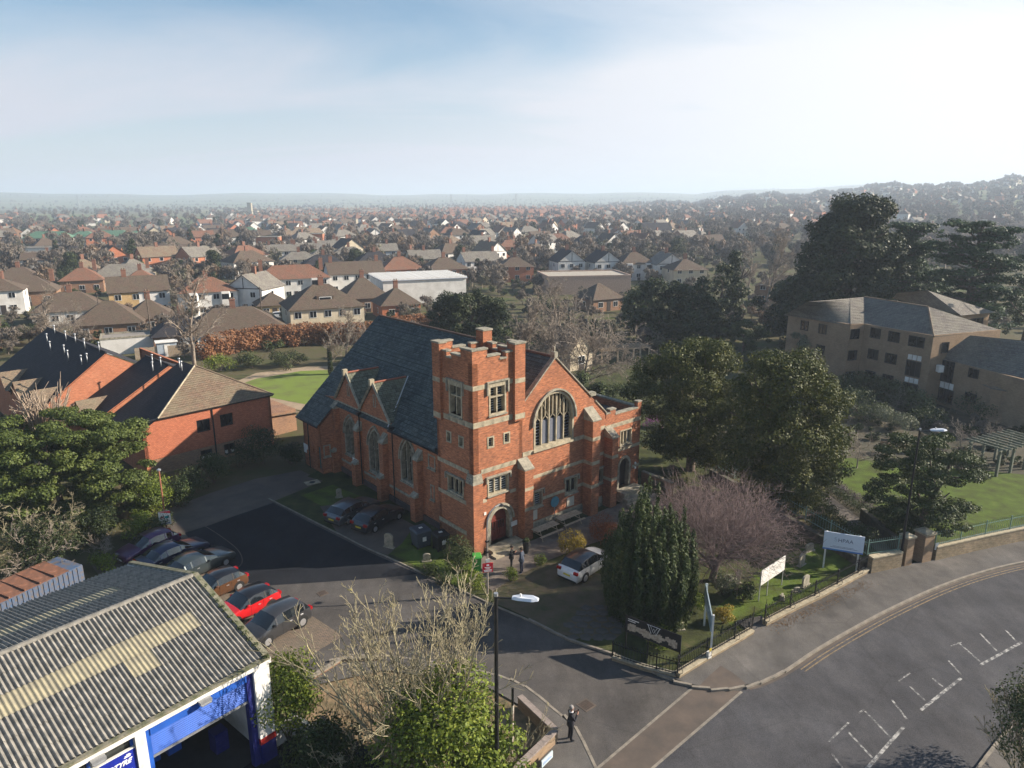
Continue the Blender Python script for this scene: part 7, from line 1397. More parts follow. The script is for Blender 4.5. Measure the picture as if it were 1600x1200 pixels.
# the rest: one object whose nodes set small trees on thousands of points
for i in range(4900):
    az=rng.uniform(-50,50) if i<1700 else rng.uniform(6,42); r_=rng.uniform(700,3600) if i<1700 else rng.uniform(480,2200)
    X,Y=r_*math.sin(R(az)),r_*math.cos(R(az)); u,v=PX(X,Y,tz(X,Y))
    if -460<u<2060 and not (u<330 and 312<v<321) and not (u>1000 and v>372): (rng.random()<(.3 if u<430 else 1 if r_>1100 or u>1100 else .7)) and far_pts.append((X,Y,tz(X,Y),r_))
for i in range(2600):   # tree belts across the plain
    b_=rng.integers(0,9); r0=[820,980,1150,1400,1750,2200,2800,3300,4200][b_]; az=rng.uniform(-42,40); r_=r0+rng.normal(0,25)+60*math.sin(az*.3+b_); X,Y=r_*math.sin(R(az)),r_*math.cos(R(az)); far_pts.append((X,Y,tz(X,Y),r_))
SRC=bpy.data.collections.new('tree_kinds')
def joined(name,parts):
    V=[];Fc=[];mi=[];ms=[];o=0
    for me_ in parts:
        nv=len(me_.vertices); a_=np.empty(nv*3,np.float32); me_.vertices.foreach_get('co',a_); V.append(a_.reshape(-1,3)); q=np.empty(len(me_.loops),np.int32); me_.loops.foreach_get('vertex_index',q); q=q.reshape(-1,4)+o; Fc.append(q); mi.append(np.full(len(q),len(ms))); ms.append(me_.materials[0]); o+=nv
    return npmesh(name,np.concatenate(V),np.concatenate(Fc),ms,np.concatenate(mi))
for i,(A_,B_) in enumerate(PT):
    me=joined('kind_%02d'%i,[q for q in (A_,B_) if q]); o=bpy.data.objects.new('kind_%02d'%i,me); SRC.objects.link(o)
def scatter(name,pts,label,kinds_p,smin=.6,smax=1.15,zs=1.0):
    n=len(pts); me=bpy.data.meshes.new(name); me.vertices.add(n); me.vertices.foreach_set('co',np.array([p[:3] for p in pts],np.float32).ravel())
    for an,ty,val in (('sc','FLOAT',rng.uniform(smin,smax,n)),('rt','FLOAT',rng.uniform(0,6.28,n)),('id','INT',rng.choice(len(kinds_p),n,p=kinds_p))):
        at=me.attributes.new(an,ty,'POINT'); at.data.foreach_set('value',val.astype(np.float32) if ty=='FLOAT' else val.astype(np.int32))
    o=link(name,me,kind='stuff'); o['label']=label
    ng=bpy.data.node_groups.new(name,'GeometryNodeTree'); ng.interface.new_socket('Geometry',in_out='INPUT',socket_type='NodeSocketGeometry'); ng.interface.new_socket('Geometry',in_out='OUTPUT',socket_type='NodeSocketGeometry')
    gi=ng.nodes.new('NodeGroupInput'); go=ng.nodes.new('NodeGroupOutput'); m2p=ng.nodes.new('GeometryNodeMeshToPoints'); ip=ng.nodes.new('GeometryNodeInstanceOnPoints'); ci=ng.nodes.new('GeometryNodeCollectionInfo')
    ci.inputs['Collection'].default_value=SRC; ci.inputs['Separate Children'].default_value=True; ci.inputs['Reset Children'].default_value=True
    def na(an,ty):
        q=ng.nodes.new('GeometryNodeInputNamedAttribute'); q.data_type=ty; q.inputs['Name'].default_value=an; return q.outputs['Attribute']
    lk=ng.links.new; lk(gi.outputs[0],m2p.inputs[0]); lk(m2p.outputs[0],ip.inputs['Points']); lk(ci.outputs[0],ip.inputs['Instance']); ip.inputs['Pick Instance'].default_value=True
    lk(na('id','INT'),ip.inputs['Instance Index']); cx=ng.nodes.new('ShaderNodeCombineXYZ'); lk(na('rt','FLOAT'),cx.inputs[2]); e2r=ng.nodes.new('FunctionNodeEulerToRotation'); lk(cx.outputs[0],e2r.inputs[0]); lk(e2r.outputs[0],ip.inputs['Rotation'])
    c3=ng.nodes.new('ShaderNodeCombineXYZ'); sa=na('sc','FLOAT'); zm=ng.nodes.new('ShaderNodeMath'); zm.operation='MULTIPLY'; zm.inputs[1].default_value=zs; lk(sa,zm.inputs[0]); lk(sa,c3.inputs[0]); lk(sa,c3.inputs[1]); lk(zm.outputs[0],c3.inputs[2]); lk(c3.outputs[0],ip.inputs['Scale'])
    lk(ip.outputs[0],go.inputs[0]); md=o.modifiers.new('scatter','NODES'); md.node_group=ng; return o
scatter('distant_woods',far_pts,'countless distant bare and evergreen trees across the plain and hillside',[.19,.19,.13,.09,.17,.10,.06,.07],.45,.95)
gp=[]
pol=[(1010,640),(1100,600),(1350,590),(1600,640),(1640,735),(1400,715),(1290,715),(1235,735),(1130,735),(1040,720)]
def inpoly(u,v,P):
    r_=False
    for i in range(len(P)):
        (x1,y1),(x2,y2)=P[i],P[i-1]
        if (y1>v)!=(y2>v) and u<(x2-x1)*(v-y1)/(y2-y1)+x1: r_=not r_
    return r_
bp=[]
while len(bp)<330:
    u,v=rng.uniform(900,1640),rng.uniform(560,900)
    if inpoly(u,v,pol) or inpoly(u,v,[(1110,738),(1225,755),(1290,800),(1340,850),(1400,868),(1330,866),(1235,806)]) or inpoly(u,v,[(1010,770),(1060,720),(1110,760),(1150,860),(1090,860),(1020,800)]): X,Y=G(u,v); bp.append((X,Y,.03))
for i in range(2100):
    u=rng.uniform(-400,1900); v=rng.uniform(400,560); X,Y=G(u,v)
    if u>1080 and v>520: continue
    if math.hypot(X,Y)<112 or blocked(X,Y,2.0) or (370<u<610 and v>520) : continue
    gp.append((X,Y,0))
scatter('garden_shrubs',gp,'small garden shrubs and hedges crowding the plots between the houses',[.10,.10,.14,.08,.10,.20,.03,.25],.16,.42,.85)
scatter('border_plants',bp,'low mixed plants and shrubs filling the borders of the terraced garden',[.06,.06,.16,.05,.06,.16,.0,.45],.06,.20,.7)
# far church tower and pylons on the horizon
X,Y=G(391,332); t=thing('distant_church_tower','pale square church tower far away on the plain at the left of centre','tower',(X,Y,tz(X,Y))); MB().box(-3.5,3.5,-3.5,3.5,-2,19).build('shaft',M_STONE,t); MB().box(-3.8,3.8,-3.8,-3,19,20.2).build('parapet',M_STONE,t)
for u,l in ((705,'left'),(806,'middle'),(123,'far left')):
    X,Y=G(u,324); t=thing('electricity_pylon','faint electricity pylon on the %s horizon'%l,'pylon',(X,Y,tz(X,Y)),.4); mb=MB()
    for sx,sy in ((-3,-3),(3,-3),(3,3),(-3,3)): mb.tube([(sx,sy,0),(sx*.25,sy*.25,30),(0,0,38)],.35,3)
    mb.build('mast',M_STEEL,t)
    for z,w_ in ((24,7),(29,8),(34,6)): MB().tube([(-w_,0,z),(w_,0,z)],.3,3).build('cross_arm',M_STEEL,t)

ORD='first second third fourth fifth sixth seventh eighth ninth tenth eleventh twelfth thirteenth fourteenth fifteenth sixteenth seventeenth eighteenth nineteenth twentieth'.split()
gr_={}
for o,l,u in LAB: gr_.setdefault((l[0],l[1]),[]).append((u,o))
for (a_,z_),q in gr_.items():
    q.sort(key=lambda k:k[0])
    for i,(u,o) in enumerate(q):
        o['label']=('%s, %s'%(a_,z_)) if len(q)==1 else '%s %s from left, %s'%(ORD[i] if i<20 else ORD[(i-20)%20]+' after twenty' if i<40 else ORD[(i-40)%20]+' after forty',a_,z_)
# ---------------------------------------------------------------- cars
M_TYRE=mat('tyre_rubber',(0.018,0.018,0.018),.8); M_RIM=mat('alloy_rim',(0.55,0.55,0.56),.35,.7,col2=(.45,.45,.46)); M_CG=glassmat('car_glass',(0.012,0.016,0.02),.04,1.0); M_HL=mat('headlight_lens',(0.6,0.62,0.65),.1,col2=(.45,.47,.5)); M_TL=mat('tail_light',(0.35,0.01,0.01),.15,col2=(.22,.005,.005)); M_TRIM=mat('black_plastic',(0.02,0.02,0.02),.6)
def paint(name,c,metal=.3): return mat('paint_'+name,c,.28,metal,col2=tuple(x*.85 for x in c),scale=.8,spec=.5,coat=.8)
def car(label,u,v,head,col,L=4.2,W=1.76,H=1.48,style='hatch',roofcol=None,plate='white',group=None,z=0,det=2,loc=None,name='parked_car'):
    X,Y=loc if loc else G(u,v,z); t=thing(name,label,'car',(X,Y,z),head,group); m=col; rm=roofcol or col
    h=W/2; wb=L*.61; fa=L/2-L*.19; ra=fa-wb       # axle x positions (front is +x)
    # stations: x, hood/belt height, roof height (None = no cabin), width factor
    bl=.62*H; 
    if style=='saloon': st=[(L/2,.36*H,0,.80),(L/2-.12,.47*H,0,.92),(L/2-.75,.58*H,0,.99),(L*.21,.64*H,0,1),(L*.03,.66*H,.96*H,1),(-L*.06,.66*H,H,1),(-L*.18,.66*H,.99*H,1),(-L*.27,.66*H,.9*H,.99),(-L*.38,.66*H,0,.97),(-L/2+.12,.63*H,0,.93),(-L/2,.5*H,0,.84)]; cab=(3,8)
    elif style=='mpv': st=[(L/2,.36*H,0,.82),(L/2-.10,.46*H,0,.93),(L/2-.5,.57*H,0,.99),(L*.30,.62*H,0,1),(L*.13,.64*H,.93*H,1),(0,.64*H,H,1),(-L*.22,.64*H,.99*H,1),(-L*.36,.64*H,.93*H,.98),(-L*.46,.62*H,0,.95),(-L/2+.06,.55*H,0,.92),(-L/2,.44*H,0,.86)]; cab=(3,8)
    else: st=[(L/2,.35*H,0,.80),(L/2-.12,.46*H,0,.92),(L/2-.65,.57*H,0,.99),(L*.22,.62*H,0,1),(L*.05,.64*H,.95*H,1),(-L*.05,.65*H,H,1),(-L*.22,.66*H,.98*H,1),(-L*.35,.67*H,.92*H,.98),(-L*.45,.64*H,0,.95),(-L/2+.08,.55*H,0,.93),(-L/2,.42*H,0,.86)]; cab=(3,8)
    c0_,c1_=cab; rings=[]
    for i,(x,b_,r_,wf) in enumerate(st):
        w_=h*wf; cabin=c0_<i<c1_
        low=.22 if 0<i<len(st)-1 else .30
        row=[(x,w_*.90,low),(x,w_,low+.14),(x,w_,b_*.72),(x,w_*.975,b_)]
        if cabin: row+=[(x,w_*.80,r_-.09),(x,w_*.70,r_-.015),(x,0,r_)]
        else: row+=[(x,w_*.90,b_+.025),(x,w_*.6,b_+.05),(x,0,b_+.06)]
        rings.append(row)
    body=MB(); roof=MB(); glass={}
    V=[];nr=7
    for row in rings:
        V+=row+[(p[0],-p[1],p[2]) for p in row[:-1][::-1]]
    nc_=13; body.add(V,[])
    for i in range(len(rings)-1):
        for j in range(nc_-1):
            f=(i*nc_+j,i*nc_+j+1,(i+1)*nc_+j+1,(i+1)*nc_+j)
            jj=j if j<6 else 11-j     # mirrored band index
            cab_a=c0_<i<c1_; cab_b=c0_<i+1<c1_
            key=None
            if jj==3 and cab_a and cab_b: key='side'
            elif jj>=3 and (not cab_a) and cab_b: key='windscreen' if jj>=4 else 'side'
            elif jj>=3 and cab_a and (not cab_b): key='rear_window' if jj>=4 else 'side'
            if key=='side': key='side_window_'+('l' if j<6 else 'r')
            if key: glass.setdefault(key,[]).append(f)
            elif jj>=4 and cab_a and cab_b: glass.setdefault('roof',[]).append(f)
            else: body.f.append(f[::-1]); body.m.append(0)
    body.f.append(tuple(range(nc_))); body.m.append(0); body.f.append(tuple(range((len(rings)-1)*nc_,len(rings)*nc_))[::-1]); body.m.append(0)
    body.add([(L/2-.1,-h*.85,.24),(L/2-.1,h*.85,.24),(-L/2+.1,h*.85,.24),(-L/2+.1,-h*.85,.24)],[(0,1,2,3)])
    me=body.mesh('body',m,True); bo=link('body',me,t)
    def sub(nm,fs,mm,par=None):
        mb=MB(); mb.v=list(V); mb.f=[f[::-1] for f in fs]; mb.m=[0]*len(fs)
        used=sorted({i for f in mb.f for i in f}); mp={q:i for i,q in enumerate(used)}; mb.v=[mb.v[q] for q in used]; mb.f=[tuple(mp[i] for i in f) for f in mb.f]
        return mb.build(nm,mm,par or t,True)
    for k,fs in glass.items(): sub('side_window' if k.startswith('side') else k,fs,rm if k=='roof' else M_CG)
    def PV(i,j): return Vector(V[i*nc_+j])
    for sgn in (1,-1):   # pillars and belt line over the side glass
        for i in ([c0_+1,(c0_+c1_)//2+1,c1_-1] if det>1 else [c1_-1]):
            a=PV(i,3); b_=PV(i,4); a.y*=sgn; b_.y*=sgn; o=Vector((0,.012*sgn,0)); dx_=Vector((.045,0,0))
            MB().add([a-dx_+o,a+dx_+o,b_+dx_+o,b_-dx_+o],[(0,1,2,3) if sgn<0 else (3,2,1,0)]).build('pillar',M_TRIM if roofcol else m,t)
        for xa in (fa,ra):
            rw=.315*(H/1.48); mb=MB(); mb.tube([(xa,sgn*(h-.20),rw),(xa,sgn*(h+.012),rw)],rw,16); wv=mb.build('wheel',M_TYRE,t)
            mb=MB(); mb.tube([(xa,sgn*(h-.0),rw),(xa,sgn*(h+.03),rw)],[rw*.66,rw*.60],12); mb.build('rim',M_RIM,wv)
            n=10; mb=MB(); arc=[(xa+(rw+.07)*math.cos(math.pi*q/n),sgn*(h+.004),rw+(rw+.07)*math.sin(math.pi*q/n)) for q in range(n+1)]; arc2=[(xa+(rw+.0)*math.cos(math.pi*q/n),sgn*(h+.006),rw+(rw)*math.sin(math.pi*q/n)) for q in range(n+1)]
            mb.add(arc+arc2,[(q,q+1,n+2+q,n+1+q) if sgn<0 else (q,n+1+q,n+2+q,q+1) for q in range(n)]); mb.build('wheel_arch',M_TRIM,t)
        mb=MB(); s0=st[c0_+1][0]+.05; mb.lathe([(.02,-.06),(.09,-.03),(.09,.05),(.02,.09)],8,(s0+.12,sgn*(h+.09),bl+.1)); mb.build('mirror',m,t)
        x=L/2-.06; MB().add([(x+.02,sgn*h*.45,.40*H),(x-.16,sgn*h*.9,.42*H),(x-.28,sgn*h*.92,.52*H),(x-.05,sgn*h*.5,.485*H),(x-.05,sgn*h*.45,.38*H)],[(0,1,2,3) if sgn>0 else (3,2,1,0)]).build('headlight',M_HL,t)
        x=-L/2; z0=.50*H if style!='saloon' else .5*H; MB().box(x-.02,x+.12,min(sgn*h*.58,sgn*h*.93),max(sgn*h*.58,sgn*h*.93),z0,z0+.17).build('tail_light',M_TL,t)
        for xs in (L*.05-.02,-L*.17): MB().box(xs-.006,xs+.006,min(sgn*(h*.99),sgn*(h+.004)),max(sgn*h*.99,sgn*(h+.004)),.3,bl-.02).build('door_gap',M_TRIM,t)
        for xs in (-L*.1,-L*.3): MB().box(xs-.09,xs+.09,min(sgn*h*.98,sgn*(h+.02)),max(sgn*h*.98,sgn*(h+.02)),bl-.16,bl-.12).build('door_handle',M_RIM if det>1 else m,t)
    MB().box(L/2-.06,L/2+.02,-h*.5,h*.5,.3*H-.05,.3*H+.06).build('grille',M_TRIM,t)
    MB().box(-L/2-.03,-L/2+.1,-h*.8,h*.8,.25,.34).build('rear_bumper',M_TRIM,t)
    pm=mat('plate_yellow',(0.65,0.52,0.05),.5,col2=(.6,.48,.05)); MB().box(-L/2-.035,-L/2+.02,-.26,.26,.40*H-.06,.40*H+.05).build('number_plate',pm,t); MB().box(L/2-.02,L/2+.035,-.26,.26,.22*H,.22*H+.11).build('number_plate',M_WHITE,t)
    return t
def hd(p,q): a=G(*p);b_=G(*q); return math.atan2(b_[1]-a[1],b_[0]-a[0])
hL=hd((477,978),(417,1013))           # bottom-left bound direction of the parked row
wheels=lambda p,q: None
g_='cars parked beside the garage'
X1=Vector(G(417,1013)); X2=Vector(G(477,978)); dv=(X1-X2).normalized(); nv=Vector((dv.y,-dv.x)); ctr=(X1+X2)/2
if PX(*(ctr+nv))[1]>PX(*ctr)[1]: nv=-nv
c6=ctr+nv*.85
car('grey boxy hatchback nearest the block paving, last of the parked row',0,0,hL,paint('grey',(0.045,0.046,0.05)),L=3.85,W=1.72,H=1.58,style='mpv',loc=tuple(c6),group=g_)
car('bright red hatchback with a black roof next to the grey one',386,958,hL-.05,paint('red',(0.50,0.012,0.015),0),L=3.8,W=1.7,H=1.45,roofcol=paint('black',(0.012,0.012,0.014)),group=g_)
car('small copper-brown car with a dark roof beside the garage roof edge',338,928,hL-.05,paint('copper',(0.13,0.06,0.028)),L=3.7,W=1.68,H=1.42,roofcol=paint('black',(0.012,0.012,0.014)),group=g_)
car('dark green-grey saloon facing the driveway',310,893,hL+math.pi+.02,paint('slate',(0.045,0.06,0.065)),L=4.8,W=1.84,H=1.42,style='saloon',group=g_)
car('dark navy saloon between the purple hatchback and the green-grey saloon',272,876,hL+math.pi+.03,paint('navy',(0.02,0.025,0.07)),L=4.6,W=1.8,H=1.42,style='saloon',group=g_)
car('purple hatchback at the far end of the parked row',233,864,hL+.02,paint('purple',(0.075,0.018,0.085)),L=4.0,W=1.72,H=1.45,group=g_)
hC=hd((520,815),(595,778))
car('silver-grey estate car nose-in beside the church lawn',552,806,hC,paint('silver',(0.10,0.11,0.125),.5),L=4.5,W=1.82,H=1.45,group='two cars parked beside the church wall'); car('black hatchback parked right of the silver-grey estate by the church',592,818,hC,paint('black2',(0.02,0.022,0.03)),L=4.3,W=1.78,H=1.46,group='two cars parked beside the church wall')
car('white crossover with a dark roof half hidden by the columnar yew',915,892,hd((890,905),(948,868)),paint('white',(0.78,0.78,0.78),0),L=4.15,W=1.78,H=1.56,roofcol=paint('charcoal',(0.03,0.03,0.035)),plate='yellow')
for u,v,c_,l,a_ in ((421,512,(0.7,0.7,0.7),'white van in the street behind the copper hedge',.3),(438,497,(0.6,0.62,0.65),'silver car parked by the ochre garage',.4),(405,488,(0.72,0.72,0.72),'white car in front of the tall white gabled house',.2),(185,541,(0.7,0.7,0.7),'white car by the conservatory',.5)):
    x,y=G(u,v); car(l,0,0,a_,paint('far%d'%u,c_,0),L=4.6 if 'van' in l else 4.1,H=1.9 if 'van' in l else 1.45,style='mpv' if 'van' in l else 'hatch',loc=(x,y),det=1)
# ---------------------------------------------------------------- people
def person(label,u,v,face,h=1.75,coat=(0.02,0.02,0.025),legs=(0.015,0.015,0.02),hair=(0.4,0.4,0.4),arms='up',z=0,scarf=None):
    X,Y=G(u,v,z); t=thing('person',label,'person',(X,Y,z),face); k=h/1.75
    J=dict(pel=(0,0,.95),wst=(0,0,1.08),chs=(.0,0,1.30),nk=(.02,0,1.48),hb=(.035,0,1.55),hd=(.045,0,1.65),ht=(.03,0,1.73))
    E=[('pel','wst'),('wst','chs'),('chs','nk'),('nk','hb'),('hb','hd'),('hd','ht')]; Rr=dict(pel=.155,wst=.145,chs=.17,nk=.062,hb=.06,hd=.098,ht=.075)
    for s,sn in ((1,'l'),(-1,'r')):
        J['hp'+sn]=(0,s*.095,.90);J['kn'+sn]=(.02,s*.105,.50);J['an'+sn]=(-.02,s*.11,.09);J['he'+sn]=(-.04,s*.115,.045);J['to'+sn]=(.15,s*.14,.035); E+=[('pel','hp'+sn),('hp'+sn,'kn'+sn),('kn'+sn,'an'+sn),('an'+sn,'he'+sn),('an'+sn,'to'+sn)]
        Rr.update({'hp'+sn:.105,'kn'+sn:.068,'an'+sn:.05,'he'+sn:.042,'to'+sn:.038})
        J['sh'+sn]=(0,s*.17,1.40)
        if arms=='up': J['el'+sn]=(.08,s*.25,1.14); J['wr'+sn]=(.26,s*.10,1.32); J['ha'+sn]=(.31,s*.06,1.37)
        elif arms=='pocket': J['el'+sn]=(-.06,s*.27,1.12); J['wr'+sn]=(.10,s*.20,.98); J['ha'+sn]=(.14,s*.17,.94)
        else: J['el'+sn]=(-.02,s*.235,1.12); J['wr'+sn]=(.05,s*.25,.88); J['ha'+sn]=(.07,s*.25,.80)
        E+=[('chs','sh'+sn),('sh'+sn,'el'+sn),('el'+sn,'wr'+sn),('wr'+sn,'ha'+sn)]; Rr.update({'sh'+sn:.08,'el'+sn:.055,'wr'+sn:.038,'ha'+sn:.036})
        hx=Vector(J['ha'+sn]); d=(hx-Vector(J['wr'+sn])).normalized(); sd_=Vector((0,s,0)) if arms!='up' else Vector((0,0,1))
        for q in range(4):
            a='f%d%s'%(q,sn); b_='g%d%s'%(q,sn); c=hx+d*.03+sd_*(.027-.018*q); J[a]=tuple(c+d*.035); J[b_]=tuple(c+d*(.075-.006*abs(q-1))+Vector((0,-s*.02,-.01))); E+=[('ha'+sn,a),(a,b_)]; Rr[a]=.0095; Rr[b_]=.008
        a='th'+sn; J[a]=tuple(hx+sd_*.04+d*.02); E.append(('ha'+sn,a)); Rr[a]=.010
    ids={n:i for i,n in enumerate(J)}; me=bpy.data.meshes.new('body'); me.from_pydata([tuple(c*k for c in J[n]) for n in J],[(ids[a],ids[b_]) for a,b_ in E],[])
    o=bpy.data.objects.new('body',me); COL.objects.link(o); sk=o.modifiers.new('s','SKIN'); 
    for n,i in ids.items(): r_=Rr[n]*k; me.skin_vertices[0].data[i].radius=(r_,r_*(.82 if n in('pel','wst','chs') else 1)) if n not in ('pel','wst','chs') else (r_*.8,r_*1.05)
    me.skin_vertices[0].data[ids['pel']].use_root=True; o.modifiers.new('d','SUBSURF').levels=2; o.modifiers['d'].render_levels=2
    dg=bpy.context.evaluated_depsgraph_get(); m2=bpy.data.meshes.new_from_object(o.evaluated_get(dg)); bpy.data.objects.remove(o)
    mats=[mat('coat_%g_%g'%(coat[0],coat[2]),coat,.85,bump=.3,bscale=30),mat('trousers_%g'%legs[0],legs,.85),mat('skin',(0.45,0.25,0.17),.6,col2=(.4,.21,.14)),mat('shoes',(.012,.012,.012),.5)]
    for m_ in mats: m2.materials.append(m_)
    for p in m2.polygons:
        c=p.center; z_=c.z/k; r_=math.hypot(c.x,c.y)/k; hand=min((Vector(J['ha'+q])*k-c).length for q in 'lr')<.10
        p.material_index=2 if (z_>1.50 or hand) else 3 if z_<.08 else 1 if z_<.86 else 0; p.use_smooth=True
    link('body',m2,t)
    hm=mat('hair_%g'%hair[0],hair,.8,bump=.4,bscale=60); mb=MB(); mb.lathe([(.0,.0),(.07,.005),(.10,-.04),(.108,-.10),(.09,-.16),(.0,-.17)][::-1],12,(.02*k,0,1.765*k)); mb.build('hair',hm,t,True)
    fm=mats[2]; mb=MB(); mb.tube([((.045+.095)*k,0,1.66*k),(.165*k,0,1.63*k),(.14*k,0,1.62*k)],[.008,.014,.01],6); mb.build('nose',fm,t)
    for s in (1,-1): MB().box(.125*k,.142*k,s*.032*k-.012,s*.032*k+.012,1.668*k,1.68*k).build('eye',M_TRIM,t); MB().lathe([(.0,-.03),(.018,-.01),(.018,.02),(0,.03)],6,(.03*k,s*.10*k,1.645*k)).build('ear',fm,t)
    MB().box(.12*k,.139*k,-.025,.025,1.59*k,1.598*k).build('mouth',mat('lips',(.3,.1,.09),.6),t)
    if scarf: 
        mb=MB(); mb.lathe([(.075,0),(.10,.02),(.10,.05),(.07,.07)],10,(.02*k,0,1.43*k)); mb.build('collar',mat('collar_%g'%scarf[0],scarf,.8),t)
    # coat hem
    mb=MB(); mb.lathe([(.165*k,.78*k),(.175*k,.80*k),(.165*k,1.0*k),(.15*k,1.1*k)],14); mb.build('coat_skirt',mats[0],t,True)
    return t
t=person('grey-haired man in a dark suit standing alone on the kerb holding a phone up',891,1156,R(20),1.80,coat=(0.022,0.022,0.03),hair=(.30,.28,.26),arms='up',z=.12,scarf=(.6,.6,.62))
ph=thing('mobile_phone','dark mobile phone held up by the grey-haired man on the kerb','phone',(t.location.x+.36*math.cos(R(20)),t.location.y+.36*math.sin(R(20)),t.location.z+1.42),R(20)); MB().box(-.006,.006,-.04,.04,-.01,.14).build('case',M_TRIM,ph)
person('person in black with head bowed, left of the two by the church door',799,889,R(-10),1.72,coat=(0.01,0.01,0.012),hair=(.03,.025,.02),arms='up')
person('person in a blue-grey jacket, right of the two by the church door',815,895,R(160),1.82,coat=(0.07,0.085,0.12),legs=(.03,.035,.06),hair=(.06,.045,.035),arms='pocket')
# ---------------------------------------------------------------- lamps, signs, bins
def lamp(u,v,label,h,r=.085,arm=1.25,dirx=0,headm=None):
    X,Y=G(u,v); t=thing('street_lamp',label,'street lamp',(X,Y,0),dirx); MB().cyl(0,0,-.1,1.3,r*1.45,10).tube([(0,0,1.3),(0,0,h)],[r,r*.75],10).build('post',M_BLACK,t)
    MB().tube([(0,0,h-.08),(.3,0,h-.05),(arm*.55,0,h-.02)],.03,6).build('arm',M_BLACK,t); MB().cyl(0,0,h,h+.12,r*.9,8).build('post_cap',M_STEEL,t)
    hm=mat('lamp_head_silver',(0.72,0.75,0.8),.35,.2,col2=(.6,.63,.68)); mb=MB(); x0=arm*.5
    mb.add([(x0,-.10,h-.02),(x0+.25,-.17,h),(x0+.75,-.19,h+.02),(x0+1.0,-.10,h+.03),(x0+1.0,.10,h+.03),(x0+.75,.19,h+.02),(x0+.25,.17,h),(x0,.10,h-.02),(x0,-.08,h+.05),(x0+.25,-.13,h+.10),(x0+.75,-.14,h+.12),(x0+.97,-.07,h+.09),(x0+.97,.07,h+.09),(x0+.75,.14,h+.12),(x0+.25,.13,h+.10),(x0,.08,h+.05)],[tuple(range(7,-1,-1)),tuple(range(8,16))]+[(i,(i+1)%8,8+(i+1)%8,8+i) for i in range(8)]); hb=mb.build('lamp_head',hm,t)
    MB().box(x0+.3,x0+.85,-.12,.12,h-.02,h-.005).build('lens',mat('lamp_lens',(.5,.5,.48),.2),hb); MB().cyl(x0+.32,0,h+.1,h+.2,.04,6).build('sensor',M_WHITE,hb); return t
X,Y=G(777,1258); lamp(777,1258,'tall black street lamp with a silver head crossing the foreground tree',ZAT(X,Y,931),.095,dirx=R(-12))
X,Y=G(1405,885); lamp(1405,885,'thin black street lamp with a silver head beside the left gate pier',ZAT(X,Y,672),.075,dirx=R(-5))
X,Y=G(1232,520); h_=ZAT(X,Y,448); t=thing('street_lamp','pale double-armed lamp column beyond the buff building','street lamp',(X,Y,0)); MB().cyl(0,0,0,h_,.12,6).build('post',M_STEEL,t); MB().tube([(-1.2,0,h_),(1.2,0,h_)],.1,5).build('arm',M_STEEL,t)
for u,v,top,l in ((239,545,455,'thin telegraph pole behind the small white garage'),(160,520,458,'telegraph pole by the ochre semi'),(410,500,448,'telegraph pole near the white van')):
    X,Y=G(u,v); h_=ZAT(X,Y,top); t=thing('telegraph_pole',l,'pole',(X,Y,0)); MB().tube([(0,0,0),(0,0,h_)],[.13,.09],6).build('shaft',M_BARK,t); MB().tube([(-.4,0,h_-.3),(.4,0,h_-.3)],.05,4).build('cross_bar',M_BARK,t)
# old lamp pole with swan neck, red sign
X,Y=G(762,929); t=thing('lamp_post','weathered lamp post with a swan-neck top in front of the red church door','lamp post',(X,Y,0),R(35)); MB().tube([(0,0,-.1),(0,0,4.6)],[.065,.05],8).build('post',mat('weathered_pole',(0.34,0.30,0.25),.8,col2=(.2,.17,.14)),t); MB().tube([(0,0,4.6),(.05,0,5.1),(.25,0,5.55),(.6,0,5.8),(1.0,0,5.85)],[.045,.04,.035,.03,.03],7).build('swan_neck',M_STEEL,t); MB().lathe([(.03,.1),(.14,.02),(.16,-.06),(.05,-.1)],10,(1.05,0,5.8)).build('lamp_shade',M_BLACK,t)
for z in (2.2,2.9,3.6): MB().box(-.1,.1,-.08,.08,z,z+.1).build('clamp',M_BLACK,t)
def board(label,cat,loc,rz_,w,h,z,col,lines,tcol,posts=(),name='sign',th=.04):
    t=thing(name,label,cat,loc,rz_); b_=MB().box(-w/2,w/2,-th,0,z,z+h).build('board',col,t)
    for px_,pz in posts: MB().box(px_-.04,px_+.04,.005,.08,pz,z+h).build('post',M_WHITE if 'black' not in label else M_BLACK,t)
    for s,x,zz,sz in lines: text(s,b_,(x,-th-.004,z+zz),(math.pi/2,0,0),sz,tcol,bold=.004)
    return t,b_
M_REDS=mat('sign_red',(0.60,0.03,0.05),.5,col2=(.5,.02,.04))
rs,b_=board('red sign with white lettering strapped to the weathered lamp post','sign',(X+.02,Y-.09,1.62),R(12),.66,.62,0,M_REDS,[],M_TXT,name='notice_sign')
for k_,(w_,z_,h_) in enumerate(((.16,.43,.11),(.40,.31,.05),(.26,.23,.04),(.50,.13,.05),(.46,.05,.045))): MB().box(-w_/2,w_/2,-.046,-.04,z_,z_+h_).build('print_line',M_TXT,b_)
MB().box(-.12,.12,-.04,0,.66,.9).build('board',M_WHITE,thing('small_notice','small white notice above the red sign on the lamp post','notice',(X+.02,Y-.09,1.62),R(12)))
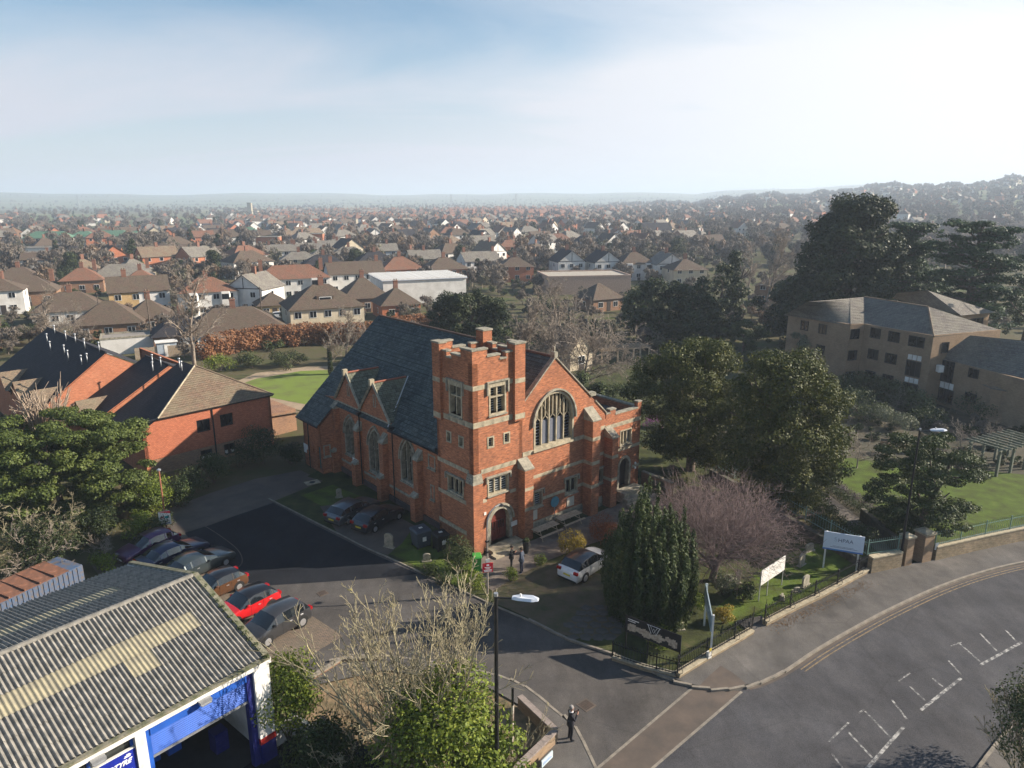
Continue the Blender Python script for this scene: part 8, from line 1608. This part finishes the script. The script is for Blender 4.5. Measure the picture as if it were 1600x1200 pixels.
# for sale board on tall rusty pole
X,Y=G(262,838); t=thing('sale_board_pole','tall thin rusty pole with a small lamp, carrying the sale board','pole',(X,Y,0)); MB().tube([(0,0,-.1),(0,0,5.1)],.05,7).build('pole',mat('rusty_pole',(.34,.13,.08),.8),t); MB().lathe([(.03,0),(.15,.06),(.15,.14),(.05,.2)],8,(0,0,5.1)).build('lamp_head',M_STEEL,t)
fs,b_=board('white sale board with a red top corner and small teal mark at the hedge','sign',(X+.02,Y-.1,1.0),R(25),.78,1.05,0,M_WHITE,[],M_TXT,name='sale_board'); 
MB().add([(-.39,-.044,1.05),(.39,-.044,1.05),(.39,-.044,.82)],[(0,2,1)]).build('red_corner',M_REDS,b_); MB().box(0,.28,-.047,-.04,.5,.66).build('teal_mark',mat('teal',(.03,.3,.3),.5),b_); MB().box(-.3,-.05,-.047,-.04,.52,.68).build('pink_mark',mat('pinkish',(.5,.2,.25),.5),b_); MB().box(-.3,.3,-.047,-.04,.06,.14).build('blue_lettering',M_NAVY,b_)
# big white-blue board
A_=G(1286,888); B_=G(1337,896); rz_=math.atan2(B_[1]-A_[1],B_[0]-A_[0]); L_=math.hypot(B_[0]-A_[0],B_[1]-A_[1])
zt=ZAT(*A_,830); zb=ZAT(*A_,857); M_PB=mat('pale_blue_board2',(0.62,0.70,0.80),.45,col2=(.56,.65,.76),scale=.4)
t=thing('sign_board','large pale blue-white board on two posts by the rubble wall','sign',(A_[0],A_[1],0),rz_+R(-2)); b_=MB().box(-.18,L_+.25,-.05,0,zb,zt).build('board',M_PB,t)
for x in (.0,L_): MB().box(x-.05,x+.05,.005,.09,-.05,zt).build('post',M_WHITE,t)
MB().box(-.18,L_+.25,-.055,-.05,zb,zb+.1).build('colour_band',mat('teal_blue_band',(0.03,0.28,0.55),.5,col2=(.12,.10,.45),scale=.6),b_)
text('HPAA',b_,(L_/2+.15,-.056,zb+(zt-zb)*.60),(math.pi/2,0,0),.36,mat('grey_print',(.13,.17,.26),.6)); text('S',b_,(L_/2-.45,-.056,zb+(zt-zb)*.62),(math.pi/2,0,0),.42,mat('pale_print',(.40,.52,.62),.6))
MB().box(.25,L_-.1,-.056,-.05,zb+.22,zb+.245).box(.4,L_-.3,-.056,-.05,zb+.3,zb+.32).build('print_line',mat('grey_print',(.13,.17,.26),.6),b_)
# white banner, branch shadows painted on as dashes along with unreadable print
A_=G(1185,941); B_=G(1222,915); rz_=math.atan2(B_[1]-A_[1],B_[0]-A_[0]); L_=math.hypot(B_[0]-A_[0],B_[1]-A_[1]); zt=ZAT(*A_,893); zb=ZAT(*A_,915)
t=thing('banner','white banner on thin posts dappled by branches beyond the open gate','banner',(A_[0],A_[1],0),rz_); b_=MB().box(0,L_,-.04,0,zb,zt+.05).build('panel',M_WHITE,t)
for x in (.04,L_*.35,L_-.04): MB().box(x-.03,x+.03,.005,.05,-.05,zt).build('post',M_STEEL,t)
rng=np.random.default_rng(2); mb=MB()
for k in range(5): text(['HOLY','WEEK','SERVICES','ALL','WELCOME'][k],b_,(L_*(.14+.19*k),-.045,zb+(.62 if k%2 else .35)*(zt-zb)),(math.pi/2,0,0),.17,mat('shadow_print_grey',(.42,.36,.34),.7)) if 0 else None
for k in range(26): x,z=rng.uniform(.1,L_-.3),rng.uniform(zb+.08,zt-.1); mb.box(x,x+rng.uniform(.05,.3),-.046,-.04,z,z+.025)
mb.build('shadow_and_print_marks',mat('shadow_print_grey',(.42,.36,.34),.7),b_)
# edge-on blue-grey sign by the railings
A_=G(1098,978); B_=G(1108,1036); rz_=math.atan2(B_[1]-A_[1],B_[0]-A_[0]); L_=math.hypot(B_[0]-A_[0],B_[1]-A_[1]); zt=ZAT(*A_,912); zb=zt-.95
t=thing('sign_board','blue-grey board on white posts seen nearly edge-on inside the railings','sign',(A_[0],A_[1],0),rz_); b_=MB().box(-.05,L_*.95,-.04,.02,zb,zt).build('board',mat('blue_grey_board',(0.30,0.37,0.40),.5,col2=(.24,.3,.33)),t)
for x in (0,L_*.93): MB().box(x-.05,x+.05,.02,.12,-.05,zt+.02).build('post',M_WHITE,t)
MB().box(.2,L_*.7,-.05,-.04,zb+.2,zb+.28).box(.2,L_*.6,-.05,-.04,zb+.42,zb+.5).build('print',M_WHITE,b_)
# black banner
A_=G(977,1016); B_=G(1060,1050); rz_=math.atan2(B_[1]-A_[1],B_[0]-A_[0]); L_=math.hypot(B_[0]-A_[0],B_[1]-A_[1]); zt=ZAT(*A_,962); zb=ZAT(*A_,984)
t=thing('banner','black banner with a pale mottled strip and W emblem above the corner railings','banner',(A_[0],A_[1],0),rz_); b_=MB().box(-.05,L_+.05,-.04,0,zb-.1,zt+.05).build('panel',M_BLACK,t)
for x in (0,L_*.42,L_): MB().box(x-.03,x+.03,.005,.06,-.05,zt).build('post',M_BLACK,t)
mb=MB(); M_PALE=mat('pale_mottle',(0.50,0.42,0.32),.8,col2=(.28,.22,.17),scale=6)
for k in range(30): 
    x=.1+k*(L_-.25)/30; hh=.20+.05*math.sin(k*.75)+.025*math.sin(k*2.1)-(.10 if 20<k<23 else 0); zc=zb+.30*(zt-zb)+.05*math.sin(k*.33)+(.10 if k in (23,24) else 0); mb.add([(x,-.044,zc-hh),(x+(L_-.25)/29,-.044,zc-hh*.9),(x+(L_-.25)/29,-.044,zc+hh),(x,-.044,zc+hh*.85)],[(0,1,2,3)])
mb.build('print',M_PALE,b_)
zc=zt-.30; xw=L_*.52; MB().tube([(xw-.34,-.045,zc+.28),(xw-.14,-.045,zc-.2),(xw,-.045,zc+.16),(xw+.14,-.045,zc-.2),(xw+.34,-.045,zc+.28)],.018,4).tube([(xw-.2,-.045,zc+.26),(xw,-.045,zc-.12),(xw+.2,-.045,zc+.26)],.012,4).tube([(xw-.4,-.045,zc+.28),(xw+.4,-.045,zc+.28)],.012,4).build('emblem',M_WHITE,b_); MB().box(.1,.75,-.046,-.04,zt-.14,zt-.09).box(.1,.55,-.046,-.04,zt-.24,zt-.2).build('lettering',M_WHITE,b_)
# bins
def bin_(u,v,label,h,w,m,rz_,four=False,mark=True):
    X,Y=G(u,v); t=thing('wheelie_bin',label,'bin',(X,Y,.04),rz_); a=w/2
    MB().add([(-a*.82,-a*.82,.08),(a*.82,-a*.82,.08),(a*.82,a*.82,.08),(-a*.82,a*.82,.08),(-a,-a,h),(a,-a,h),(a,a,h),(-a,a,h)],[(3,2,1,0),(0,1,5,4),(1,2,6,5),(2,3,7,6),(3,0,4,7)]).build('body',m,t)
    MB().add([(-a-.04,-a-.04,h),(a+.04,-a-.04,h),(a+.04,a+.04,h),(-a-.04,a+.04,h),(-a*.9,-a*.9,h+.1),(a*.9,-a*.9,h+.1),(a*.9,a*.9,h+.14),(-a*.9,a*.9,h+.14)],[(3,2,1,0),(4,5,6,7),(0,1,5,4),(1,2,6,5),(2,3,7,6),(3,0,4,7)]).build('lid',m,t)
    for sx in (-1,1):
        for y in ((a*.7,) if not four else (a*.7,-a*.7)): MB().tube([(sx*a*.8,y,.08),(sx*(a*.8+.06),y,.08)],.09,8).build('wheel',M_TRIM,t)
    MB().tube([(-a*.7,a+.05,h+.02),(a*.7,a+.05,h+.02)],.02,5).build('handle',m,t)
    if mark: MB().box(-.14,.14,-a-.005,-a+.02,h*.45,h*.7).build('label',M_WHITE,t); MB().box(-.13,.13,-.1,.1,h+.13,h+.15).build('sticker',M_WHITE,t)
    return t
bin_(658,853,'large dark blue-grey four-wheeled bin beside the shaded tower foot',1.25,1.15,mat('bin_bluegrey',(0.06,0.075,0.095),.5),R(35),True)
t=bin_(689,858,'black wheelie bin with a white number, right of the blue-grey one',1.15,.95,M_TRIM,R(35),True); text('46',t,(0,-.5,.75),(math.pi/2,0,0),.35,M_TXT)
bin_(745,893,'bright green wheelie bin at the foot of the tower corner',1.08,.58,mat('bin_green',(0.06,0.30,0.05),.45,col2=(.045,.24,.04)),R(10),False,False)
X,Y=G(822,865); t=thing('planter','black cone planter with a small plant beside the tower buttress','planter',(X,Y,.05)); MB().lathe([(.16,0),(.27,.85),(.29,.9),(.2,.9)],12).build('pot',M_TRIM,t); link('foliage',leaf_cloud('plant',1,[(0,0,1.0,.22,.22,.16)],260,.07,L_SHRUB,shell=.4),t)
# picnic bench and wall bench
def picnic(u,v,rz_,label,L_=2.2):
    X,Y=G(u,v); t=thing('picnic_bench',label,'bench',(X,Y,.05),rz_)
    for k in range(4): MB().box(-L_/2,L_/2,-.36+k*.185,-.20+k*.185,.72,.76).build('table_board',M_WOOD,t)
    for y in (-.78,.6): 
        for k in range(2): MB().box(-L_/2,L_/2,y+k*.1,y+.085+k*.1,.43,.465).build('seat_board',M_WOOD,t)
    for x in (-L_*.36,L_*.36):
        for s in (1,-1): MB().tube([(x,s*.28,.72),(x,s*.62,0)],.035,4).build('leg',M_WOOD,t)
        MB().box(x-.03,x+.03,-.74,.74,.39,.43).build('cross_beam',M_WOOD,t)
picnic(852,838,CA,'weathered picnic bench in front of the church wall, left of two'); picnic(888,820,CA,'weathered picnic bench against the church wall, right of two')
# gravestones
def grave(u,v,label,w,h,rz_,top='round',m=None):
    X,Y=G(u,v); t=thing('gravestone',label,'gravestone',(X,Y,.03),rz_); n=8; o=[(-w/2,0),(w/2,0),(w/2,h*.8)]+([(w/2*math.cos(math.pi*i/n),h*.8+h*.2*math.sin(math.pi*i/n)) for i in range(1,n)] if top=='round' else [(0,h)])+[(-w/2,h*.8)]
    k=len(o); MB().add([(x,-.06,z) for x,z in o]+[(x,.06,z) for x,z in o],[tuple(range(k)),tuple(range(2*k-1,k-1,-1))]+[(i,k+i,k+(i+1)%k,(i+1)%k) for i in range(k)]).build('stone',m or M_STONED,t); MB().box(-w/2-.08,w/2+.08,-.14,.14,-.05,.08).build('base',M_STONED,t)
for a in ((608,856,'pale upright gravestone on the shaded lawn by the drive',.7,1.1,R(-25)),(530,778,'small leaning gravestone behind the silver-grey estate car',.45,.8,R(20)),(667,878,'small rounded gravestone beside the clipped ball',.5,.6,R(10)),(1258,916,'rounded gravestone just inside the roadside railings',.75,.75,R(40)),(1252,884,'pointed gravestone left of the pale blue board',.65,.95,R(40),'point'),(1264,862,'flat pale tablet stone against the retaining wall',.8,.6,R(30)),(1152,912,'narrow obelisk stone under the cherry tree',.3,1.0,R(10),'point'),(1245,925,'low boulder stone left of the rounded gravestone',.4,.3,R(10)),(1222,936,'low stone lying near the railings',.5,.3,R(70)),(1063,985,'pale stone by the black banner end',.35,.5,R(10)),(1140,905,'low stone cross base under the cherry tree',.5,.3,R(10))): grave(*a)
X,Y=G(488,755); t=thing('drain_cover','pale square drain surround in the grass by the porch','drain cover',(X,Y,.045),.6); MB().box(-.6,.6,-.45,.45,0,.05).build('slab',M_STONE,t); MB().lathe([(0,.05),(.25,.05),(.25,.06),(0,.06)],12).build('lid',M_TRIM,t)
# white post by the low wall and road-side bits
X,Y=G(800,1204); t=thing('marker_post','slim pale post with black top inside the low wall at the bottom','post',(X,Y,0),.2); h_=ZAT(X,Y,1075); MB().tube([(0,0,0),(0,0,h_*.35),(.03,0,h_*.8)],[.045,.07,.07],7).build('post',mat('peeling_white',(.62,.55,.46),.8,col2=(.25,.18,.14),scale=5,contrast=(.42,.55)),t); MB().tube([(.03,0,h_*.8),(.035,0,h_)],.06,7).build('post_top',M_BLACK,t)
X,Y=G(1105,1028,.1); t=thing('litter_bin','small post with yellow sticker and a white box on the corner railings','box',(X,Y-.25,.3),R(30)); MB().box(-.12,.12,-.08,.08,.0,.38).build('box',M_WHITE,t); MB().box(-.08,.08,-.09,-.08,.42,.62).build('sticker',mat('yellow_sticker',(.6,.45,.05),.6),t)
# fallen leaves by the wall foot
rng=np.random.default_rng(6); V=[]
L1,L2=Vector(G(1205,975,.12)),Vector(G(1350,905,.12))
for i in range(800):
    f=rng.random(); p=L1.lerp(L2,f)+Vector((rng.normal(0,.4),-.25-abs(rng.normal(0,.45))*rng.random())); a=rng.uniform(0,6.28); s=rng.uniform(.02,.045); V+=[(p.x+s*math.cos(a+q),p.y+s*math.sin(a+q),.122+rng.random()*.012) for q in (0,1.57,3.14,4.71)]
me=npmesh('fallen_leaves',np.array(V),np.arange(len(V)).reshape(-1,4),leafmat('dead_leaves',(0.06,0.04,0.025),(0.13,0.085,0.05),(0.2,0.14,0.08),.1)); o=link('fallen_leaves',me,kind='stuff')
